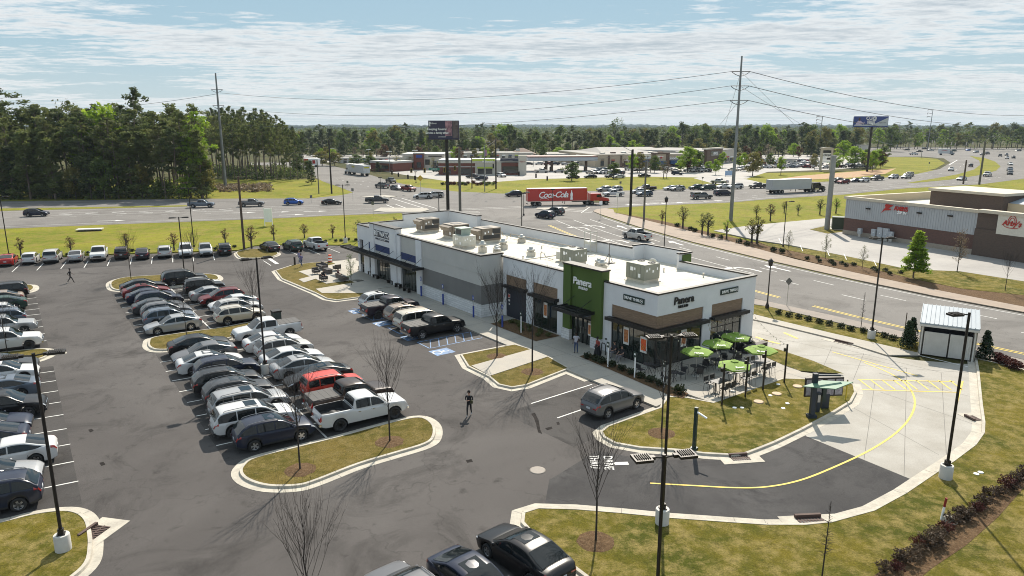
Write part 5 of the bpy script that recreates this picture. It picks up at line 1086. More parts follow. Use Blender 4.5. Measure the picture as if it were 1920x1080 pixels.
LB_=leaf_mat('brown_bud_leaves',(.15,.11,.07),(.22,.17,.11),.3);LR=leaf_mat('dark_red_leaves',(.05,.014,.014),(.09,.03,.02),.3);LDRY=leaf_mat('dry_brown_leaves',(.05,.032,.022),(.10,.07,.045),.25);LSH=leaf_mat('shrub_leaves',(.018,.028,.010),(.035,.045,.018),.2);LRU=leaf_mat('rust_leaves',(.09,.045,.022),(.13,.07,.035),.3)
BARK=mat('pine_bark',(.15,.115,.09),0.95,col2=(.09,.07,.055),scale=3);BARKG=mat('grey_bark',(.060,.050,.042),0.95,col2=(.04,.034,.03),scale=6);TWIG=mat('bare_twig',(.036,.028,.023),0.95,col2=(.022,.018,.015),scale=8)
def clump(k,c,r,n,ls,R_,flat=.75,mi=0):
 for _ in range(n):
  d=Vector((R_.gauss(0,1),R_.gauss(0,1),R_.gauss(0,1)));d.normalize();q=R_.random()**.45
  p=Vector(c)+Vector((d.x*r*q,d.y*r*q,d.z*r*q*flat));s=ls*R_.uniform(.6,1.3)
  u=Vector((R_.uniform(-1,1),R_.uniform(-1,1),R_.uniform(-.6,.6))).normalized();v=u.orthogonal().normalized();v=Quaternion(u,R_.uniform(0,6.3))@v
  k.add([p-u*s-v*s*.5,p+u*s-v*s*.5,p+u*s*.8+v*s*.5,p-u*s*.8+v*s*.5],[(0,1,2,3)],mi)
def limb(k,p,q,r0,r1,n=5,bend=.08,R_=rnd,segs=3):
 p,q=Vector(p),Vector(q);pts=[p];L=(q-p).length
 for i in range(1,segs):pts.append(p.lerp(q,i/segs)+Vector((R_.uniform(-1,1),R_.uniform(-1,1),R_.uniform(-.3,.3)))*L*bend)
 pts.append(q)
 for i in range(segs):k.tube(pts[i],pts[i+1],r0+(r1-r0)*i/segs,r0+(r1-r0)*(i+1)/segs,n,cap=False)
 return pts
def make_pine(seed,H=22,low=.4,R0=3.6,dens=1.0,shape='umbrella'):
 R_=random.Random(seed);t=MB();c=MB();lean=Vector((R_.uniform(-.5,.5),R_.uniform(-.5,.5),0))
 limb(t,(0,0,-.3),Vector((0,0,H*.96))+lean,.26,.06,7,.012,R_,5)
 n=int(36*dens)
 for i in range(n):
  f=low+(1-low)*(i+R_.random())/n;z=H*f;g=(f-low)/(1-low)
  if shape=='umbrella':rad=R0*(.55+.75*math.sin(math.pi*min(1,g*.85+.12)))*(1 if g<.8 else(1-g)*3.5+.25)
  else:rad=R0*(1.15-g*.95)
  a=R_.uniform(0,6.283);rr=rad*R_.uniform(.35,1.0);b=Vector((0,0,z))+lean*f;e=b+Vector((math.cos(a)*rr,math.sin(a)*rr,R_.uniform(.1,.9)))
  limb(t,b-Vector((0,0,.4)),e,.055,.02,4,.06,R_,2)
  clump(c,e,R_.uniform(.8,1.35)*(1 if g<.85 else.8),int(46*R_.uniform(.7,1.2)),.26,R_,.62)
  if R_.random()<.5:clump(c,b.lerp(e,.55),R_.uniform(.6,.95),22,.24,R_,.6)
 return t.mesh('trunk',BARK),c.mesh('crown',LP)
def make_broad(seed,H=9,R0=3.2,low=.28,n=34,ls=.20,per=70,gap=.0):
 R_=random.Random(seed);t=MB();c=MB();limb(t,(0,0,-.2),(0,0,H*.55),.17,.09,7,.01,R_,3)
 for i in range(n):
  g=(i+.5)/n;z=H*(low+(1-low)*g*.95);prof=math.sin(math.pi*min(1,.16+g*.80))**.8;a=R_.uniform(0,6.283);rr=R0*prof*R_.uniform(.3,1.0)
  e=Vector((math.cos(a)*rr,math.sin(a)*rr,z));b=Vector((0,0,max(H*.15,min(z*.7,H*.55))));limb(t,b,e,.05,.015,4,.06,R_,2)
  clump(c,e,R0*R_.uniform(.22,.40),int(per*R_.uniform(.6,1.2)),ls,R_,.8)
 return t.mesh('trunk',BARKG),c.mesh('crown',LM)
def make_fullpine(seed,H=16):return make_pine(seed,H,.06,3.4,1.5,'cone')
def make_bare(seed,H=6.0,spread=.30,n1=25,vase=True):
 """young street tree without leaves: straight stem, many steep ascending branches"""
 R_=random.Random(seed);k=MB();c=MB();st=H*.34
 limb(k,(0,0,-.1),(0,0,st),.062,.05,7,.004,R_,2);limb(k,(0,0,st),(R_.uniform(-.1,.1),R_.uniform(-.1,.1),H*.97),.048,.007,6,.02,R_,5)
 def rec(p,d,L,r,lev):
  q=p+d*L;mid=p+d*L*.5+Vector((R_.uniform(-1,1),R_.uniform(-1,1),0))*L*.09+Vector((0,0,-L*.03));c.tube(p,mid,r,r*.72,4,cap=False);c.tube(mid,q,r*.72,r*.35,4,cap=False)
  if lev<=0:return
  for _ in range(3 if lev>1 else 3):
   f=R_.uniform(.25,.9);b=p.lerp(q,f);nd=(d+Vector((R_.uniform(-1,1),R_.uniform(-1,1),R_.uniform(.3,.9)))*.40).normalized();rec(b,nd,L*R_.uniform(.38,.60),r*.50,lev-1)
 for i in range(n1):
  g=(i+.5)/n1;z=st*(.95)+(H*.86-st)*g;a=i*2.4+R_.uniform(-.3,.3);el=(1.13+R_.uniform(-.14,.12)-.10*g)if vase else.5;sp_=math.cos(el)
  d=Vector((math.cos(a)*sp_,math.sin(a)*sp_,math.sin(el))).normalized();L=H*(.52*(1-g)+.12)*R_.uniform(.8,1.1);rec(Vector((0,0,z)),d,L,.016*(1-g*.5),2)
 return k.mesh('trunk',TWIG),c.mesh('branches',TWIG)
def make_shrub(seed,r=.42,m_=None,n=150,ls=.06,flat=.75,cone=False):
 R_=random.Random(seed);c=MB()
 if cone:
  for i in range(14):
   g=i/13;clump(c,(0,0,.25+2.3*g),.85*(1-g*.75),110,.085,R_,.6)
 else:
  clump(c,(0,0,r*.55),r,n,ls,R_,flat)
  for _ in range(5):clump(c,(R_.uniform(-.4,.4)*r,R_.uniform(-.4,.4)*r,r*R_.uniform(.5,.9)),r*.5,n//5,ls,R_,.8)
 return c.mesh('foliage',m_ or LSH)
PINES=[make_pine(s,22,lo,r0,d)for s,lo,r0,d in((1,.42,3.4,1.0),(2,.50,3.0,.9),(3,.36,3.8,1.1),(4,.55,3.3,.8))]
FPINES=[make_fullpine(s,16)for s in(11,12)]
CYP=make_pine(77,16,.14,3.3,4.2,'cone')
BROADS=[make_broad(s,9,r0,lo,n)for s,r0,lo,n in((21,3.0,.28,34),(22,3.6,.22,40),(23,2.6,.34,28))]
AIRY=[make_broad(s,9,3.0,.3,30,.13,26)for s in(31,32)]
BARES=[make_bare(s)for s in(41,42,43)]
NT={}
def tree(pair,base_h,p,h,label,group=None,mtl=None,rz=None,wid=1.0,name='tree',z=0.0,cat='tree',crown='crown'):
 p=p if isinstance(p,Vector)else G(*p);e=empty(name,(p.x,p.y,z),rnd.uniform(0,6.28)if rz is None else rz,label,cat,group);s=h/base_h;e.scale=(s*wid,s*wid,s)
 put('trunk',pair[0],e);c=put(crown,pair[1],e)
 if mtl:c.material_slots[0].link='OBJECT';c.material_slots[0].material=mtl
 return e
# left wood: front row along the highway, rows behind
def px_of(X,Y,Z=0):
 zc=Z-CH;dep=Y*cP-zc*sP;up=Y*sP+zc*cP;return 960+FPX*X/dep,540-FPX*up/dep
cnt=0
LQ=[]
for row,(yb,n,hmin,hmax)in enumerate(((373.2,17,13,20),(370.0,18,17,22),(366,17,18,23),(361,16,19,24),(354,15,20,25),(346,12,21,26))):
 for i in range(n):
  x=-60+(455-row*3)*(i+rnd.uniform(.1,.9))/n;yy=yb-max(0,(x-200))*.012+rnd.uniform(-1,1)
  LQ.append((x,yy,rnd.uniform(hmin,hmax),row))
for x,yy,h,row in LQ:
 full=row==0 and rnd.random()<.75 or row==1 and rnd.random()<.35
 bright=(50<x<110 and row==0 and rnd.random()<.5)or(x>355 and row<=1)
 if row==0 and rnd.random()<.28 and not bright:tree(rnd.choice(BROADS),9,(x,yy),h*.62,'leafy understorey tree at the highway edge of the left wood','trees of the left wood',rnd.choice((LM,LPD,LO)),name='wood_tree',wid=1.0);continue
 m_=LG_ if bright and rnd.random()<.35 else rnd.choice((LP,LP,LPD,LPO if row<2 else LP))
 if full:tree(rnd.choice(FPINES),16,(x,yy),min(h,17),'full skirted pine at the highway edge of the left wood','trees of the left wood',m_,name='pine_tree',wid=rnd.uniform(.95,1.3))
 else:tree(rnd.choice(PINES),22,(x,yy),h,'tall dark pine standing inside the left wood','trees of the left wood',m_,name='pine_tree',wid=rnd.uniform(.9,1.2))
for(px,yb,top,pr,m_,wd,lab)in((20,362,166,PINES[3],LPD,1.35,'tall open crowned pine above the wood at the left edge'),(143,362,189,AIRY[0],LPO,.8,'thin pale tree rising above the wood'),(200,360,198,PINES[1],LPD,1.0,'dark round topped pine rising above the wood'),(271,360,172,PINES[2],LPD,1.0,'tallest round crowned pine above the left wood'),(90,361,205,PINES[3],LPD,1.2,'flat topped dark pine left of the thin pale tree'),(205,364,203,BROADS[1],LG_,.9,'bright yellow green tree rising out of the wood'),(182,366,215,BROADS[0],LG_,.8,'bright green tree left of the yellow green one'),(378,371.5,262,BROADS[2],LG_,.6,'bright lime leafed tree at the right end of the front wood'),(388,371,300,BROADS[1],LO,.8,'yellow leafed bushy tree at the wood corner')):
 h=hgt(px,yb,top);tree(pr,22 if pr in PINES else 9,(px,yb),h,lab,None,m_,name='pine_tree' if pr in PINES else 'tree',wid=wd)
# recessed second stand, x 395..575
for row,(yb,n,a,b,tp)in enumerate(((337,14,395,565,238),(333,15,392,572,226),(329,15,392,560,218),(324,12,390,545,210),(319,10,395,530,204))):
 for i in range(n):
  x=a+(b-a)*(i+rnd.uniform(.1,.9))/n;fall=max(0,x-490)*.34;h=hgt(x,yb,tp+fall+rnd.uniform(-4,10))
  tree(rnd.choice(PINES[:2]if row else PINES),22,(x,yb+rnd.uniform(-1,1)),h,'slender tall pine in the stand behind the left steel pole','pines behind the steel pole',rnd.choice((LP,LP,LPD,LPO)),name='pine_tree',wid=rnd.uniform(.62,.85))
for px,yb,h,m_,lab in((585,346,7.5,LPD,'dark evergreen bush tree beside the side road corner'),(578,331,6,LM,'green bush tree left of the side road'),(560,330,8,LM,'leafy tree at the foot of the tall pines')):
 tree(FPINES[0]if m_ is LPD else BROADS[1],16 if m_ is LPD else 9,(px,yb),h,lab,None,m_,name='evergreen_tree')
ug=MB()
for i in range(330):
 x=rnd.uniform(-70,392);yy=rnd.choice((373.0,371.5,369,366,362,357,350))+rnd.uniform(-1,.6);clump(ug,G(x,yy)+Vector((0,0,rnd.uniform(.6,2.6))),rnd.uniform(1.4,2.8),30,.34,rnd,.9,rnd.randrange(3))
for i in range(170):
 x=rnd.uniform(396,575);yy=rnd.uniform(318,337);clump(ug,G(x,yy)+Vector((0,0,rnd.uniform(.6,2.2))),rnd.uniform(1.2,2.6),24,.36,rnd,.9,rnd.randrange(3))
tag(ug.build('undergrowth',[LP,LM,LPD]),'tangled green undergrowth at the foot of the left wood','undergrowth',kind='stuff')
br=MB()
R2=random.Random(5)
for i in range(150):clump(br,G(395+R2.random()*110,349+R2.random()*11)+Vector((0,0,.5)),1.3,14,.35,R2,.6)
tag(br.build('brambles',LB_),'dry brown bramble bank below the tall pines','brambles',kind='stuff')
# far tree line behind the shops (individual trees), three depths
kinds_far=[(PINES,LPD),(PINES,LPD),(PINES,LP),(BROADS,LM),(BROADS,LO),(BROADS,LPD),(AIRY,LB_),(BROADS,LPO),(PINES,LPD),(BROADS,LM),(BROADS,LG_)]
LABF={LG_:'bright spring green tree in the tree line behind the shops',LPD:'dark evergreen tree in the tree line behind the shops',LP:'green pine in the tree line behind the shops',LM:'mid green leafy tree in the tree line behind the shops',LO:'yellow green tree in the tree line behind the shops',LB_:'brown budding tree in the tree line behind the shops',LPO:'olive toned tree in the tree line behind the shops'}
def far_x(i,n,a,b):return a+(b-a)*(i+rnd.uniform(0,1))/n
for yb,n,a,b,t0,t1 in((293.5,66,560,1610,254,272),(289,70,540,1640,242,260),(284,64,520,1700,233,250),(276,44,1100,1960,230,246),(279,32,1640,1960,238,256)):
 for i in range(n):
  x=far_x(i,n,a,b)+0*(yb)
  if yb>280 and x>1560 and rnd.random()<.5:continue
  ks,m_=rnd.choice(kinds_far);h=hgt(x,yb,rnd.uniform(t0,t1)if ks is not AIRY else t1)
  pr=rnd.choice(ks)
  if ks is PINES and yb>288.5:pr=rnd.choice(FPINES)
  tree(pr,16 if pr in FPINES else(22 if ks is PINES else 9),(x,yb+rnd.uniform(-.6,.6)),h,LABF[m_],'tree line behind the shops',m_,name='far_tree',wid=1.5 if ks is PINES else(1.0 if h>12 else 1.3))
for px,yb,top,m_,pr,lab in((1152,286,221,LM,AIRY[1],'tall airy green tree above the far tree line'),(1278,284,229,LPD,BROADS[0],'dark round crown above the shop with blue awnings'),(1302,287,233,LM,AIRY[0],'pale green tree in front of the round dark crown'),(1545,292,240,LO,BROADS[1],'large yellow green tree behind the sign tower'),(1520,292,244,LO,BROADS[0],'yellow green tree left of the sign tower'),(1505,284,232,LPD,BROADS[2],'dark tree cluster right of the steel pole'),(905,280,232,LPD,PINES[3],'dark pine just right of the left billboard'),(895,281,236,LPD,PINES[0],'smaller dark pine right of the left billboard'),(760,281,232,LPD,PINES[3],'dark pine left of the left billboard'),(1700,270,229,LPD,PINES[3],'lone flat topped pine right of the blue billboard'),(665,297,275,LB_,AIRY[0],'brown budding tree behind the white truck'),(680,298,280,LB_,AIRY[1],'second brown budding tree behind the white truck')):
 tree(pr,22 if pr in PINES else 9,(px,yb),hgt(px,yb,top),lab,None,m_,name='far_tree',wid=.8 if pr in BROADS else 1.2)
# mid distance individual trees round the shopping centre
XT=[(R2.uniform(840,1120),R2.uniform(300,306))for _ in range(8)]+[(R2.uniform(1340,1660),R2.uniform(300,322))for _ in range(16)]+[(R2.uniform(590,830),R2.uniform(299,306))for _ in range(9)]+[(R2.uniform(1130,1330),R2.uniform(321,326))for _ in range(5)]
for i,(px,yb)in enumerate(XT):tree(BROADS[i%3],9,(px,yb),R2.uniform(5.5,9),f'small spring tree among the shopping lots, {["lime", "green", "yellowish", "rusty"][i % 4]} one','small trees of the shopping centre',(LG_,LM,LO,LRU)[i%4],name='tree',wid=1.0)
for px,yb,top,wpx,m_,pr,lab in((604,311,286,32,LO,BROADS[1],'round yellow green tree left of the white truck'),(628,311,287,24,LO,BROADS[0],'yellow green tree directly above the white truck'),(668,311,292,26,LM,BROADS[1],'green tree behind the white trailer'),(693,318,294,26,LM,BROADS[0],'green tree at the tail of the white trailer'),(709,322,306,14,LPD,FPINES[1],'dark cone shaped evergreen by the side road'),(743,320,293,26,LO,AIRY[0],'pale yellow tree right of the dark cone evergreen'),(770,318,295,22,LO,AIRY[1],'thin yellow tree left of the brick shop'),(707,300,280,12,LB_,AIRY[0],'thin brown tree above the small red roof'),(813,322,296,16,LO,AIRY[0],'thin yellow tree before the brick tower shop'),(1072,339,306,30,LM,BROADS[0],'round green tree on the verge above the red trailer'),(1150,335,307,24,LM,BROADS[2],'round green tree on the verge above the red cab'),(1047,298,279,24,LG_,BROADS[1],'lime green tree above the fuel canopy'),(1098,293,276,22,LG_,BROADS[2],'lime green tree right of the fuel canopy'),(1066,293,270,10,LPD,FPINES[0],'dark cypress behind the fuel canopy'),(1080,293,271,11,LPD,FPINES[1],'second dark cypress behind the fuel canopy'),(1172,322,299,20,LRU,AIRY[0],'rusty brown tree left of the shop with blue awnings'),(1195,323,298,24,LRU,AIRY[1],'rusty brown tree in front of the first shop sign'),(1220,323,299,22,LRU,AIRY[0],'rusty brown tree below the shop tower'),(1244,334,303,22,LPO,AIRY[1],'thin olive tree on the grass bank, left of pair'),(1250,334,304,18,LRU,AIRY[0],'thin rusty tree on the grass bank, right of pair'),(1289,323,277,36,LG_,BROADS[0],'big bright green tree in front of the shop with blue awnings'),(1276,321,302,20,LG_,BROADS[1],'low bright green tree left of the big one'),(1319,310,296,12,LG_,BROADS[2],'small bright green tree at the shop corner'),(1328,322,305,18,LG_,BROADS[1],'small lime tree in the car park, left of pair'),(1342,328,301,16,LG_,BROADS[0],'small lime tree in the car park, right of pair'),(1342,308,289,24,LM,BROADS[1],'green tree in front of the dark shop tower'),(1386,315,295,18,LG_,BROADS[0],'bright green tree right of the pylon'),(1411,330,289,34,LO,BROADS[1],'large yellow green tree right of the pylon'),(1464,328,296,16,LG_,BROADS[2],'slim lime tree before the right car park'),(1527,318,298,16,LPO,AIRY[0],'olive tree left of the tall sign tower'),(1602,315,277,36,LG_,BROADS[0],'large lime tree right of the thick grey pole'),(1580,308,266,26,LG_,BROADS[2],'airy bright tree beside the thick grey pole'),(1623,315,289,22,LO,BROADS[1],'yellow green tree under the blue billboard'),(1642,316,283,26,LG_,BROADS[1],'bright green tree right of the billboard post'),(1655,312,277,20,LM,BROADS[2],'mid green tree right of the billboard post'),(1646,276,247,34,LPO,BROADS[0],'olive domed tree beyond the blue billboard'),(1683,276,250,36,LPO,BROADS[1],'wide olive tree right of the blue billboard'),(1440,296,272,26,LB_,AIRY[1],'pale brown tree at the far car park edge'),(930,290,262,26,LB_,AIRY[0],'grey brown bare tree behind the brick restaurant')):
 h=hgt(px,yb,top-2);p=G(px,yb);wm=1.3*wpx*p.y/FPX;base=16 if pr in FPINES else 9;r0={0:3.0,1:3.6,2:2.6}[BROADS.index(pr)]if pr in BROADS else 3.1
 tree(pr,base,(px,yb),h,lab,None,m_,name='tree',wid=wm/(2.15*r0*h/base))
# distant woods beyond: one uncountable mass
dw=MB();R3=random.Random(9)
ico=bmesh.new();bmesh.ops.create_icosphere(ico,subdivisions=2,radius=1.0);iv=[v.co.copy()for v in ico.verts];ifc=[tuple(v.index for v in f.verts)for f in ico.faces];ico.free()
for _ in range(3600):
 d=640*math.exp(R3.random()*1.65);a=R3.uniform(-.72,.72);x,y=d*math.sin(a)*1.05,d*math.cos(a)
 h=R3.uniform(10,18.5)*(1 if d<1500 else 1.08);r_=R3.uniform(4,7)*(1+d/1200)
 kk=1 if d<1600 else 2;ls_=(.75 if kk==1 else 1.6)
 for _q in range(3 if kk==1 else 2):clump(dw,(x+R3.uniform(-.6,.6)*r_,y+R3.uniform(-1,1)*r_,h*R3.uniform(.45,.85)),r_*R3.uniform(.45,.8),15,ls_,R3,.8,R3.randrange(3))
DWM=mat('distant_wood_leaves',(.030,.042,.018),0.95,col2=(.075,.085,.03),scale=.012,amt=1,grain=.5,bscale=.9,bump=1.0)
tag(dw.build('distant_woods',[LPD,LM,LPO]),'unbroken far woods fading towards the horizon','woods',kind='stuff')
hl=MB();n=900
for k_,(D,hh,sd_)in enumerate(((4200,26,1),(6000,44,2))):
 top=[];
 for i in range(n+1):
  a=-.85+1.7*i/n;z=hh*(.72+.35*pnoise(Vector((i*.012*sd_,sd_*3.1,0)))+.16*pnoise(Vector((i*.35,sd_,2)))+.12*rnd.random());top.append((D*math.sin(a),D*math.cos(a),z))
 vs=[(x,y,-1)for x,y,z in top]+top+[(x*1.12,y*1.12,z*.9)for x,y,z in top];m_=n+1
 hl.add(vs,[(r*m_+i,r*m_+i+1,(r+1)*m_+i+1,(r+1)*m_+i)for r in range(2)for i in range(n)],0,True)
tag(hl.build('hills',DWM),'low wooded hills on the horizon','hills',kind='structure')
# ---------------------------------------------------------------- young bare trees in the lot
for px,yb,top,lab,ring_ in(((563,885),0,688,'bare young tree at the left end of the nearest grass island',1),((731,832),0,650,'bare young tree at the right end of the nearest grass island',1),((932,671),0,508,'bare young tree left of the crossing path by the entrance',1),((998,700),0,508,'bare young tree right of the crossing path by the entrance',1),((1117,1020),0,795,'bare young tree on the lower right lawn by the kerb',1),((1240,816),0,625,'bare young tree on the patio lawn beside the lamp post',1),((585,1235),0,925,'large bare crown cut by the bottom edge',1),((246,525),0,438,'bare tree on the far grass island, left',0),((364,514),0,430,'bare tree on the far grass island beside the lamp post',0),((350,632),0,545,'bare tree at the left end of the middle grass island',0),((478,612),0,500,'bare tree at the right end of the middle grass island',0),((14,664),0,560,'bare tree on the left island between parked rows',0),((1884,548),0,474,'bare tree right of all others on the far lawn',0),((1950,860),0,760,'bare sapling stem cut by the right edge',0)):
 h=hgt(px[0],px[1],top);tree(BARES[rnd.randrange(3)],6.0,px,h,lab,'bare young trees of the car park',None,name='bare_tree',z=.12,crown='branches',wid=.68 if px[1]>1200 else.86)
 if ring_:mulch_ring(px,.85,label='pine straw ring around the '+lab[:60]if len(('pine straw ring around the '+lab).split())<=16 else 'pine straw ring at the tree nearest '+str({585:'the bottom edge',998:'the entrance path',932:'the accessible bays',1240:'the patio',1117:'the drive through lettering',563:'the navy SUV',731:'the white pickup'}.get(px[0],'the near island')))
for px,top,m_,lab,wd in(((1712,523),441,LG_,'bright green feathery young tree on the far lawn strip',.75),):tree(CYP,16,px,hgt(*px,top),lab,None,m_,name='cypress_tree',z=.16,wid=1.25)
for px,top,m_,lab in(((1477,476),434,LPO,'thin olive young tree near the pale restaurant lot, leftmost'),((1547,487),440,LPO,'thin olive young tree second from the left by the pale lot'),((1616,506),462,LPO,'low spreading olive tree by the pale lot'),((1794,512),432,LB_,'thin brown leaved young tree before the brown restaurant wall'),((659,537),478,LM,'young leafing tree beside the lounge patio')):
 tree(AIRY[rnd.randrange(2)],9,px,hgt(*px,top),lab,None,m_,name='young_tree',z=.15,wid=.62)
SMALLT=[make_broad(61,3.4,1.0,.38,20,.07,22),make_broad(62,3.4,1.2,.36,24,.07,26)]
for i,(px,py,top)in enumerate(((40,482,447),(134,477,445),(238,472,438),(327,471,438),(423,460,430),(472,466,425),(514,452,422),(571,448,421),(624,448,422),(674,450,415),(740,430,408))):
 tree(SMALLT[i%2],3.4,(px,py),hgt(px,py,top),f'small rusty ornamental tree on the lawn edge, {ORD[i]} from the left','ornamental trees on the back lawn',LRU if i<9 else LPO,name='ornamental_tree',z=.1)
for i,(px,py,top)in enumerate(((1241,421,395),(1280,428,388),(1316,441,402),(1327,442,400),(1362,449,413),(1409,457,412),(1419,458,405),(1444,415,383),(1470,400,378),(1496,404,384),(1537,403,374),(1567,401,372),(1418,410,385))):
 tree(SMALLT[i%2]if i<7 else SMALLT[1],3.4,(px,py),hgt(px,py,top),f'small ornamental tree beyond the avenue, {ORD[i] if i < 12 else "one more"} in that planting','ornamental trees beyond the avenue',(LRU,LO,LPO,LPO,LG_,LO,LO)[i%7],name='ornamental_tree',z=.1)
for px,py,top,lab in((1613,624,550,'thin bare conifer sapling among the low shrubs'),(1540,1092,945,'thin dark conifer sapling at the bottom edge')):
 h=hgt(px,py,top);e=empty('sapling',(*G(px,py).xy,.12),0,lab,'sapling');k=MB();k.tube((0,0,0),(.05,0,h),.035,.008,6);k.build('trunk',TWIG,e);k=MB();R_=random.Random(px)
 for i in range(90):
  z=h*R_.uniform(.3,.97);a=R_.uniform(0,6.3);L=R_.uniform(.15,.55)*(1.15-z/h);k.tube((.03,0,z),(math.cos(a)*L,math.sin(a)*L,z+.12),.010,.004,3,cap=False)
 k.build('branches',TWIG,e)
# shrubs
SHM=[make_shrub(s,.40)for s in(71,72)];TWS=[]
for sd_ in(81,82):
 R_=random.Random(sd_);k=MB()
 for i in range(46):
  a=R_.uniform(0,6.3);el=R_.uniform(.5,1.4);L=R_.uniform(.35,.75);d=Vector((math.cos(a)*math.cos(el),math.sin(a)*math.cos(el),math.sin(el)));k.tube((0,0,0),d*L,.012,.005,3,cap=False);clump(k,d*L*.85,.12,9,.045,R_,.9)
 TWS.append(k.mesh('foliage',LDRY))
SHC=make_shrub(73,cone=True,m_=leaf_mat('cone_conifer',(.018,.035,.016),(.035,.06,.025),.2));SHR=make_shrub(74,.55,LR,260,.07)
def shrub(p,label,group,s=1.0,me=None,z=.14,name='shrub',cat='shrub',m_=None):
 q=p if isinstance(p,Vector)else G(*p);o=put(name,me or SHM[rnd.randrange(2)],None,(q.x,q.y,z),rnd.uniform(0,6));o.scale=(s*rnd.uniform(.9,1.15),s*rnd.uniform(.9,1.15),s)
 if m_:o.material_slots[0].link='OBJECT';o.material_slots[0].material=m_
 return tag(o,label,cat,group)
for i,p in enumerate(((1460,591),(1479,596),(1497,599.5),(1515,603.5),(1535,608.5),(1555,613),(1577,618),(1595.5,622.5),(1619,626),(1639,630.5),(1657,635),(1674,640))):shrub(p,f'low dark shrub in the grass strip by the avenue, {ORD[i]} from the left','shrubs along the avenue strip',1.0)
for i,(x,y)in enumerate(((1048,300),(1110,318),(1155,335),(1228,362),(1305,390),(1367,420),(1445,448),(1520,475),(1590,505),(1735,563))):shrub((840+x/4,600+y/4),f'clipped dark shrub in the patio bed, {ORD[i]} from the entrance','shrubs in the patio bed',1.05 if i<9 else 1.35)
for i,(x,y)in enumerate(((1513,488),(1532,487),(1536,493),(1558,494),(1563,499),(1577,497),(1586,501),(1600,500),(1638,508),(1643,512),(1660,511),(1668,517),(1688,515),(1450,473),(1465,476),(1400,462),(1385,457),(1350,450),(1335,447),(1295,433),(1303,436),(1270,426))):shrub((x,y),f'small dark round shrub in the brown bed across the avenue, {ORD[i]} planted','shrubs across the avenue',1.0 if i<13 else 1.5)
for i in range(26):
 t=i/25;shrub((1664+t*258+rnd.uniform(-7,7),1079-t*182+rnd.uniform(-7,7)),f'dry brown shrub in the lower right bed, {ORD[i]} from the bottom','shrubs in the lower right bed',rnd.uniform(.6,1.05),TWS[rnd.randrange(2)],m_=(LR if i%5==1 else LDRY),z=.14)
sheet('mulch_bed',[(1630,1090),(1700,1042),(1755,1008),(1820,968),(1880,915),(1960,850),(2080,850),(1920,918),(1870,975),(1810,1028),(1745,1072),(1700,1110)],.142,MULCH,'diagonal mulch bed crossing the lower right lawn','mulch bed')
for p,lab in(((1700,655),'dense green conifer left of the bin enclosure, front one'),((1707,648),'dense green conifer left of the bin enclosure, rear one'),((1845,676),'dense green conifer right of the bin enclosure')):shrub(p,lab,None,.9,SHC,.12,'conifer_bush','conifer')
for i,p in enumerate(((1870,679),(1882,685),(1895,691),(1903,695))):shrub(p,f'dark red leafed shrub right of the conifer, {ORD[i]} from the left','red shrubs by the bin enclosure',1.0,SHR)
for i in range(12):shrub((725+i*.0,0)if False else LB(-1.4+rnd.uniform(-.8,.8),11.8+i*.55),'low grey green shrub under the restaurant side windows','shrubs under the side windows',.75,m_=LPO)
for i,(x,y)in enumerate(((610,456),(630,455),(653,452),(668,453),(640,454),(248,473),(404,470),(440,466),(165,478),(128,481),(300,473))):shrub((x,y),'tiny dark shrub in the mulch line behind the back row','shrubs behind the back row',.9)
shrub((1409,655),'round green bush at the corner of the patio lawn',None,1.2,z=.15)
for i in range(26):shrub((868+rnd.uniform(-40,60),346+rnd.uniform(-3,2)),'dark low bush in the planted bed before the brick restaurant','bushes before the brick restaurant',2.0,m_=rnd.choice((LSH,LM,LR)),z=0)
# ------------------------------------------------------------------ poles and street furniture
POLEB=mat('pole_black',(.020,.016,.013),.45,metal=.3);POLEG=mat('pole_steel',(.22,.235,.24),.5,metal=.3,col2=(.15,.15,.15),scale=.25,amt=1);WOODP=mat('pole_wood',(.095,.062,.042),.9,col2=(.06,.04,.03),scale=2);WOODG=mat('pole_grey_wood',(.13,.12,.10),.9,col2=(.09,.08,.07),scale=2)
WCON=mat('white_concrete',(.52,.50,.46),.8,col2=(.42,.40,.37),scale=2);LAMPG=mat('lamp_lens',(.35,.34,.31),.3)
def lot_lamp(px,py,top,heads,label,base=True,ang=0,z=.12,hs=1.0):
 p=G(px,py);h=hgt(px,py,top);e=empty('lamp_post',(p.x,p.y,z),R(ang),label,'lamp post','car park lamp posts');h-=z
 zb=0
 if base:
  k=MB();k.lathe([(.33,-.1),(.33,.72),(.31,.76)],n=20);k.build('concrete_base',WCON,e);zb=.76
 k=MB();k.box(-.16,.16,-.16,.16,zb,zb+.05);k.box(-.11,.11,-.11,.11,zb+.05,zb+.28);k.tube((0,0,zb),(0,0,h),.075,.065,8);k.build('pole',POLEB,e)
 for s in heads:
  k=MB();k.tube((0,0,h-.12),(s*.5,0,h-.06),.035,n=6);k.box(min(s*.35,s*.5),max(s*.35,s*.5),-.09,.09,h-.14,h-.02);k.build('arm',POLEB,e)
  k=MB();a,b=s*.5,s*1.15;k.box(min(a,b),max(a,b),-.24*hs,.24*hs,h-.12,h-.02)
  for i in range(7):xx=a+(b-a)*(.12+.12*i);k.box(xx-.012,xx+.012,-.2,.2,h-.02,h+.03)
  hd=k.build('lamp_head',POLEB,e);k=MB();k.box(min(a,b)+.06,max(a,b)-.06,-.18,.18,h-.135,h-.121);k.build('lens',LAMPG,hd)
 return e
lot_lamp(120,1035,662,(1,-1),'tall double headed lamp post in the lawn corner at the bottom left',ang=25);lot_lamp(1241,985,628,(1,-1),'lamp post on a white base at the edge of the lower right lawn',ang=10);lot_lamp(1772,900,586,(-1,),'single headed lamp post on a white base right of the concrete lane',ang=10);lot_lamp(1633,637,445,(1,-1),'lamp post on a white base among the low shrubs by the avenue',ang=10)
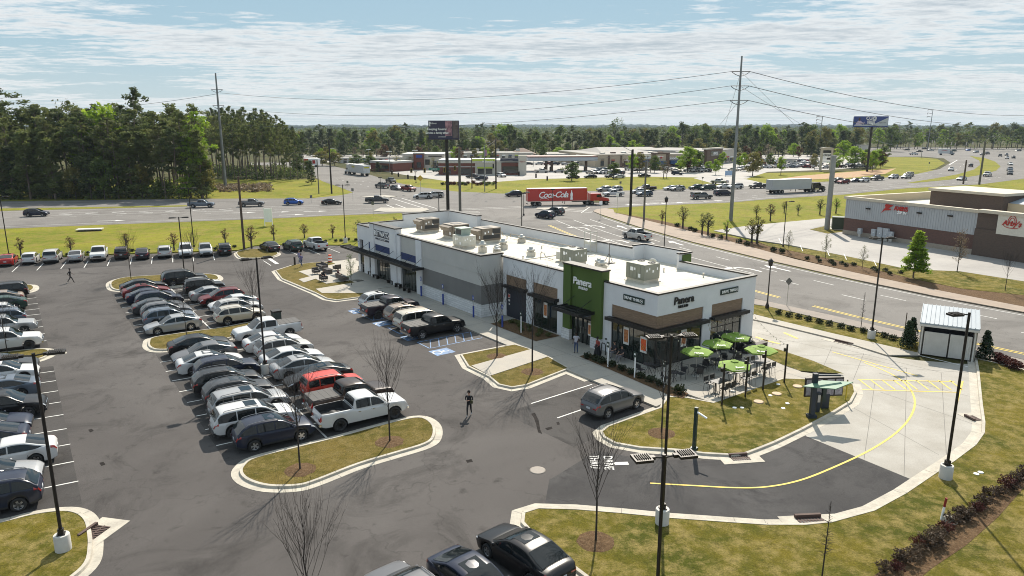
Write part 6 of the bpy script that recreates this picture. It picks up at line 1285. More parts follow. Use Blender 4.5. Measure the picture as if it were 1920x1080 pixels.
lot_lamp(498,700,483,(1,-1),'lamp post on a white base between the parked rows',ang=35,z=0);lot_lamp(346,514,407,(1,-1),'lamp post on the far grass island',False,ang=20);lot_lamp(364,464,352,(1,-1),'lamp post at the lawn edge behind the back row',False,ang=10);lot_lamp(648,456,346,(1,-1),'lamp post on a white base beside the long canopy end',ang=10);lot_lamp(17,480,368,(1,-1),'lamp post at the lawn edge, far left',False,ang=10);lot_lamp(978,480,360,(1,),'lamp post rising behind the white roof',False)
# the lamp below the frame whose double heads show large
lot_lamp(1228,1190,852,(1,-1),'nearest lamp post with two big black heads over the lane mouth',ang=12,hs=1.25)
def pole(name,px,py,top,r,m,label,cat='pole',r1=None,group=None,tx=None,z=0):
 p=G(px,py);h=hgt(px,py,top);k=MB();k.tube((0,0,-.2),(0,0,h),r,r1 or r*.8,10);o=k.build(name,m);o.location=(p.x,p.y,z);return tag(o,label,cat,group),h,p
UP=[('utility_pole',458,468,331,.19,WOODP,'brown wooden utility pole behind the back row of cars'),('utility_pole',622,363,262,.24,POLEB,'black utility pole at the side road corner'),('utility_pole',598,363,300,.16,WOODG,'grey wooden pole left of the black corner pole'),('utility_pole',863,408,277,.30,WOODG,'grey pole standing right of the billboard column'),('utility_pole',885,353,291,.17,WOODP,'short brown pole on the verge before the brick restaurant'),('utility_pole',930,354,260,.24,POLEB,'black pole right of the flag pole'),('utility_pole',1182,405,280,.26,POLEB,'black street light pole on the corner lawn'),('utility_pole',1207,416,302,.22,WOODG,'grey wooden pole right of the black street light'),('utility_pole',1806,345,300,.28,WOODP,'brown wooden pole leaning beside the outer lanes'),('utility_pole',1836,346,265,.33,WOODG,'dark utility pole carrying lines above the far restaurant'),('utility_pole',1623,350,346,.1,POLEB,'short black post behind the far restaurant roof')]
PT={}
for nm,px,py,top,r,m,lab in UP[:-1]:
 o,h,p=pole(nm,px,py,top,r,m,lab,'utility pole');PT[(px,py)]=Vector((p.x,p.y,h))
def arm_lamp(px,py,top,tipx,label,m,both=None,hh=None):
 p=G(px,py);h=hgt(px,py,top);e=empty('street_light',(p.x,p.y,0),0,label,'street light');k=MB();k.tube((0,0,0),(0,0,h),.14,.09,8);k.build('pole',m,e)
 for t in([tipx]if both is None else[tipx,both]):
  L=(t-px)*p.y/FPX;k=MB();k.path([(0,0,h-.6),(L*.5,0,h+.4),(L,0,h+.75)],.06);a=k.build('arm',m,e);k=MB();s=1 if L>0 else-1;k.box(min(L,L+s*.9),max(L,L+s*.9),-.2,.2,h+.68,h+.85);k.build('lamp_head',POLEG,a)
arm_lamp(1727,297,252,1750,'double armed street light on the verge of the far curve',POLEG,1722);arm_lamp(1704,285,251,1718,'single armed street light left of the double one',POLEG);arm_lamp(1862,281,250,1870,'pale street light beyond the far curve',POLEG);arm_lamp(909,359,272,914,'slim grey street light before the brick restaurant',POLEG);arm_lamp(1932,290,250,1908,'street light reaching in at the right edge',POLEG)
k=MB();e=empty('street_light',(*G(1180,405).xy,0),0,'curved lamp arm mast reaching left over the verge','street light');h=hgt(1180,405,281);k.tube((0,0,0),(0,0,h),.1,.08,8);k.build('pole',POLEB,e);k=MB();k.path([(0,0,h-.3),(-1.5,0,h+.5),(-3.4,0,h+1.2)],.05);k.box(-4.2,-3.4,-.15,.15,h+1.12,h+1.26);k.build('arm',POLEG,e)
for px,py,top in((1000,312,296),(1084,309,290),(1137,308,282),(1141,305,283),(1154,312,291),(731,322,284),(779,318,282),(692,305,280),(624,309,278),(1213,330,291),(1238,314,293)):
 p=G(px,py);h=hgt(px,py,top);e=empty('lamp_post',(p.x,p.y,0),0,'pale slim lamp post in the shopping centre car park','lamp post','lamp posts of the shopping centre');k=MB();k.tube((0,0,0),(0,0,h),.11,.09,6);k.build('pole',POLEG,e);k=MB();k.box(-1.2,1.2,-.2,.2,h-.1,h+.08);k.build('lamp_head',SIGNW,e)
def lantern(px,py,top,label,z=.12):
 p=G(px,py);h=hgt(px,py,top)-z;e=empty('lantern_post',(p.x,p.y,z),0,label,'street lantern','lantern posts along the avenue');k=MB();k.lathe([(.2,0),(.2,.3),(.12,.5),(.07,.8),(.055,h-.85)],n=10);k.build('pole',POLEB,e)
 k=MB();k.lathe([(.09,h-.85),(.2,h-.75),(.26,h-.35),(.30,h-.32),(.16,h-.15),(.05,h-.08),(.03,h)],n=8,smooth=False);k.build('lantern_head',POLEB,e)
lantern(1438,580,484,'black lantern post on the near avenue pavement');lantern(1244,490,368,'black lantern post rising behind the white roof')
for px,py,top,lab in((1468,464,377,'black lamp post at the pale restaurant lot'),(900,352,345,'')):
 if lab:lot_lamp(px,py,top,(1,),lab,False,z=.17)
for px,py,top,lab in((1634,447,391,'white wall side lamp post before the metal clad wall, left'),(1753,462,402,'white lamp post before the metal clad wall, right'),(1838,474,412,'white lamp post before the brown brick wall')):
 p=G(px,py);h=hgt(px,py,top)-.17;e=empty('lamp_post',(p.x,p.y,.17),0,lab,'lamp post');k=MB();k.tube((0,0,0),(0,0,h),.09,.07,8);k.build('pole',GALV,e);k=MB();k.lathe([(.12,h-.35),(.34,h-.1),(.34,h),(.1,h+.03)],n=10);k.build('lamp_head',GALV,e)
# thick grey pole
pole('sign_column',1550,432,292,.46,mat('galv_column',(.26,.265,.25),.6,metal=.2,col2=(.20,.205,.19),scale=.6),'very thick grey steel column beside the green transformer box','column',.43,z=.1)
# steel transmission pylons
def pylon(px,py,top,r0,label,arms,group,lean=0):
 p=G(px,py);h=hgt(px,py,top);e=empty('pylon',(p.x,p.y,0),R(lean),label,'power pylon',group);k=MB();k.tube((0,0,0),(0,0,h),r0,r0*.42,12);k.build('mast',POLEG,e);out=[]
 for ay in arms:
  z=hgt(px,py,ay);k=MB();w_=1.7
  k.path([(-w_,0,z-.1),(-w_*.6,0,z-.55),(0,0,z-.9)],.06);k.path([(w_,0,z-.1),(w_*.6,0,z-.55),(0,0,z-.9)],.06);k.tube((-w_,0,z),(w_,0,z),.07);k.build('cross_arm',POLEB,e);out.append(z)
 return Vector((p.x,p.y,0)),out,h
PA,za,hA=pylon(1370,415,105,.38,'tall steel pylon with three cross arms on the corner lawn',(134,161,188),None)
PBp,zb_,hB=pylon(423,353,137,.50,'tall steel pylon standing before the slender pines',(168,198),None)
WIRE=mat('wire_dark',(.10,.10,.11),.6)
def wire(a,b,sag,label,group='overhead power lines',r=.03,n=24):
 k=MB();a,b=Vector(a),Vector(b);pts=[]
 for i in range(n+1):t=i/n;p=a.lerp(b,t);p.z-=4*sag*t*(1-t);pts.append(p)
 k.path(pts,r,4);return tag(k.build('power_line',WIRE),label,'power line',group)
def ray_at(px,py,d):
 u=(px-960)/FPX;v=(540-py)/FPX;r=Vector((u,cP+v*sP,-sP+v*cP));t=d/r.y;return Vector((r.x*t,d,CH+r.z*t))
L_=Vector((-1.7,0,0));
wire((PBp.x+.8,PBp.y,hgt(423,353,174)),(PA.x-1.7,PA.y,za[0]),3.6,'upper power line between the two steel pylons',r=.05);wire((PBp.x+.8,PBp.y,hgt(423,353,201)),(PA.x-1.7,PA.y,za[1]),3.9,'middle power line between the two steel pylons',r=.05);wire((PBp.x+.8,PBp.y,hgt(423,353,232)),(PA.x-1.7,PA.y,za[2]),3.0,'lower power line between the two steel pylons',r=.05)
for i,(z,ey)in enumerate(zip(za,(197,217,232))):wire((PA.x+1.7,PA.y,z),ray_at(2080,ey,300),6.0,f'{["upper", "middle", "lower"][i]} power line from the right pylon to the right edge',r=.06)
wire((PBp.x,PBp.y,hgt(423,353,176)),ray_at(-90,202,300),3,'upper power line from the left pylon to the left edge',r=.06);wire((PBp.x,PBp.y,hgt(423,353,203)),ray_at(100,230,310),2,'lower power line from the left pylon into the wood',r=.06)
for i,(x2,y2)in enumerate(((1560,300),(1600,292),(1340,245),(1355,250))):wire((PA.x,PA.y,za[i%3]),ray_at(x2,y2,300 if i<2 else 180),.2,f'thin guy wire of the right pylon, {ORD[i]}','guy wires',r=.03)
wire(PT[(622,363)]-Vector((0,0,.5)),PT[(885,353)]-Vector((0,0,.3)),2.0,'span wire over the side road junction',r=.035);wire(PT[(863,408)]-Vector((0,0,.5)),PT[(930,354)]-Vector((0,0,.3)),1.2,'span wire from the grey pole across the junction',r=.035)
wire(PT[(863,408)]-Vector((0,0,.4)),PT[(1182,405)]-Vector((0,0,.5)),2.5,'span wire over the main junction',r=.035);wire(PT[(622,363)]-Vector((0,0,.8)),ray_at(420,290,228),2.0,'sagging cable from the black corner pole to the steel pylon',r=.04);wire(PT[(622,363)]-Vector((0,0,4)),ray_at(420,275,228),1.2,'second cable from the black corner pole to the steel pylon',r=.04)
wire(PT[(1836,346)]-Vector((0,0,.5)),ray_at(2050,262,300),1.0,'cable from the dark utility pole to the right edge',r=.05);wire(PT[(1836,346)]-Vector((0,0,.5)),ray_at(1640,262,420),3.0,'cable from the dark utility pole over the far junction',r=.05)
# far lattice poles
for px,py,top,lab in((1738,283,205,'slim far pylon with side arms on the right horizon'),(1534,292,218,'slim far pylon above the far tree line'),(1681,280,229,'small far pole right of the blue billboard')):
 p=G(px,py);h=hgt(px,py,top);k=MB();k.tube((0,0,0),(.02*h,0,h),.35,.2,6)
 e=empty('far_pylon',(p.x,p.y,0),0,lab,'power pylon');k.build('mast',POLEG,e)
 for q in(.98,.90,.82):k=MB();k.path([(0,0,h*q),(-3.2,0,h*q+.5),(-3.2,0,h*q-.6)],.14);k.build('cross_arm',WOODP,e)
# billboards
def billboard(px,py,x0,y0,x1,y1,d,label,face,build_face,r=.35,rot=0):
 p=G(px,py);a,b=ray_at(x0,y0,p.y),ray_at(x1,y1,p.y);w_,h_=b.x-a.x,a.z-b.z;cx=(a.x+b.x)/2-p.x
 e=empty('billboard',(p.x,p.y,0),0,label,'billboard');k=MB();k.tube((0,.3,0),(0,.3,b.z+.5),r,r,14);k.build('column',POLEB,e)
 k=MB();k.box(cx-w_/2,cx+w_/2,-.15,.15,b.z,a.z);f=k.build('board',face,e);k=MB();k.box(cx-w_/2-.1,cx+w_/2+.1,-.8,.9,b.z-.18,b.z-.02);k.box(cx-w_/2,cx+w_/2,.15,.6,b.z,a.z-.3);k.build('frame',POLEB,e)
 build_face(f,cx,(a.z+b.z)/2,w_,h_);return e
BBF=mat('board_dark',(.030,.026,.060),.5)
def flat(par,name,pts,m,y=-.17):
 k=MB();k.add([(x,y,z)for x,z in pts]+[(x,y+.01,z)for x,z in pts],[tuple(range(len(pts))),tuple(range(len(pts),2*len(pts)))[::-1]]);return k.build(name,m,par)
def face1(f,cx,cz,w_,h_):
 L=cx-w_/2;T_=cz+h_/2
 flat(f,'picture',[(L+w_*.55,T_-h_*.03),(L+w_*.77,T_-h_*.03),(L+w_*.77,T_-h_*.82),(L+w_*.55,T_-h_*.82)],mat('photo_rose',(.42,.22,.25),.5,col2=(.10,.05,.07),scale=1.6,amt=1))
 flat(f,'side_panel',[(L+w_*.79,T_-h_*.03),(L+w_*.98,T_-h_*.03),(L+w_*.98,T_-h_*.95),(L+w_*.79,T_-h_*.95)],mat('photo_brown',(.06,.035,.03),.5,col2=(.12,.1,.1),scale=1.2,amt=1))
 letters('lettering','Keeping funeral',h_*.17,SIGNW,f,(L+w_*.27,-.18,T_-h_*.46),(1,0,0),ext=.01,bold=.01);letters('lettering','service a family affair.',h_*.15,SIGNW,f,(L+w_*.29,-.18,T_-h_*.66),(1,0,0),ext=.01,bold=.01)
 letters('lettering','I',h_*.34,SIGNW,f,(L+w_*.05,-.18,T_-h_*.2),(1,0,0),ext=.01,bold=.02);letters('lettering','Palmer',h_*.13,SIGNW,f,(L+w_*.17,-.18,T_-h_*.15),(1,0,0),ext=.01);letters('lettering','OUTFRONT',h_*.08,SIGNW,f,(L+w_*.45,-.18,T_-h_*.88),(1,0,0),ext=.01)
billboard(840,404,803,226,861,261,0,'dark billboard with white wording on a thick black column',BBF,face1,.36)
def face2(f,cx,cz,w_,h_):
 L=cx-w_/2;T_=cz+h_/2
 flat(f,'white_wedge',[(L+w_*.60,T_-h_*.72),(L+w_*.99,T_-h_*.12),(L+w_*.99,T_-h_*.9),(L+w_*.02,T_-h_*.9),(L+w_*.02,T_-h_*.80),(L+w_*.4,T_-h_*.78)],mat('board_pale',(.45,.48,.52),.5))
 letters('lettering','CU@',h_*.42,SIGNW,f,(L+w_*.5,-.19,T_-h_*.2),(1,0,0),ext=.01,bold=.03);letters('lettering','university',h_*.2,SIGNW,f,(L+w_*.5,-.19,T_-h_*.44),(1,0,0),ext=.01,bold=.02);letters('lettering','village',h_*.3,SIGNW,f,(L+w_*.5,-.19,T_-h_*.62),(1,0,0),ext=.01,bold=.03);letters('lettering','apply now',h_*.16,SIGNK,f,(L+w_*.84,-.19,T_-h_*.6),(1,0,0),ext=.01)
 k=MB();c=(L+w_*.15,-.18,0)
 k.add([(L+w_*x,-.185,T_-h_*z)for x,z in((.05,.8),(.07,.6),(.12,.42),(.19,.42),(.24,.55),(.28,.62),(.30,.5),(.31,.55),(.29,.78),(.24,.72),(.22,.8))],[tuple(range(11))]);k.build('printed_shirt',mat('print_shirt',(.5,.42,.55),.6),f)
 k=MB();k.add([(L+w_*.155+math.cos(t)*w_*.03,-.187,T_-h_*.28+math.sin(t)*h_*.16)for t in[i*.524 for i in range(12)]],[tuple(range(12))]);k.build('printed_head',mat('print_head',(.07,.04,.035),.6),f)
billboard(1626,322,1602,218,1664,238,0,'blue billboard with large white letters on a black column',mat('board_blue',(.025,.05,.22),.5),face2,.45)
# traffic signals hanging on span wires
YS=mat('signal_yellow',(.55,.36,.03),.5)
for i,(px,py,d,back)in enumerate(((735,324,200,0),(747,328,198,0),(765,332,196,0),(778,334,194,0),(771,320,205,1),(796,320,204,1),(833,319,200,1),(853,316,198,1),(925,312,190,0),(973,326,188,0),(1026,335,190,0),(1005,330,190,0))):
 p=ray_at(px,py,d);e=empty('traffic_signal',(p.x,p.y,p.z-.5),0,f'{"yellow backed" if back else "black"} hanging traffic signal over the junction, {ORD[i]} from the left','traffic signal','traffic signals over the junction');k=MB();k.box(-.2,.2,-.15,.15,0,1.15);k.build('housing',POLEB,e)
 if back:k=MB();k.box(-.32,.32,.16,.18,-.1,1.25);k.build('backplate',YS,e)
 k=MB();
 for q in range(3):k.tube((0,-.15,.2+q*.37),(0,-.33,.2+q*.37),.14,.14,8,cap=False)
 k.tube((0,0,1.15),(0,0,2.2),.02,n=4);k.build('visor',POLEB,e)
for i,(px,py)in enumerate(((1748,266),(1752,267),(1772,270),(1784,270),(1791,271),(1812,270),(1824,269))):
 p=ray_at(px,py,430);k=MB();k.box(-.25,.25,-.15,.15,0,1.6);o=k.build('traffic_signal',mat('signal_white',(.45,.4,.36),.6));o.location=p-Vector((0,0,.6));tag(o,f'pale hanging signal of the distant junction, {ORD[i]} from the left','traffic signal','distant traffic signals')
def small_sign(px,py,top,label,kind,z=0):
 p=G(px,py);h=hgt(px,py,top)-z;e=empty('road_sign',(p.x,p.y,z),0,label,'road sign');k=MB();k.tube((0,0,0),(0,0,h),.035,n=6);k.build('post',GALV,e);k=MB()
 if kind=='diamond':k.add([(0,-.05,h),(-.36,-.05,h-.42),(0,-.05,h-.84),(.36,-.05,h-.42),(0,-.04,h),(-.36,-.04,h-.42),(0,-.04,h-.84),(.36,-.04,h-.42)],[(0,1,2,3),(4,7,6,5)]);m=mat('sign_back',(.16,.16,.15),.5,metal=.5)
 elif kind=='rect':k.box(-.3,.3,-.05,-.03,h-.75,h);m=SIGNW
 elif kind=='dark':k.box(-.3,.3,-.05,-.03,h-.7,h);m=mat('sign_back',(.16,.16,.15),.5)
 elif kind=='tri':k.add([(-.4,-.05,h),(0,-.05,h-.75),(.4,-.05,h)],[(0,1,2)]);m=mat('sign_back',(.16,.16,.15),.5)
 k.build('panel',m,e);return e
small_sign(1475,575,520,'grey diamond sign seen from behind by the avenue','diamond',.11);small_sign(1126,410,377,'white rectangular sign on the kerb nose of the avenue','rect',.12);small_sign(1157,398,362,'tall thin sign at the corner lawn edge','rect',.1);small_sign(652,352,339,'small sign in the side road mouth','dark');small_sign(662,378,353,'thin marker post at the side road corner','dark');small_sign(1163,356,340,'small brown sign on the verge above the truck cab','dark');small_sign(1273,366,346,'small dark sign between the lanes left of the pylon','dark');small_sign(1317,344,332,'give way sign at the shopping lane','tri')
small_sign(1741,318,304,'twin plate sign on the grass tongue of the curve','dark');small_sign(584,381,366,'thin marker post beside the blue SUV','dark');small_sign(700,405,378,'thin post beside the dark pickup','dark')
for px,py,top,lab in((714,367,333,'black signal mast on the side road island'),(823,396,360,'black signal mast on the concrete island'),(982,404,362,'black pedestrian mast in front of the red trailer'),(1036,390,355,'black pedestrian mast on the island by the trailer'),(780,343,322,'dark short mast on the side road verge')):
 p=G(px,py);h=hgt(px,py,top);e=empty('signal_mast',(p.x,p.y,0),0,lab,'signal mast');k=MB();k.lathe([(.2,0),(.2,.25),(.09,.4),(.07,h)],n=8);k.build('pole',POLEB,e);k=MB();k.box(-.5,.5,-.12,.12,h-.15,h+.1);k.build('signal_head',POLEB,e)
# white tower sign, drum, bollard, boxes
def box_thing(name,p,w_,d,h,m,label,cat,ang=0,z=0,extra=None):
 e=empty(name,(*((p if isinstance(p,Vector)else G(*p)).xy),z),R(ang),label,cat);k=MB();k.box(-w_/2,w_/2,-d/2,d/2,0,h);k.build('body',m,e)
 if extra:extra(e,w_,d,h)
 return e
e=empty('notice_board',(*G(504,425).xy,.12),0,'blank white board on two posts on the lawn','sign board');h=hgt(504,425,391)
for s in(-1,1):k=MB();k.box(s*.72-.06,s*.72+.06,-.06,.06,0,h);k.build('post',SIGNW,e)
k=MB();k.box(-.66,.66,-.05,.05,h*.22,h*.97);k.build('board',SIGNW,e)
e=empty('traffic_drum',(*G(619,493).xy,.16),0,'orange and white striped traffic drum on the patio edge','traffic drum');OR_=mat('drum_orange',(.62,.08,.02),.5)
for i,m in enumerate((OR_,SIGNW,OR_,SIGNW,OR_)):k=MB();z=i*.2;k.lathe([(.30-.015*i,z),(.285-.015*i,z+.199)],n=14);k.build('band',m,e)
k=MB();k.lathe([(.36,-.02),(.36,.05),(.3,.06)],n=14);k.build('base',POLEB,e)
def MB_box(par,name,b,m):k=MB();k.box(*b);return k.build(name,m,par)
e=box_thing('bollard',(553,498),.2,.2,1.0,POLEB,'short black bollard on the tip of the lounge lawn','bollard',36,.13);MB_box(e,'cap',(-.12,.12,-.12,.12,1.0,1.06),POLEB)
e=box_thing('litter_bin',(519,606),.75,.75,1.15,mat('bin_dark',(.03,.045,.04),.6),'dark square bin standing behind the white pickup bed','bin',36);MB_box(e,'lid',(-.42,.42,-.42,.42,1.15,1.3),POLEB)
e=box_thing('transformer_box',(1571,431),2.2,2.0,2.1,mat('utility_green',(.05,.075,.05),.6),'dark green transformer box beside the thick grey column','transformer',-20,.18);MB_box(e,'lid',(-1.15,1.15,-1.05,1.05,2.1,2.25),mat('utility_green',(.05,.075,.05),.6));MB_box(e,'pad',(-1.3,1.3,-1.2,1.2,-.05,.06),WCON)
e=empty('storm_inlet',(*G(169,434).xy,.12),R(15),'low white concrete storm inlet in the roadside lawn','storm drain');MB_box(e,'slab',(-2.1,2.1,-.8,.8,.25,.4),WCON);MB_box(e,'throat',(-1.8,1.8,-.7,.7,0,.25),POLEB)
# manhole, grates, cleanouts
k=MB();k.lathe([(.45,0),(.45,.01),(.36,.012)],n=20);o=k.build('manhole_cover',mat('iron_cover',(.22,.19,.16),.7));o.location=(*G(1008,882).xy,.008);tag(o,'round manhole cover in the asphalt near the lane mouth','manhole cover')
def grate(p,ang,label,w_=.95,d=.62,z=.03):
 p=p if isinstance(p,Vector)else G(*p);e=empty('drain_grate',(p.x,p.y,z),R(ang),label,'drain grate','kerb drain grates');MB_box(e,'apron',(-w_*1.1,w_*1.1,-d*1.2,d*1.0,-.03,.0),KERB);MB_box(e,'pit',(-w_/2,w_/2,-d/2,d/2,.0,.006),SIGNK);k=MB()
 for i in range(8):x=-w_/2+w_*(i+.5)/8;k.box(x-.035,x+.035,-d/2,d/2,.006,.03)
 k.box(-w_/2,w_/2,-.03,.03,.007,.031);k.box(-w_/2,w_/2,d/2,d/2+.15,.0,.16);k.build('bars',IRON,e)
grate((180,999),78,'rusty drain grate at the bottom left lawn corner',1.1,.7);grate((1052,1062),128,'rusty drain grate by the black sedan tail',1.1,.6);grate((1520,977),5,'drain grate in the lower kerb of the lane mouth',1.3,.5);grate((1388,860),8,'drain grate in the patio lawn kerb',1.1,.5);grate((98,664),40,'drain grate on the left island tip',.9,.5);grate((1826,785),100,'drain grate at the right edge of the concrete lane',.8,.5)
grate((1580,644),-52,'long iron drain in the kerb of the drive walk',1.6,.3)
for i,(px,py)in enumerate(((1422,757),(1456,742),(1495,728))):
 k=MB();k.lathe([(.33,0),(.33,.05),(.28,.06)],n=20);o=k.build('access_lid',mat('lid_tan',(.50,.36,.24),.8));o.location=(*G(px,py).xy,.13);tag(o,f'tan round access lid in the patio lawn, {ORD[i]} from the left','access lid','round lids in the patio lawn')
for i,(px,py)in enumerate(((1377,768),(1391,768),(1444,745),(1468,769),(1476,760),(1459,724),(1830,893),(1838,890))):
 k=MB();k.lathe([(.14,0),(.14,.03),(.12,.035)],n=12);o=k.build('cleanout_cap',SIGNW);o.location=(*G(px,py).xy,.13);tag(o,f'small white round cap set in the lawn, {ORD[i]} from the left','lawn cap','small white caps in the lawns')
e=empty('marker_post',(*G(1764,979).xy,.12),0,'white marker post with a red top on the lower right lawn','marker post');h=1.15;k=MB();k.tube((0,0,0),(.06,0,h*.6),.055,n=8);k.build('post',SIGNW,e);k=MB();k.tube((.06,0,h*.6),(.10,0,h),.057,n=8);k.build('red_top',mat('marker_red',(.25,.02,.015),.5),e)
k=MB();k.lathe([(.36,0),(.34,.12),(.22,.25),(.05,.3)],n=10);o=k.build('boulder',mat('boulder_stone',(.30,.27,.22),.9,col2=(.2,.19,.16),scale=5));o.location=(*G(1779,982).xy,.12);tag(o,'pale boulder beside the red topped marker post','boulder')
# ---------------------------------------------------------------- accessible and pick up signs
BLU=mat('sign_blue',(.02,.05,.28),.5)
for i,(px,py)in enumerate(((790,557),(831,573),(888,597),(942,616))):
 e=empty('accessible_sign',(*G(px,py).xy,.125),R(36),f'blue accessible parking sign on a blue post, {ORD[i]} from the left','parking sign','blue accessible parking signs');k=MB();k.tube((0,0,0),(0,0,1.15),.09,.09,10);k.build('post_sleeve',BLU,e);k=MB();k.tube((0,0,1.15),(0,0,1.9),.025,n=6);k.build('post',GALV,e);MB_box(e,'plate',(-.03,-.01,-.15,.15,1.75,2.2),BLU)
 k=MB();k.box(-.034,-.03,-.04,.05,1.9,2.1);k.box(-.034,-.03,-.06,.03,1.85,1.9);k.build('symbol',SIGNW,e)
for i,(px,py)in enumerate(((1139.5,691),(1189.5,711),(1244,731),(977,627))):
 e=empty('pickup_sign',(*G(px,py).xy,.13),R(36),f'white post with a small dark green plate, {ORD[i % 3]} along the patio bed' if i<3 else 'white post with a small plate in the bed by the side windows','parking sign','white sign posts');k=MB();k.tube((0,0,0),(0,0,1.65),.05,.05,8);k.build('post',SIGNW,e);MB_box(e,'plate',(-.06,-.04,-.15,.15,1.62,2.05),SIGNG);k=MB();k.box(-.064,-.06,-.07,.07,1.78,1.92);k.build('symbol',SIGNW,e)
e=empty('bicycle_rack',(*G(1131,667).xy,.125),R(36),'black hoop bicycle rack beside the entrance','bicycle rack')
for y in(0,):k=MB();k.path([(0,-.25,0),(0,-.25,.8),(0,-.15,.95),(0,.15,.95),(0,.25,.8),(0,.25,0)],.035,8);k.build('hoop',POLEB,e)
# ---------------------------------------------------------------- patio furniture
LIME=mat('lime_canvas',(.165,.27,.028),.8,col2=(.14,.235,.024),scale=2);MESHB=mat('black_mesh_metal',(.022,.022,.024),.5)
def umbrella(px,py,label,w_=1.22,h=2.28):
 p=G(px,py);e=empty('patio_umbrella',(p.x,p.y,.125),rnd.uniform(0,1),label,'umbrella','lime green patio umbrellas');k=MB();k.tube((0,0,0),(0,0,h),.022,n=8);k.lathe([(.25,0),(.25,.05),(.06,.09)],n=12);k.build('pole',GALV,e)
 c=MB();n=6;rim=[Vector((w_*math.cos(2*math.pi*i/n),w_*math.sin(2*math.pi*i/n),h-.34))for i in range(n)];top=Vector((0,0,h+.03));mid=[Vector((q.x*.2,q.y*.2,h-.02))for q in rim]
 for i in range(n):
  a,b=rim[i],rim[(i+1)%n];m_=(a+b)/2+Vector((0,0,.05));c.add([mid[i],a,m_,b,mid[(i+1)%n]],[(0,1,2),(0,2,4),(2,3,4)]);c.quad(a,b,b-Vector((0,0,.10)),a-Vector((0,0,.10)))
 co=c.build('canopy',LIME,e);c=MB()
 for i in range(n):a,b=mid[i]*1.25,mid[(i+1)%n]*1.25;c.add([Vector((a.x,a.y,h+.01)),Vector((b.x,b.y,h+.01)),Vector((0,0,h+.10))],[(0,1,2)])
 c.build('vent_cap',LIME,co);c=MB()
 for i in range(n):c.tube((0,0,h-.12),rim[i]-Vector((0,0,.03)),.012,n=4)
 c.build('ribs',POLEB,e)
 me=text_mesh('Panera',.24,.004,.12,.006);me.materials.append(SIGNW);a=math.radians(265)-e.rotation_euler.z;a=round((a-math.pi/6)/(math.pi/3))*math.pi/3+math.pi/6
 me.transform(Matrix.Rotation(a+math.pi/2,4,'Z')@Matrix.Translation((.0,-w_*.70,h-.175))@Matrix.Rotation(math.radians(16),4,'X'));put('lettering',me,co)
def chair_mesh(high=False):
 s=.70 if high else.45;k=MB();k.box(-.23,.23,-.23,.23,s-.02,s+.015);b=MB();b.box(-.26,-.235,-.23,.23,s+.10,s+.42);b.tube((-.25,-.24,s),(-.27,-.24,s+.45),.016,n=5);b.tube((-.25,.24,s),(-.27,.24,s+.45),.016,n=5);b.tube((-.27,-.24,s+.45),(-.27,.24,s+.45),.016,n=5)
 b.path([(-.25,-.25,s+.22),(.2,-.27,s+.22),(.2,-.25,s)],.014,5);b.path([(-.25,.25,s+.22),(.2,.27,s+.22),(.2,.25,s)],.014,5);legs=[]
 for x in(-1,1):
  for y in(-1,1):l=MB();l.tube((x*.21,y*.21,s),(x*.26,y*.26,0),.016,n=5);legs.append(l.mesh('leg',MESHB))
 return k.mesh('seat',MESHB),b.mesh('backrest',MESHB),legs
CHM,STM=chair_mesh(),chair_mesh(True)
def seat(x,y,ang,lab,high=False,z=.125):
 s_,b_,l_=STM if high else CHM;e=empty('bar_stool' if high else 'patio_chair',(x,y,z),ang,lab,'bar stool' if high else 'chair','black mesh patio chairs');put('seat',s_,e);put('backrest',b_,e)
 for q in l_:put('leg',q,e)
def rtable(px,py,lab,n=4,high=False,r=.42,rect=None):
 p=G(px,py);h=1.0 if high else.74;e=empty('patio_table',(p.x,p.y,.125),R(36),lab,'table','black mesh patio tables');k=MB()
 if rect:k.box(-rect[0]/2,rect[0]/2,-rect[1]/2,rect[1]/2,h-.03,h)
 else:k.lathe([(r,h-.03),(r,h)],n=20)
 k.build('tabletop',MESHB,e)
 pts=[(-rect[0]*.35,0),(rect[0]*.35,0)]if rect else[(0,0)]
 for cx,cy in pts:
  for i in range(4):a=math.pi/4+i*math.pi/2;k=MB();k.path([(cx+.05*math.cos(a),cy+.05*math.sin(a),h-.03),(cx+.07*math.cos(a),cy+.07*math.sin(a),.35),(cx+.28*math.cos(a),cy+.28*math.sin(a),0)],.018,5);k.build('leg',MESHB,e)
 if rect:
  i=0
  for sx in(-.45,.45):
   for sy in(-1,1):q=Matrix.Rotation(R(36),2)@Vector((sx*rect[0]*.6,sy*(rect[1]/2+.30)));i+=1;seat(p.x+q.x,p.y+q.y,R(36)+(math.pi/2 if sy<0 else-math.pi/2),f'{"bar stool" if high else "chair"} {ORD[i-1]} at the {lab}'[:90],high)
 else:
  for i in range(n):
   a=.6+i*2*math.pi/n;seat(p.x+math.cos(a)*(r+.38),p.y+math.sin(a)*(r+.38),a+math.pi,f'mesh chair, {ORD[i]} around the {lab}',False)
rtable(1303,706,'round table under the left umbrella',3);rtable(1341,693,'round table under the middle back umbrella',4);rtable(1375,679,'round table under the rear umbrella',3);rtable(1424,704,'high table under the right umbrella',high=True,rect=(1.25,.75));rtable(1386,722,'high table in the patio middle',high=True,rect=(1.25,.75));rtable(1348,742,'high table at the patio front corner',high=True,rect=(1.25,.75))
umbrella(1304,708,'lime umbrella left of all others');umbrella(1342,692,'lime umbrella second from the left, by the window wall');umbrella(1376,678,'lime umbrella at the rear, nearest the right end window');umbrella(1423,705,'lime umbrella on the right side of the patio');umbrella(1373,737,'lime umbrella at the front of the patio')
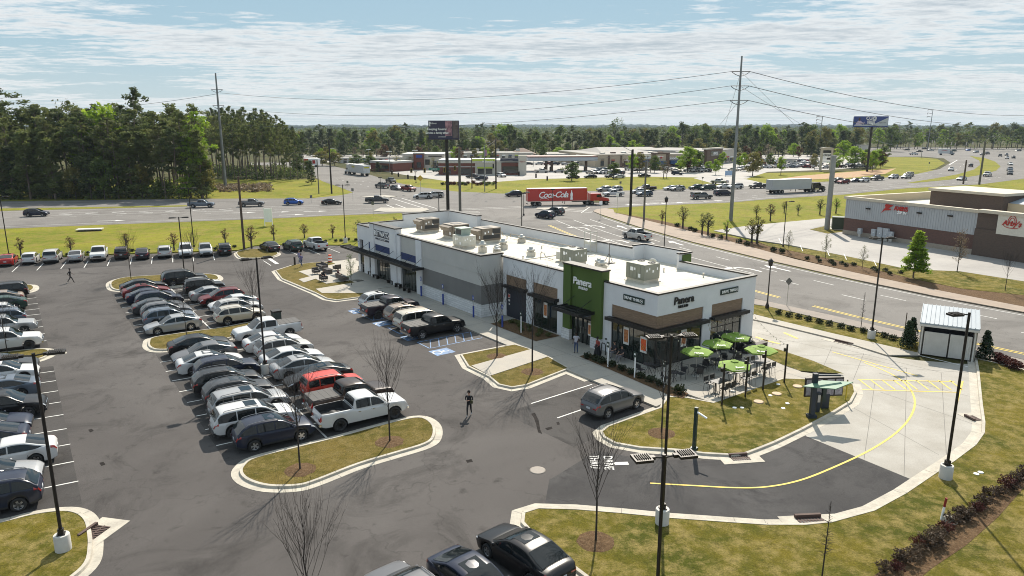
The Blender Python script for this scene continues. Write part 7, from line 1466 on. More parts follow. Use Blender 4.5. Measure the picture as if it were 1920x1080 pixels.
# dining sets under the windows on the left side of the patio
rtable(1262,718,'small table at the corner post',2);rtable(1215,702,'small table before the left corner window',2)
SP=[]
for i,(px,py)in enumerate(((1353,763),(1397,747),(1430,734),(1470,720))):
 p=G(px,py);e=empty('light_post',(p.x,p.y,.13),0,f'black string light post at the patio edge, {ORD[i]} from the left','post','string light posts');k=MB();k.box(-.05,.05,-.05,.05,0,2.95);k.build('post',POLEB,e);MB_box(e,'speaker',(-.22,-.05,-.08,.08,2.4,2.65),POLEB);SP.append(Vector((p.x,p.y,3.0)))
BULB=mat('glass_bulb',(.7,.65,.5),.2)
ends=[LZ(1.0,-.55,3.0),LZ(5.9,-.1,3.1),LZ(6.2,-.1,3.1),LZ(11.6,-.1,3.1)]
for i,(a,b)in enumerate([(SP[0],ends[0]),(SP[1],ends[1]),(SP[2],ends[2]),(SP[3],ends[3]),(SP[0],ends[1]),(SP[3],ends[2]),(ends[1]+Vector((0,0,-.1)),ends[3]+Vector((0,0,-.1)))]):
 k=MB();kb=MB();pts=[]
 for t in range(13):q=a.lerp(b,t/12);q.z-=4*.35*(t/12)*(1-t/12);pts.append(q)
 k.path(pts,.008,3)
 e=empty('string_lights',(0,0,0),0,f'thin string of bulbs over the patio, {ORD[i]} strand','string lights','string lights over the patio');k.build('cable',POLEB,e)
 for q in pts[1:-1]:kb.lathe([(.02,-.12),(.035,-.09),(.03,-.05),(.015,0)],q,6)
 kb.build('bulbs',BULB,e)
# lounge patio furniture
CUSH=mat('charcoal_cushion',(.045,.042,.042),.9);WICK=mat('wicker_grey',(.10,.085,.075),.8)
def sofa(px,py,w_,ang,lab,cat='sofa',nm='outdoor_sofa'):
 e=empty(nm,(*G(px,py).xy,.17),R(ang),lab,cat,'lounge seating');k=MB()
 for x in(-w_/2+.05,w_/2-.05):
  for y in(-.35,.35):k.tube((x,y,0),(x,y,.3),.025,n=5)
 k.build('frame_legs',GALV,e);MB_box(e,'base',(-w_/2,w_/2,-.4,.4,.22,.34),WICK);MB_box(e,'backrest',(-w_/2,w_/2,.30,.42,.34,.80),WICK)
 for s in(-1,1):MB_box(e,'armrest',(min(s*w_/2,s*(w_/2-.1)),max(s*w_/2,s*(w_/2-.1)),-.4,.3,.34,.6),WICK)
 n=max(1,int(w_/.7))
 for i in range(n):a=-w_/2+.1+(w_-.2)*i/n;MB_box(e,'cushion',(a+.01,a+(w_-.2)/n-.01,-.38,.28,.34,.47),CUSH)
sofa(604,506,2.3,-55,'dark outdoor sofa at the back of the lounge patio');sofa(642,528,2.3,125,'dark outdoor sofa nearest the young tree');sofa(632,509,.85,215,'dark lounge chair beside the fire table','lounge chair','lounge_chair');sofa(593,516,.85,35,'dark lounge chair at the left of the lounge patio','lounge chair','lounge_chair');sofa(607,529,.85,35,'dark lounge chair with a seated person','lounge chair','lounge_chair')
e=empty('fire_table',(*G(615,514).xy,.17),R(36),'low grey fire table in the middle of the lounge','table');MB_box(e,'body',(-.32,.32,-.75,.75,0,.5),WICK);MB_box(e,'top',(-.38,.38,-.8,.8,.5,.55),CUSH)
for i,(px,py)in enumerate(((678,508),(687,513),(696,518),(705,524),(733,534),(747,541),(763,549))):
 e=empty('bench',(*G(px,py).xy,.125),R(126),f'black metal bench by the dark glazed front, {ORD[i]} from the left','bench','benches along the dark windows');MB_box(e,'seat',(-.6,.6,-.2,.2,.42,.46),POLEB)
 for s in(-1,1):MB_box(e,'leg',(s*.55-.03,s*.55+.03,-.19,.19,0,.42),POLEB)
# ---------------------------------------------------------------- drive through equipment
NV=mat('dark_navy_metal',(.012,.022,.035),.5)
LTG=mat('light_green_metal',(.11,.22,.14),.6)
e=empty('menu_canopy',(*G(1521,786).xy,.13),0,'green slanted canopy over the drive through menu','menu canopy');k=MB();k.box(-.14,.14,-.14,.14,0,3.0);k.build('post',NV,e);MB_box(e,'foot',(-.28,.28,-.2,.2,0,.2),NV)
k=MB();o_=Vector((*G(1521,786).xy,.13));cq=[G(1505,724,2.4)-o_,G(1567,729,2.5)-o_,G(1600,716,2.7)-o_,G(1541,713,2.6)-o_];k.add(cq+[v-Vector((0,0,.06))for v in cq],[(0,1,2,3),(7,6,5,4),(0,4,5,1),(1,5,6,2),(2,6,7,3),(3,7,4,0)]);k.build('roof',LTG,e);MB_box(e,'arm',(-.1,1.6,-.06,.06,2.82,2.92),NV)
e=empty('menu_board',(*G(1545,768).xy,.13),R(5),'dark framed menu board with pale panels behind the canopy post','menu board');MB_box(e,'post',(-.25,.25,-.12,.12,0,1.0),NV);k=MB();k.box(-1.5,1.15,-.06,.06,.85,2.15);k.build('frame',POLEB,e)
for a in(-1.43,-.83,.0,.6):MB_box(e,'panel',(a,a+.5,-.075,-.061,.95,2.05),mat('menu_panel',(.38,.36,.37),.5,col2=(.2,.16,.18),scale=6,amt=.9))
MB_box(e,'screen',(-.3,-.05,-.2,-.08,.5,1.9),SIGNG)
e=empty('order_speaker',(*G(1531,775).xy,.13),R(5),'short dark order speaker post beside the canopy post','order speaker');MB_box(e,'body',(-.13,.13,-.13,.13,0,1.35),NV);MB_box(e,'face',(-.09,.09,-.15,-.13,.7,1.2),GALV)
e=empty('clearance_bar',(*G(1301,846).xy,.13),R(-40),'green black height clearance post with a short arm','clearance bar');MB_box(e,'post',(-.09,.09,-.09,.09,0,2.6),SIGNG);MB_box(e,'foot',(-.18,.18,-.18,.18,0,.12),SIGNG)
k=MB();k.tube((0,0,2.35),(.75,-.2,2.2),.06,n=6);k.build('arm',SIGNW,e)
e=empty('bollard',(*G(1585,754).xy,.13),0,'slim yellow bollard right of the menu board','bollard');k=MB();k.tube((0,0,0),(0,0,1.45),.05,n=8);k.build('post',mat('bollard_yellow',(.5,.38,.02),.5),e);k=MB();k.lathe([(.052,1.45),(.04,1.49),(.01,1.5)],n=8);k.build('cap',POLEB,e)
k=MB();k.tube((0,0,0),(0,0,2.5),.04,n=6);o=k.build('marker_post',WOODP);o.location=(*G(1694,640).xy,.12);tag(o,'thin dark post left of the bin enclosure conifers','post')
# bin enclosure
a,b=G(1720,664),G(1826,679);u=(b-a).normalized();ang=math.atan2(u.y,u.x);wd=(b-a).length;hf=hgt(1720,664,601);dp=4.0
CORR=mat('corrugated_grey',(.58,.56,.52),.6,col2=(.46,.44,.40),scale=1.5);ROOFM=mat('pale_metal_roof',(.30,.34,.37),.5,col2=(.24,.27,.30),scale=.8)
e=empty('bin_enclosure',(a.x,a.y,.02),ang,'grey bin enclosure with corrugated gates and pale metal roof','bin enclosure');H_=hf
for nm,bx in(('side_wall',(0,.25,.02,dp,0,H_-.35)),('side_wall',(wd-.25,wd,.02,dp,0,H_-.35)),('back_wall',(.25,wd-.25,dp-.25,dp,0,H_-.1))):MB_box(e,nm,bx,mat('block_wall',(.33,.31,.27),.9,col2=(.26,.25,.22),scale=2))
k=MB();k.add([(-.1,-.25,H_-.12),(wd+.1,-.25,H_-.12),(wd+.1,dp+.2,H_+.5),(-.1,dp+.2,H_+.5),(-.1,-.25,H_-.24),(wd+.1,-.25,H_-.24),(wd+.1,dp+.2,H_+.38),(-.1,dp+.2,H_+.38)],[(0,1,2,3),(7,6,5,4),(0,4,5,1),(1,5,6,2),(2,6,7,3),(3,7,4,0)])
for i in range(14):
 x=-.08+(wd+.14)*i/13;k.add([(x,-.25,H_-.12),(x+.04,-.25,H_-.12),(x+.04,dp+.2,H_+.5),(x,dp+.2,H_+.5),(x,-.25,H_-.06),(x+.04,-.25,H_-.06),(x+.04,dp+.2,H_+.56),(x,dp+.2,H_+.56)],[(4,5,6,7),(0,4,7,3),(1,2,6,5),(0,1,5,4)])
k.build('roof',ROOFM,e);MB_box(e,'fascia',(-.08,wd+.08,-.27,-.02,H_-.42,H_-.25),CORR)
for x0,x1 in((.28,wd*.52),(wd*.53,wd-.28)):
 k=MB();k.box(x0,x1,-.05,0,.08,H_*.70);n=int((x1-x0)/.16)
 for i in range(n):xx=x0+(x1-x0)*(i+.25)/n;k.box(xx,xx+.08,-.09,-.05,.1,H_*.69)
 g_=k.build('gate',CORR,e);k=MB();k.box(x0-.02,x0+.03,-.11,.01,0,H_*.72);k.box(x1-.03,x1+.02,-.11,.01,0,H_*.72);k.build('gate_frame',POLEB,g_)
for x0 in(.1,wd-.2):MB_box(e,'gate_post',(x0,x0+.1,-.1,.02,0,H_-.4),CORR)
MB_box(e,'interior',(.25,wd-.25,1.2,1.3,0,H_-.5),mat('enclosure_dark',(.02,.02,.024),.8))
# ---------------------------------------------------------------- people
SKIN={'d':mat('skin_dark',(.075,.04,.028),.6),'l':mat('skin_light',(.42,.24,.17),.6)}
def cloth(n,c):return mat('cloth_'+n,c,.9,col2=tuple(x*.6 for x in c),scale=6,objcoord=True)
def person(p,ang,label,pose,skin,top,legc,shoe,z=0.0,skirt=None,hair=(.01,.008,.007),hold=None,group=None,h=1.74):
 s=h/1.74;J={}
 def V(*a):return Vector(a)
 if pose=='sit':
  hip=V(0,0,.50);J.update(pel=hip,ch=V(-.06,0,.86),neck=V(-.05,0,1.06),head=V(0,0,1.26));legs={sd:(V(0,sd*.10,.50),V(.43,sd*.14,.50),V(.45,sd*.15,.09),V(.60,sd*.16,.05))for sd in(-1,1)};arms={sd:(V(-.05,sd*.20,1.0),V(.08,sd*.27,.72),V(.32,sd*.16,.66))for sd in(-1,1)}
 else:
  st={'walk':.34,'stride':.22,'stand':0}[pose];J.update(pel=V(0,0,.93),ch=V(.02,0,1.27),neck=V(.02,0,1.48),head=V(.06,0,1.66))
  legs={-1:(V(0,-.09,.90),V(.10+st*.35,-.10,.50),V(st,-.10,.09),V(st+.15,-.11,.04)),1:(V(0,.09,.90),V(.02-st*.3,.10,.49),V(-st*1.05,.10,.10+st*.2),V(-st*1.05+.14,.11,.04+st*.08))}
  arms={-1:(V(.02,-.19,1.41),V(-.06-st*.5,-.25,1.13),V(.08-st*.3,-.25,.90)),1:(V(.02,.19,1.41),V(-.02+st*.4,.25,1.14),V(.18+st*.5,.20,1.0))}
  if hold:arms[-1]=(arms[-1][0],V(.0,-.26,1.14),V(.26,-.12,1.16));arms[1]=(arms[1][0],V(.02,.25,1.14),V(.27,.08,1.18))
 vs,es,rad,part=[],[],[],[]
 def add(pt,r_,pr,link=None):
  vs.append(pt*s);rad.append(r_);part.append(pr)
  if link is not None:es.append((link,len(vs)-1))
  return len(vs)-1
 a0=add(J['pel'],(.155,.115),'top');a1=add(J['pel'].lerp(J['ch'],.5),(.145,.105),'top',a0);a2=add(J['ch'],(.165,.115),'top',a1);a3=add(J['neck'],(.06,.06),'skin',a2);a4=add(J['neck'].lerp(J['head'],.5),(.06,.06),'skin',a3);a5=add(J['head'],(.088,.10),'skin',a4);add(J['head']+V(0,0,.085),(.07,.08),'skin',a5)
 for sd in(-1,1):
  L=legs[sd];i=add(L[0]-V(0,0,.06),(.085,.085),'leg',a0);i=add(L[1],(.062,.062),'leg',i);i=add(L[2],(.042,.042),'leg',i);add(L[3],(.045,.035),'shoe',i)
  A_=arms[sd];i=add(A_[0],(.058,.058),'top',a2);m_=add(A_[0].lerp(A_[1],.6),(.05,.05),'top',i);i=add(A_[1],(.040,.040),'skin' if top[1]else 'top',m_);i=add(A_[2],(.028,.028),'skin' if top[1]else 'top',i);d=(A_[2]-A_[1]).normalized();add(A_[2]+d*.085,(.035,.02),'skin',i)
 me=bpy.data.meshes.new('body_skel');me.from_pydata(vs,es,[]);ob=bpy.data.objects.new('tmp_body',me);C.objects.link(ob)
 m1=ob.modifiers.new('s','SKIN');m2=ob.modifiers.new('b','SUBSURF');m2.levels=1;m2.render_levels=1
 for i,r_ in enumerate(rad):me.skin_vertices[0].data[i].radius=(r_[0]*s,r_[1]*s)
 me.skin_vertices[0].data[0].use_root=True;bpy.context.view_layer.update();bm_=bpy.data.meshes.new_from_object(ob.evaluated_get(bpy.context.evaluated_depsgraph_get()));bpy.data.objects.remove(ob)
 mats=[SKIN[skin],cloth(*top[0]),cloth(*legc),cloth(*shoe)];bm_.materials.clear()
 for m in mats:bm_.materials.append(m)
 idx={'skin':0,'top':1,'leg':2,'shoe':3};fm=[]
 for pl in bm_.polygons:
  c=pl.center;best=9;bi=0
  for(u_,v_)in es:
   A_,B_=vs[u_],vs[v_];ab=B_-A_;t=max(0,min(1,(c-A_).dot(ab)/max(ab.length_squared,1e-6)));d=(A_+ab*t-c).length
   if d<best:best=d;pr=part[v_]if t>.35 else part[u_];bi=idx['leg' if(part[u_]=='top' and part[v_]=='leg')else('top' if(part[v_]=='skin' and part[u_]=='top' and u_==2 and t<.85)else pr)]
  fm.append(bi)
 fk=MB()
 for sd in(-1,1):
  A_=arms[sd];d=(A_[2]-A_[1]).normalized();o_=(A_[2]+d*.09)*s;sdv=d.cross(V(0,0,1)).normalized()if abs(d.z)<.95 else V(0,1,0)
  for f,(off,ln)in enumerate(((-.03,.065),(-.01,.08),(.01,.075),(.03,.06))):q=o_+sdv*off*s;e1=q+d*ln*.6*s;fk.tube(q-d*.02,e1,.009,.008,5);fk.tube(e1,e1+(d*.7+V(.3,0,-.5)).normalized()*ln*.5*s,.008,.006,5)
  fk.tube((o_-d*.05+sdv*.03*sd),(o_+sdv*.065*sd-d*.005),.010,.008,5)
 hd=J['head']*s;fk.lathe([(.012,-.015),(.016,0),(.008,.03)],hd+V(.105,0,-.005),6)
 for sy in(-.095,.095):fk.lathe([(.018,-.03),(.022,0),(.016,.03)],hd+V(.0,sy,.0),6)
 n0=len(bm_.vertices);allv=[tuple(v.co)for v in bm_.vertices]+fk.v;allf=[tuple(pl.vertices)for pl in bm_.polygons]+[tuple(i+n0 for i in f)for f in fk.f];fm+=[0]*len(fk.f)
 nm=bpy.data.meshes.new('person');nm.from_pydata(allv,[],allf);[nm.materials.append(m)for m in mats];nm.polygons.foreach_set('material_index',fm);nm.polygons.foreach_set('use_smooth',[True]*len(allf));nm.update()
 q=p if isinstance(p,Vector)else G(*p);o=put('person',nm,None,(q.x,q.y,z),R(ang));tag(o,label,'person',group)
 k=MB();hm=mat('hair_dark',hair,.9);k.lathe([(.098*s,-.02),(.108*s,.03),(.100*s,.085),(.06*s,.128),(.01,.14)],hd+V(-.022,0,.0),12);k.build('hair',hm,o)
 k=MB();k.box(.088*s,.10*s,-.045,-.02,.005,.018);k.box(.088*s,.10*s,.02,.045,.005,.018);k.box(.085*s,.098*s,-.025,.025,-.06,-.05);e_=k.build('facial_features',SIGNK,o);e_.location=hd
 if skirt:k=MB();k.lathe([(.33,.12),(.26,.5),(.18,.95),(.15,1.05)],n=16);k.build('skirt',cloth(*skirt),o)
 if hold:k=MB();k.box(-.05,.06,-.07,.09,-.13,.07);h_=k.build('held_item',cloth(*hold),o);h_.location=V(.24,.20,1.10)*s
 return o
person((133,530),20,'person in black walking across the far end of the car park','walk','d',(('black',(.012,.012,.014)),1),('black',(.012,.012,.014)),('black',(.012,.012,.014)),h=1.75)
person((880,779),262,'person in black carrying a small yellow bag across the asphalt','stride','l',(('black',(.012,.012,.014)),0),('black',(.012,.012,.014)),('white_shoe',(.4,.4,.4)),hold=('dark_bag',(.05,.048,.02)),h=1.72)
person((1080,664),255,'person in a white printed T shirt and jeans at the entrance','stand','d',(('white_shirt',(.45,.44,.50)),1),('denim',(.05,.075,.15)),('black',(.012,.012,.014)),z=.125,h=1.78)
person((1120,671),215,'person in a red patterned top and long black skirt at the entrance','stand','d',(('red_pattern',(.30,.06,.045)),0),('black',(.012,.012,.014)),('black',(.012,.012,.014)),z=.125,skirt=('black',(.012,.012,.014)),h=1.65)
person((1151,672),215,'person in dark shirt sitting against the corner window, left one','sit','l',(('charcoal',(.03,.03,.035)),1),('stone',(.20,.19,.20)),('black',(.012,.012,.014)),z=.125)
person((1165,680),215,'person in black sitting against the corner window, right one','sit','l',(('black',(.012,.012,.014)),1),('stone',(.20,.19,.20)),('black',(.012,.012,.014)),z=.125)
for i,(px,py)in enumerate(((1149,671),(1163,678))):p=G(px,py);seat(p.x,p.y,R(215),f'black chair of the seated person at the corner window, {ORD[i]}')
person((566,502),150,'person in violet shirt and jeans carrying a white bag past the lawn tip','stride','l',(('violet',(.13,.12,.25)),0),('denim',(.05,.075,.15)),('white_shoe',(.4,.4,.4)),z=.13,hold=('white_bag',(.5,.5,.5)),h=1.8)
person((562,494),150,'person in pale violet shirt walking just ahead of the other','stride','l',(('pale_violet',(.2,.19,.32)),0),('denim',(.05,.075,.15)),('white_shoe',(.4,.4,.4)),z=.01,h=1.8)
person(G(607,528),305,'person in black sitting in the lounge chair','sit','l',(('black',(.012,.012,.014)),1),('charcoal',(.03,.03,.035)),('black',(.012,.012,.014)),z=.17);person(G(635,526),35,'person leaning in the near lounge sofa','sit','l',(('maroon',(.12,.03,.03)),1),('charcoal',(.03,.03,.035)),('black',(.012,.012,.014)),z=.17)
# ------------------------------------------------------------------ facade helper: a vertical plane through two ground points
class Fac:
 def __init__(s,name,a,b,label,cat='building',z=0.0):
  s.A,s.B=(p if isinstance(p,Vector)else G(*p)for p in(a,b));u=s.B-s.A;s.L=u.length;s.u=u/s.L;s.n=Vector((s.u.y,-s.u.x,0));s.z=z
  s.e=empty(name,(s.A.x,s.A.y,z),math.atan2(u.y,u.x),label,cat)
 def at(s,px,py,off=0.0):
  r=Vector(((px-960)/FPX,cP+(540-py)/FPX*sP,-sP+(540-py)/FPX*cP));o=s.A+s.n*off;t=o.dot(s.n)/r.dot(s.n);P=r*t;return(P-s.A).dot(s.u),CH+r.z*t-s.z
 def rect(s,name,x0,y0,x1,y1,m,d0=-.06,d1=.0,par=None):
  xs=[s.at(x,y)[0]for x in(x0,x1)for y in(y0,y1)];a=(xs[0]+xs[1])/2;b=(xs[2]+xs[3])/2;xm,ym=(x0+x1)/2,0
  zt=(s.at(x0,y0)[1]+s.at(x1,y0)[1])/2;zb=(s.at(x0,y1)[1]+s.at(x1,y1)[1])/2
  k=MB();k.box(min(a,b),max(a,b),d0,d1,zb,zt);return k.build(name,m,par or s.e)
 def box(s,name,x0,x1,y0,y1,z0,z1,m,par=None):k=MB();k.box(x0,x1,y0,y1,z0,z1);return k.build(name,m,par or s.e)
BRK=brick_mat('dark_brick',(.13,.055,.04),(.09,.04,.03),(.13,.10,.085),.25,.08,.01);BRK2=brick_mat('brown_brick',(.10,.062,.045),(.075,.048,.036),(.10,.085,.07),.25,.08,.01);STN=mat('stone_base',(.33,.28,.22),.9,col2=(.22,.19,.16),scale=4)
CREAM=mat('cream_trim',(.52,.46,.36),.8);CREAMW=mat('cream_wall',(.58,.47,.31),.85,col2=(.50,.40,.26),scale=.3)
RIB=board_mat('ribbed_metal',(.24,.25,.26),(.36,.37,.38),n=.01)
m_=RIB.node_tree;mpn=[n for n in m_.nodes if n.type=='MAPPING'][0];mpn.inputs['Scale'].default_value=(3.6,.01,.01);[n for n in m_.nodes if n.type=='TEX_NOISE'][0].inputs['Detail'].default_value=0
Z=Fac('quick_food_building',(1580,440),(1824,479),'far restaurant with grey metal cladding over dark brick',z=.18)
W_=Z.L;HT=6.45;DP=26
Z.box('brick_wall',0,W_,0,.3,.0,2.85,BRK);Z.box('side_wall',-.02,.3,.3,DP,0,HT-.3,BRK);Z.box('stone_plinth',-.05,W_,-.06,-.003,-.1,.72,STN)
k=MB();k.box(.02,W_-.02,.0,.3,2.85,HT-.35)
n=int(W_/.42)
for i in range(n):k.box(.1+i*.42,.1+i*.42+.17,-.05,0,2.85,HT-.35)
k.build('metal_cladding',mat('cladding_grey',(.40,.41,.42),.5,col2=(.33,.34,.35),scale=.4),Z.e)
Z.box('fascia',-.25,W_+.2,-.25,.5,HT-.33,HT+.12,CREAM);Z.box('fascia',-.25,.5,.5,DP,HT-.33,HT+.12,CREAM)
Z.box('roof',.3,W_+18,.5,DP,HT-1.4,HT-1.2,MEMB);Z.box('parapet_inner',.45,.6,.5,DP,HT-1.2,HT+.05,CREAMW);Z.box('parapet_back',.6,W_+18,DP-.2,DP,HT-1.2,HT+.1,CREAMW)
# raised brown block on the roof
Z.box('roof_block',11.0,22.5,6.2,15,HT-1.2,HT+1.75,BRK2);Z.box('roof_block_cap',10.7,22.8,5.9,15.3,HT+1.75,HT+2.15,CREAM)
Z.box('cream_block',22.5,36,7.5,14,HT-1.2,HT+.7,CREAMW);k=MB();k.add([(22.6,7.4,HT+.7),(36,7.4,HT+.7),(36,14,HT+1.9),(22.6,14,HT+1.9),(22.6,14,HT+.7),(36,14,HT+.7)],[(0,1,2,3),(0,3,4),(1,5,2)]);k.build('metal_roof',ROOFM,Z.e)
# stepped right part
Z.box('brick_wall',W_+.002,W_+22,-.45,.3,0,3.9,BRK2);Z.box('upper_wall',W_+.002,W_+22,-.2,.3,3.9,HT-.2,BRK2);Z.box('fascia',W_+.21,W_+22,-.7,.5,HT-.2,HT+.24,CREAM)
aL=Z.at(1877,398)[0];Z.box('cream_panel',aL,aL+6.5,-.5,-.2,3.5,HT-.21,mat('panel_cream',(.62,.58,.49),.8))
RED=mat('sign_red',(.42,.018,.012),.4)
def zl(txt,px,py,size,m,off=-.12,shear=0,bold=.02,par=None,spacing=1.0):a,z_=Z.at(px,py);return letters('sign_lettering',txt,size,m,par or Z.e,(a,off,z_),(1,0,0),ext=.04,shear=shear,bold=bold,spacing=spacing)
a,z_=Z.at(1672,392);k=MB();k.add([(a-1.9,-.14,z_-.9),(a-1.0,-.14,z_+.3),(a-1.25,-.14,z_+.3),(a-1.1,-.14,z_+.75),(a+.35,-.14,z_+.65),(a-.5,-.14,z_+.05),(a-.1,-.14,z_+.0),(a+.1,-.14,z_-.15),(a-1.2,-.14,z_-.35)],[tuple(range(9))]);k.build('sign_emblem',RED,Z.e)
zl('AXBYS',1690,392,.95,RED,bold=.03,spacing=.8);zl('ZIP IN',1692,399.5,.6,SIGNW)
a,z_=Z.at(1902,418)
k=MB()
for i in range(16):
 t0,t1=math.pi*i/16,math.pi*(i+1)/16
 for sg,rx,rz,cz in((1,.62,1.0,.0),(1,.42,.72,0)):
  P=lambda t,q:(a+math.cos(t)*(rx-q),-.56,z_+.05+math.sin(t)*(rz-q))
  k.quad(P(t0,0),P(t1,0),P(t1,.10),P(t0,.10))
 P=lambda t,q:(a+math.cos(t)*(1.15-q),-.56,z_-.35-math.sin(t)*(.42-q));k.quad(P(t0,0),P(t1,0),P(t1,.09),P(t0,.09))
k.build('sign_emblem',RED,Z.e);letters('sign_lettering',"Arby's",.98,RED,Z.e,(a,-.58,z_-.08),(1,0,0),ext=.03,shear=.2,bold=.025)
for px,py in((1629,391),(1725,399),(1783,404.5)):a,z_=Z.at(px,py);Z.box('wall_lamp',a-.35,a+.35,-.35,-.05,z_-.12,z_+.1,POLEB)
for i,(px,py,w2,h2)in enumerate(((1619,436,.7,.9),(1645,440,.8,1.1),(1657,440,.95,1.5),(1668,441,.95,1.5),(1677,444,.8,1.1))):
 a,z_=Z.at(px,py);P=Z.A+Z.u*a+Z.n*.9;e=empty('electric_cabinet',(P.x,P.y,.2),Z.e.rotation_euler.z,f'pale grey electric cabinet before the brick wall, {ORD[i]} from the left','electric cabinet','electric cabinets');MB_box(e,'cabinet',(-w2/2,w2/2,-.2,.2,.6,.6+h2),mat('cabinet_grey',(.38,.40,.42),.5));MB_box(e,'stand',(-w2/3,w2/3,-.1,.1,0,.6),GALV);MB_box(e,'label_plate',(-.06,.06,-.21,-.2,1.1,1.25),SIGNW)
e=empty('menu_shelter',(*G(1726,455).xy,.18),R(-60),'small flat white shelter roof before the brick wall','shelter');MB_box(e,'roof',(-1.2,1.2,-.7,.7,2.3,2.42),CREAM);MB_box(e,'post',(.5,.8,-.15,.15,0,2.3),WCON)
e=empty('menu_board',(*G(1757,467).xy,.18),R(-60),'dark menu board on the straw border by the far restaurant','menu board');MB_box(e,'frame',(-.8,.8,-.1,.1,.6,2.0),WOODP);MB_box(e,'panel',(-.7,.7,-.12,-.1,.7,1.9),SIGNK);MB_box(e,'post',(-.5,.5,-.08,.08,0,.6),POLEB)
# ---------------------------------------------------------------- shops beyond the highway
TAN=mat('tan_render',(.44,.36,.26),.9,col2=(.38,.31,.22),scale=.15);PALE=mat('pale_render',(.52,.48,.41),.9,col2=(.45,.41,.35),scale=.15);BRN=mat('brown_stone',(.13,.085,.06),.9);GROOF=mat('grey_flat_roof',(.21,.195,.18),.8,col2=(.15,.14,.13),scale=.08);AWN=mat('blue_awning',(.02,.06,.16),.7);RDB=mat('red_brick_far',(.17,.06,.042),.9,col2=(.12,.045,.035),scale=.5);DKG=mat('far_window',(.02,.025,.03),.2,coat=.5);WTR=mat('white_fascia',(.42,.41,.39),.6);LIMEF=mat('lime_fascia',(.42,.52,.05),.6)
def block(f,x0,x1,d,h,mw,mr=None,y0=.0,par=None):
 f.box('wall',x0,x1,y0,d,0,h,mw);f.box('roof_edge',x0-.15,x1+.15,y0-.15,d+.15,h,h+.35,WTR if mr is None else CREAM);f.box('roof',x0+.2,x1-.2,y0+.2,d-.2,h+.35,h+.4,mr or GROOF)
S1=Fac('thrift_store',(1116,314),(1316,311.5),'long tan shop with brick frames, blue awnings and white signs',z=0);L1=S1.L
block(S1,0,L1,62,S1.at(1150,291)[1],TAN,GROOF);
k=MB();h0=S1.at(1150,291)[1];k.add([(8,12,h0),(L1-6,12,h0),(L1-10,40,h0+2.6),(14,40,h0+2.6),(8,62,h0),(L1-6,62,h0)],[(0,1,2,3),(3,2,5,4),(0,3,4),(1,5,2)]);k.build('low_roof',GROOF,S1.e)
S1.rect('tower_wall',1222,287,1253,312,TAN,-1.0,.3);S1.rect('brick_pier',1222,287,1228,312,BRN,-1.3,-.9);S1.rect('brick_pier',1247,287,1253,312,BRN,-1.3,-.9);S1.rect('tower_cap',1221,286,1254,288.5,BRN,-1.4,.4)
for x in(1140,1163,1193,1222):S1.rect('pilaster',x,291.5,x+3,313,BRN,-.4,.02)
S1.rect('awning',1228.5,301.5,1246,308,AWN,-2.4,-1.3);S1.rect('awning',1255,300.5,1276,307,AWN,-2.0,-.1);S1.rect('awning',1198,299.5,1220,303,AWN,-1.2,-.1);S1.rect('window',1230,308,1246,314,DKG,-1.1,-1.0);S1.rect('window',1256,307,1275,314,DKG,-.2,-.05);S1.rect('window',1103+60,306,1190,312,DKG,-.2,-.05)
def fl(f,txt,px,py,size,m,off=-.3,**kw):a,z_=f.at(px,py);letters('sign_lettering',txt,size,m,f.e,(a,off,z_),(1,0,0),ext=.06,**kw)
fl(S1,'Goodwill',1208.5,296,1.7,SIGNW,-.35,bold=.05);fl(S1,'Goodwill',1264.5,296.5,1.7,SIGNW,-.35,bold=.05);S1.rect('red_emblem',1236,292,1240,297,RED,-1.12,-1.0)
S2=Fac('big_store',(1316,311),(1378,304),'tan shop with a tall dark tower sign right of the long shop');block(S2,0,S2.L,40,S2.at(1340,283)[1],PALE);S2.rect('tower',1320,278.5,1349,311,BRN,-1.5,.3);S2.rect('sign_panel',1327,283,1344,292,DKG,-1.65,-1.5);fl(S2,'OFFICE',1335.5,287.5,1.8,SIGNW,-1.7,bold=.03);S2.rect('tower_cap',1318.5,277,1350.5,279.5,PALE,-1.8,.5)
S3=Fac('corner_shop',(1092,306),(1118,306),'low tan shop left of the long shop');block(S3,-18,S3.L,30,S3.at(1100,290)[1],TAN);S3.rect('window',1098,303,1115,309,DKG,-.15,-.02)
# fuel canopy
Fc=Fac('fuel_canopy',(990,322),(1120,321),'pale fuel station canopy on dark columns');zt,zb2=Fc.at(1050,295)[1],Fc.at(1050,301.5)[1];Fc.box('canopy',0,Fc.L,0,12,zb2,zt,mat('canopy_grey',(.42,.45,.48),.5));Fc.box('red_trim',-.1,Fc.L+.1,-.1,12.1,zt,zt+.45,mat('trim_brown_red',(.16,.06,.045),.6));Fc.box('underside',.3,Fc.L-.3,.3,11.7,zb2-.05,zb2-.01,POLEB)
for q in(.28,.36,.66,.86):
 Fc.box('column',Fc.L*q-.5,Fc.L*q+.5,3,4,0,zb2-.05,BRN);Fc.box('fuel_pump',Fc.L*q-.9,Fc.L*q-.55,3.1,4,0,1.8,POLEB)
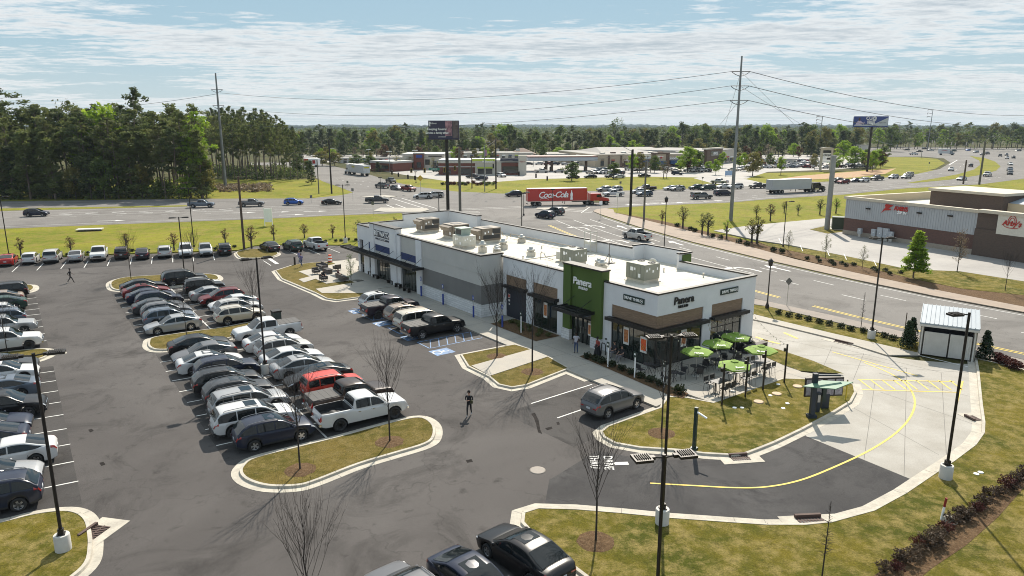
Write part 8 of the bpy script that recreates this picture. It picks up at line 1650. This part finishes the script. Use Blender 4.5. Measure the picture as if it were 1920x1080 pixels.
# brick restaurant with lime arch
S4=Fac('brick_restaurant',(822,328),(986,328),'brick and cream fast food restaurant with a lime roof arch');L4=S4.L;a1=S4.at(891,328)[0];a2=S4.at(940,328)[0];a3=S4.at(972,328)[0];hA_=S4.at(910,305)[1]
S4.box('wall',0,a1,1.0,18,0,hA_*.95,RDB);S4.box('trim_band',-.1,a1,.85,1.0,hA_*.62,hA_*.7,WTR);S4.box('grey_fascia',-.1,a1,.8,1.0,hA_*.95,hA_*1.12,GALV)
S4.box('cream_wall',a1,a2,0,18,0,hA_,PALE);S4.box('wall',a2,a3,.5,18,0,hA_*.98,RDB);S4.box('cream_pylon',a3,L4+.2,-.6,2.5,0,S4.at(979,291.5)[1],PALE)
S4.box('white_roof',0,a3,1.2,17.8,hA_*1.0,hA_*1.22,WTR);S4.rect('lime_band',885,298,928,302,LIMEF,-.6,-.2);S4.rect('grey_sign_band',891,300.5,938,305,GALV,-.5,-.05);fl(S4,"McDonald's",915,303,.95,SIGNW,-.55,bold=.02);S4.rect('lime_awning',895,313,925,315.5,LIMEF,-1.2,0);S4.rect('window',896,316,908,326,DKG,-.1,-.01);S4.rect('window',911,316,923,326,DKG,-.1,-.01);S4.rect('dark_roof_band',938,296.5,972,301.5,SIGNN,-.3,.5);S4.rect('window',942,312,972,325,DKG,.4,.49);S4.rect('window',830,318,845,326,DKG,.9,.98);S4.rect('window',862,316,886,327,DKG,.9,.98);fl(S4,'PLAY',979.5,303,.8,RED,-.65)
S5=Fac('brick_tower_shop',(755,318),(832,318),'cream shop with a red brick tower left of the billboard');h5=S5.at(780,290)[1];S5.box('wall',0,S5.L,.5,22,0,h5,PALE);S5.box('roof_edge',-.2,S5.L+.2,.3,22.2,h5,h5+.4,WTR);S5.rect('brick_tower',776,287,795,318,RDB,-1,.5);S5.rect('blue_sign',781,290.5,792,296,BLU,-1.1,-1.0);S5.rect('window',782,304,790,314,DKG,-1.1,-1);S5.rect('tower_cap',775,286,796,288.5,WTR,-1.2,.6);S5.rect('window',797,299,806,309,DKG,.35,.48);S5.rect('dark_sign',803,292,828,294,SIGNK,.35,.48)
S6=Fac('long_strip',(840,302),(1000,301),'long low cream building behind the brick restaurant');h6=S6.at(900,288)[1];block(S6,0,S6.L,25,h6,PALE)
S7=Fac('hip_roof_house',(955,300),(1004,300),'cream building with a brown hipped roof');h7=S7.at(980,289)[1];S7.box('wall',.5,S7.L-.5,.5,14.5,0,h7,PALE);k=MB();hp=S7.at(980,278)[1];L7=S7.L;k.add([(-.5,-.5,h7),(L7+.5,-.5,h7),(L7+.5,15.5,h7),(-.5,15.5,h7),(L7*.45,7.5,hp),(L7*.55,7.5,hp)],[(0,1,5,4),(1,2,5),(2,3,4,5),(3,0,4)]);k.build('hipped_roof',mat('roof_brown',(.20,.14,.11),.9),S7.e);S7.rect('window',960,292,965,298,DKG,.35,.49);S7.rect('window',985,292,990,298,DKG,.35,.49)
S8=Fac('red_band_shop',(695,320),(737,322),'small shop with a red band behind the white trailer');h8=S8.at(715,302)[1];S8.box('wall',0,S8.L,0,12,0,h8*.8,RDB);S8.box('white_band',-.2,S8.L+.2,-.2,12.2,h8*.8,h8,WTR);S8.rect('window',705,310,728,316,DKG,-.1,-.01)
S9=Fac('far_white_shop',(640,306),(760,304),'long white low building behind the budding trees');block(S9,0,S9.L,15,S9.at(700,297)[1],WTR)
S10=Fac('low_shop',(1467,308),(1492,308),'tiny pale roofed shop in the right car park');block(S10,0,S10.L,8,S10.at(1480,299)[1],PALE)
S11=Fac('far_house',(1600,286),(1628,285),'pale flat building left of the billboard post');block(S11,0,S11.L,14,S11.at(1610,273)[1],PALE)
for f,xs,yt,yb_ in((S6,range(845,1000,12),291,300),(S9,range(644,758,11),299,305),(S3,range(1075,1092,8),300,305),(S2,range(1352,1378,8),294,304),(S1,(1126,1146,1170,1180,1204,1282,1296,1306),300,311),(S5,(757,763,769,812,820),303,316)):
 for i,x in enumerate(xs):
  f.rect('window',x,yt+2,x+6,yb_,DKG,-.2,-.03)
  f.rect('shop_sign',x+.5,yt-.8,x+6.5,yt+1,(BRN,RED,SIGNW,AWN,LIMEF,TAN)[i*7%6],-.3,-.03)
for f in(S1,S2,S5,S6):
 for i in range(7):a=f.L*(.1+.12*i);f.box('roof_unit',a,a+2.2,8+3*(i%3),10+3*(i%3),5,f.at(850,288)[1]*0+(6.6 if f is S1 else 6.2),(GALV,BRN)[i%2])
# colourful sign wall
e=empty('painted_trailer',(*G(586,313).xy,0),R(-8),'white trailer painted with red and green shapes by the side road','trailer');MB_box(e,'body',(-3.4,3.4,-1.2,1.2,.9,4.0),SIGNW);k=MB();k.box(-3.38,-1.4,-1.23,-1.2,1.0,3.9,0);k.box(.6,2.0,-1.23,-1.2,1.6,3.2,0);k.build('red_print',RED,e);MB_box(e,'green_print',(-1.2,.3,-1.23,-1.2,1.3,2.6),mat('print_green',(.05,.3,.06),.5));k=MB()
for x in(-2,2):k.tube((x,-1.1,.5),(x,1.1,.5),.5,n=10)
k.build('wheels',TYRE,e)
# green street name sign hung over the junction, flag pole
p=ray_at(814,317,198);e=empty('street_name_sign',p,0,'green street name sign hanging over the junction','street sign');MB_box(e,'panel',(-1.5,1.5,-.04,.04,-.35,.3),mat('sign_green',(.0,.14,.08),.5));letters('lettering','N LEG RD',.42,SIGNW,e,(0,-.05,0),(1,0,0),ext=.005);MB_box(e,'hanger',(-.02,.02,-.02,.02,.3,1.6),POLEB)
p=ray_at(788,334,196);k=MB();k.add([(0,-.05,.85),(-.85,-.05,0),(0,-.05,-.85),(.85,-.05,0),(0,.0,.85),(-.85,0,0),(0,0,-.85),(.85,0,0)],[(0,1,2,3),(7,6,5,4),(0,4,5,1),(1,5,6,2),(2,6,7,3),(3,7,4,0)]);e=empty('warning_sign',(p.x,p.y,0),0,'yellow diamond warning sign on the side road verge','road sign');o=k.build('plate',YS,e);o.location=(0,0,p.z);k=MB();k.tube((0,.03,0),(0,.03,p.z),.05,n=6);k.build('post',GALV,e)
e=empty('flag_pole',(*G(908,334).xy,0),0,'thin flag pole with a hanging flag before the restaurant','flag pole');h=hgt(908,334,276);k=MB();k.tube((0,0,0),(0,0,h),.07,n=6);k.build('pole',GALV,e);k=MB();k.box(0,1.0,-.03,.03,h-3.2,h-1.0);k.build('flag',mat('flag_cloth',(.45,.2,.2),.8,col2=(.1,.12,.3),scale=1.2,amt=1),e)
# shopping centre sign tower
e=empty('sign_tower',(*G(1547,321).xy,0),R(-4),'tan sign tower with stacked shop panels','sign tower');h=hgt(1547,321,278);
for x0,x1 in((-2.5,-1.7),(1.7,2.5)):MB_box(e,'pier',(x0,x1,-.5,.5,0,h*.93),CREAM)
MB_box(e,'head',(-2.5,2.5,-.5,.5,h*.93,h),CREAM);k=MB();k.add([(-3.1,-.6,h)]+[(-3.1+6.2*i/8,-.6,h+.5*math.sin(math.pi*i/8))for i in range(9)]+[(-3.1,.6,h)]+[(-3.1+6.2*i/8,.6,h+.5*math.sin(math.pi*i/8))for i in range(9)],[(1+i,2+i,12+i,11+i)for i in range(8)]+[tuple(range(1,10))]);k.build('arched_cap',PALE,e)
for z0,z1,t in((.80,.90,None),(.62,.78,'ROOMS'),(.50,.60,'SALE'),(.38,.48,'FOOD')):
 o=MB_box(e,'panel',(-1.7,1.7,-.3,.3,h*z0,h*z1),SIGNW if t else SIGNK)
 if t and t=='ROOMS':letters('lettering',t,1.2,SIGNK,o,(0,-.34,h*(z0+z1)/2),(1,0,0),ext=.02,bold=.03)
MB_box(e,'dark_panel',(.1,1.6,-.34,-.3,h*.50,h*.60),SIGNK)
e=empty('blue_sign_board',(*G(1366,331).xy,0),0,'small pale blue shop sign at the shopping lane','sign board');MB_box(e,'panel',(-1.4,1.4,-.1,.1,.4,2.2),mat('pale_blue_sign',(.3,.42,.6),.5));MB_box(e,'post',(-1.4,-1.2,-.05,.05,0,.4),GALV)
# ---------------------------------------------------------------- articulated trucks
def truck(p,ang,label,LT,HT_,cab,body,kind,cabstyle=0,rear=None):
 """p = ground point under the rear of the trailer, x forward"""
 p=p if isinstance(p,Vector)else G(*p);e=empty('articulated_truck',(p.x,p.y,.005),R(ang),label,'truck','lorries on the roads');bz=1.15
 k=MB();k.box(0,LT,-1.29,1.29,bz,HT_)
 if kind=='box':
  for i in range(24):x=.2+i*(LT-.4)/24;k.box(x,x+.03,-1.305,-1.29,bz+.15,HT_-.1);k.box(x,x+.03,1.29,1.305,bz+.15,HT_-.1)
 k.box(-.02,.0,-1.2,-.02,bz+.05,HT_-.1);k.box(-.02,0,.02,1.2,bz+.05,HT_-.1);t=k.build('trailer_body',body,e)
 MB_box(t,'trailer_roof',(-.01,LT+.01,-1.30,1.30,HT_,HT_+.05),mat('trailer_roof_white',(.62,.62,.60),.5));MB_box(t,'bottom_rail',(.0,LT,-1.31,1.31,bz-.12,bz),GALV);MB_box(e,'rear_bumper',(-.05,.1,-1.1,1.1,.45,.6),POLEB)
 fx=LT+.1
 k=MB();k.box(LT-3.4,fx+5.6,-.42,.42,.75,1.0);k.box(fx+.3,fx+1.0,-1.15,-.5,.5,1.05);k.build('chassis',POLEB,e)
 k=MB();k.box(LT*.62,LT*.62+.12,-1.0,-.85,.35,bz-.1);k.box(LT*.62,LT*.62+.12,.85,1.0,.35,bz-.1);k.build('landing_gear',POLEB,e)
 MB_box(e,'fuel_tank',(fx+1.6,fx+3.0,-1.2,-.62,.45,1.05),CHR);MB_box(e,'fuel_tank',(fx+1.6,fx+3.0,.62,1.2,.45,1.05),CHR)
 hc=HT_-.35 if cabstyle else 2.75
 k=MB();k.prism([(fx+.75,-1.1),(fx+3.4,-1.1),(fx+3.4,1.1),(fx+.75,1.1)],1.0,hc);k.add([(fx+3.4,-1.1,1.0),(fx+3.75,-1.05,1.9),(fx+3.4,-1.05,hc),(fx+3.4,1.1,1.0),(fx+3.75,1.05,1.9),(fx+3.4,1.05,hc)],[(0,1,2),(3,5,4),(0,3,4,1),(1,4,5,2)])
 k.add([(fx+3.4,-1.0,1.0),(fx+5.55,-.85,.75),(fx+5.6,-.8,1.45),(fx+3.6,-.95,1.95),(fx+3.4,1.0,1.0),(fx+5.55,.85,.75),(fx+5.6,.8,1.45),(fx+3.6,.95,1.95)],[(0,1,2,3),(7,6,5,4),(1,5,6,2),(3,2,6,7)])
 if cabstyle:k.add([(fx+.75,-1.05,hc),(fx+.75,1.05,hc),(fx+3.3,-1.0,2.9),(fx+3.3,1.0,2.9),(fx+1.6,-1.0,HT_+.05),(fx+1.6,1.0,HT_+.05)],[(0,1,5,4),(4,5,3,2),(0,4,2),(1,3,5)])
 c=k.build('cab',cab,e)
 k=MB();k.add([(fx+3.42,-.98,2.0),(fx+3.77,-.98,1.96),(fx+3.77,.98,1.96),(fx+3.46,.98,2.62),(fx+3.46,-.98,2.62)],[(1,2,3,4)]);k.build('windscreen',CGL,c)
 for s in(-1,1):k=MB();k.box(fx+2.35,fx+3.3,min(s*1.11,s*1.125),max(s*1.11,s*1.125),1.85,2.5);k.build('side_window',CGL,c);k=MB();k.box(fx+3.3,fx+3.45,min(s*1.25,s*1.45),max(s*1.25,s*1.45),1.8,2.45);k.build('mirror',POLEB,c);k=MB();k.tube((fx+.72,s*1.0,1.0),(fx+.72,s*1.0,hc+.3),.08,n=8);k.build('exhaust_pipe',CHR,c);k=MB();k.prism([(fx+4.1,s*.6),(fx+5.6,s*.6),(fx+5.6,s*1.18),(fx+4.1,s*1.18)][::s],.95,1.2);k.build('fender',cab,c);k=MB();k.box(fx+5.56,fx+5.62,s*.72-.12,s*.72+.12,.95,1.15);k.build('headlight',HEADL,c)
 MB_box(c,'grille',(fx+5.58,fx+5.66,-.5,.5,.75,1.4),CHR);MB_box(e,'front_bumper',(fx+5.5,fx+5.75,-1.15,1.15,.4,.72),CHR if cabstyle==0 else cab)
 ty,rm,rd=wheel_meshes(.50,.5)
 ax=[1.6,2.85]+([4.0]if kind=='hopper' else[])+[fx+.0,fx+1.25,fx+4.85]
 for x in ax:
  for s in(-1,1):w_=put('wheel',ty,e,(x,s*.98,.5),0 if s>0 else math.pi);put('rim',rm,w_)
 return e,t
RC=mat('cola_red',(.42,.018,.014),.35,coat=.5,col2=(.38,.016,.012),scale=.4)
def dirn(a,b):v=G(*b)-G(*a);return math.degrees(math.atan2(v.y,v.x)),v.length
an,ln=dirn((986,385),(1130,382));e,t=truck((988,386),an,'red articulated truck with white script on its trailer crossing the junction',14.6,4.1,RC,RC,'plain')
letters('lettering','Coca-Cola',2.0,SIGNW,t,(6.1,-1.32,2.62),(1,0,0),ext=.01,shear=.35,bold=.025,spacing=.84);k=MB();k.prism([(0,0),(.01,0)],0,0)if False else None
bo=[(.30,0),(.30,.25),(.24,.6),(.31,1.0),(.28,1.35),(.12,1.7),(.10,2.05)];k.add([(10.7+x,-1.31,1.4+z*1.1)for x,z in bo]+[(10.7-x,-1.31,1.4+z*1.1)for x,z in bo[::-1]],[tuple(range(14))]);k.build('white_bottle_print',SIGNW,t)
k=MB();k.add([(3.0+i*.5,-1.325,1.72+.22*math.sin(i*.9)+i*.01)for i in range(5)]+[(3.0+i*.5,-1.325,1.62+.22*math.sin(i*.9)+i*.01)for i in range(4,-1,-1)],[tuple(range(10))]);k.build('script_swash',SIGNW,t)
WT=mat('trailer_white',(.56,.56,.56),.5,col2=(.48,.48,.48),scale=.5);an,ln=dirn((686,333),(618,323));e,t=truck((688,330.5),an,'white articulated truck driving away along the side road',14.6,4.1,WT,WT,'box',1)
letters('lettering','PENSKE',.9,mat('print_yellow',(.55,.5,.02),.5),t,(10.5,1.33,3.2),(-1,0,0),ext=.01,bold=.03);k=MB();k.box(-.035,-.02,-1.0,1.0,3.0,3.5);k.build('rear_yellow_band',mat('print_yellow',(.55,.5,.02),.5),t);
GT_=mat('trailer_grey',(.42,.43,.43),.5,metal=.2,col2=(.34,.35,.36),scale=.4);an,ln=dirn((1445,363),(1560,358));e,t=truck((1441,363),an,'long grey trailer with a black cab on the highway',14.3,3.9,POLEB,GT_,'hopper')
p=G(1759,290.5);e=empty('box_truck',(p.x,p.y,0),R(-12),'white box truck at the distant junction','truck');MB_box(e,'box',(0,6.5,-1.25,1.25,1.0,4.2),WT);MB_box(e,'cab',(6.6,8.4,-1.1,1.1,.6,2.8),mat('cab_grey',(.2,.22,.24),.4,coat=1));MB_box(e,'bonnet',(8.4,9.6,-1.0,1.0,.6,1.7),mat('cab_grey',(.2,.22,.24),.4));MB_box(e,'windscreen',(8.4,8.43,-1,1,1.8,2.6),CGL);letters('lettering','U-HAUL',1.0,RED,e,(3.2,-1.28,3.0),(1,0,0),ext=.01,bold=.02)
for x in(1.6,8.6):k=MB();k.tube((x,-1.2,.5),(x,1.2,.5),.5,n=12);k.build('wheel',TYRE,e)
# ------------------------------------------------------------------ haze
hz=MB();hz.box(-6900,6900,-250,7600,-2.0,70);hm=bpy.data.materials.new('haze_air');hm.use_nodes=True;t=hm.node_tree;t.nodes.remove(t.nodes['Principled BSDF']);v=t.nodes.new('ShaderNodeVolumePrincipled');v.inputs['Density'].default_value=0.00007;v.inputs['Color'].default_value=(.70,.84,.97,1);v.inputs['Anisotropy'].default_value=0.0
t.links.new(v.outputs[0],t.nodes['Material Output'].inputs['Volume']);tag(hz.build('haze',hm),'thin bluish haze over the whole scene','haze',kind='stuff')
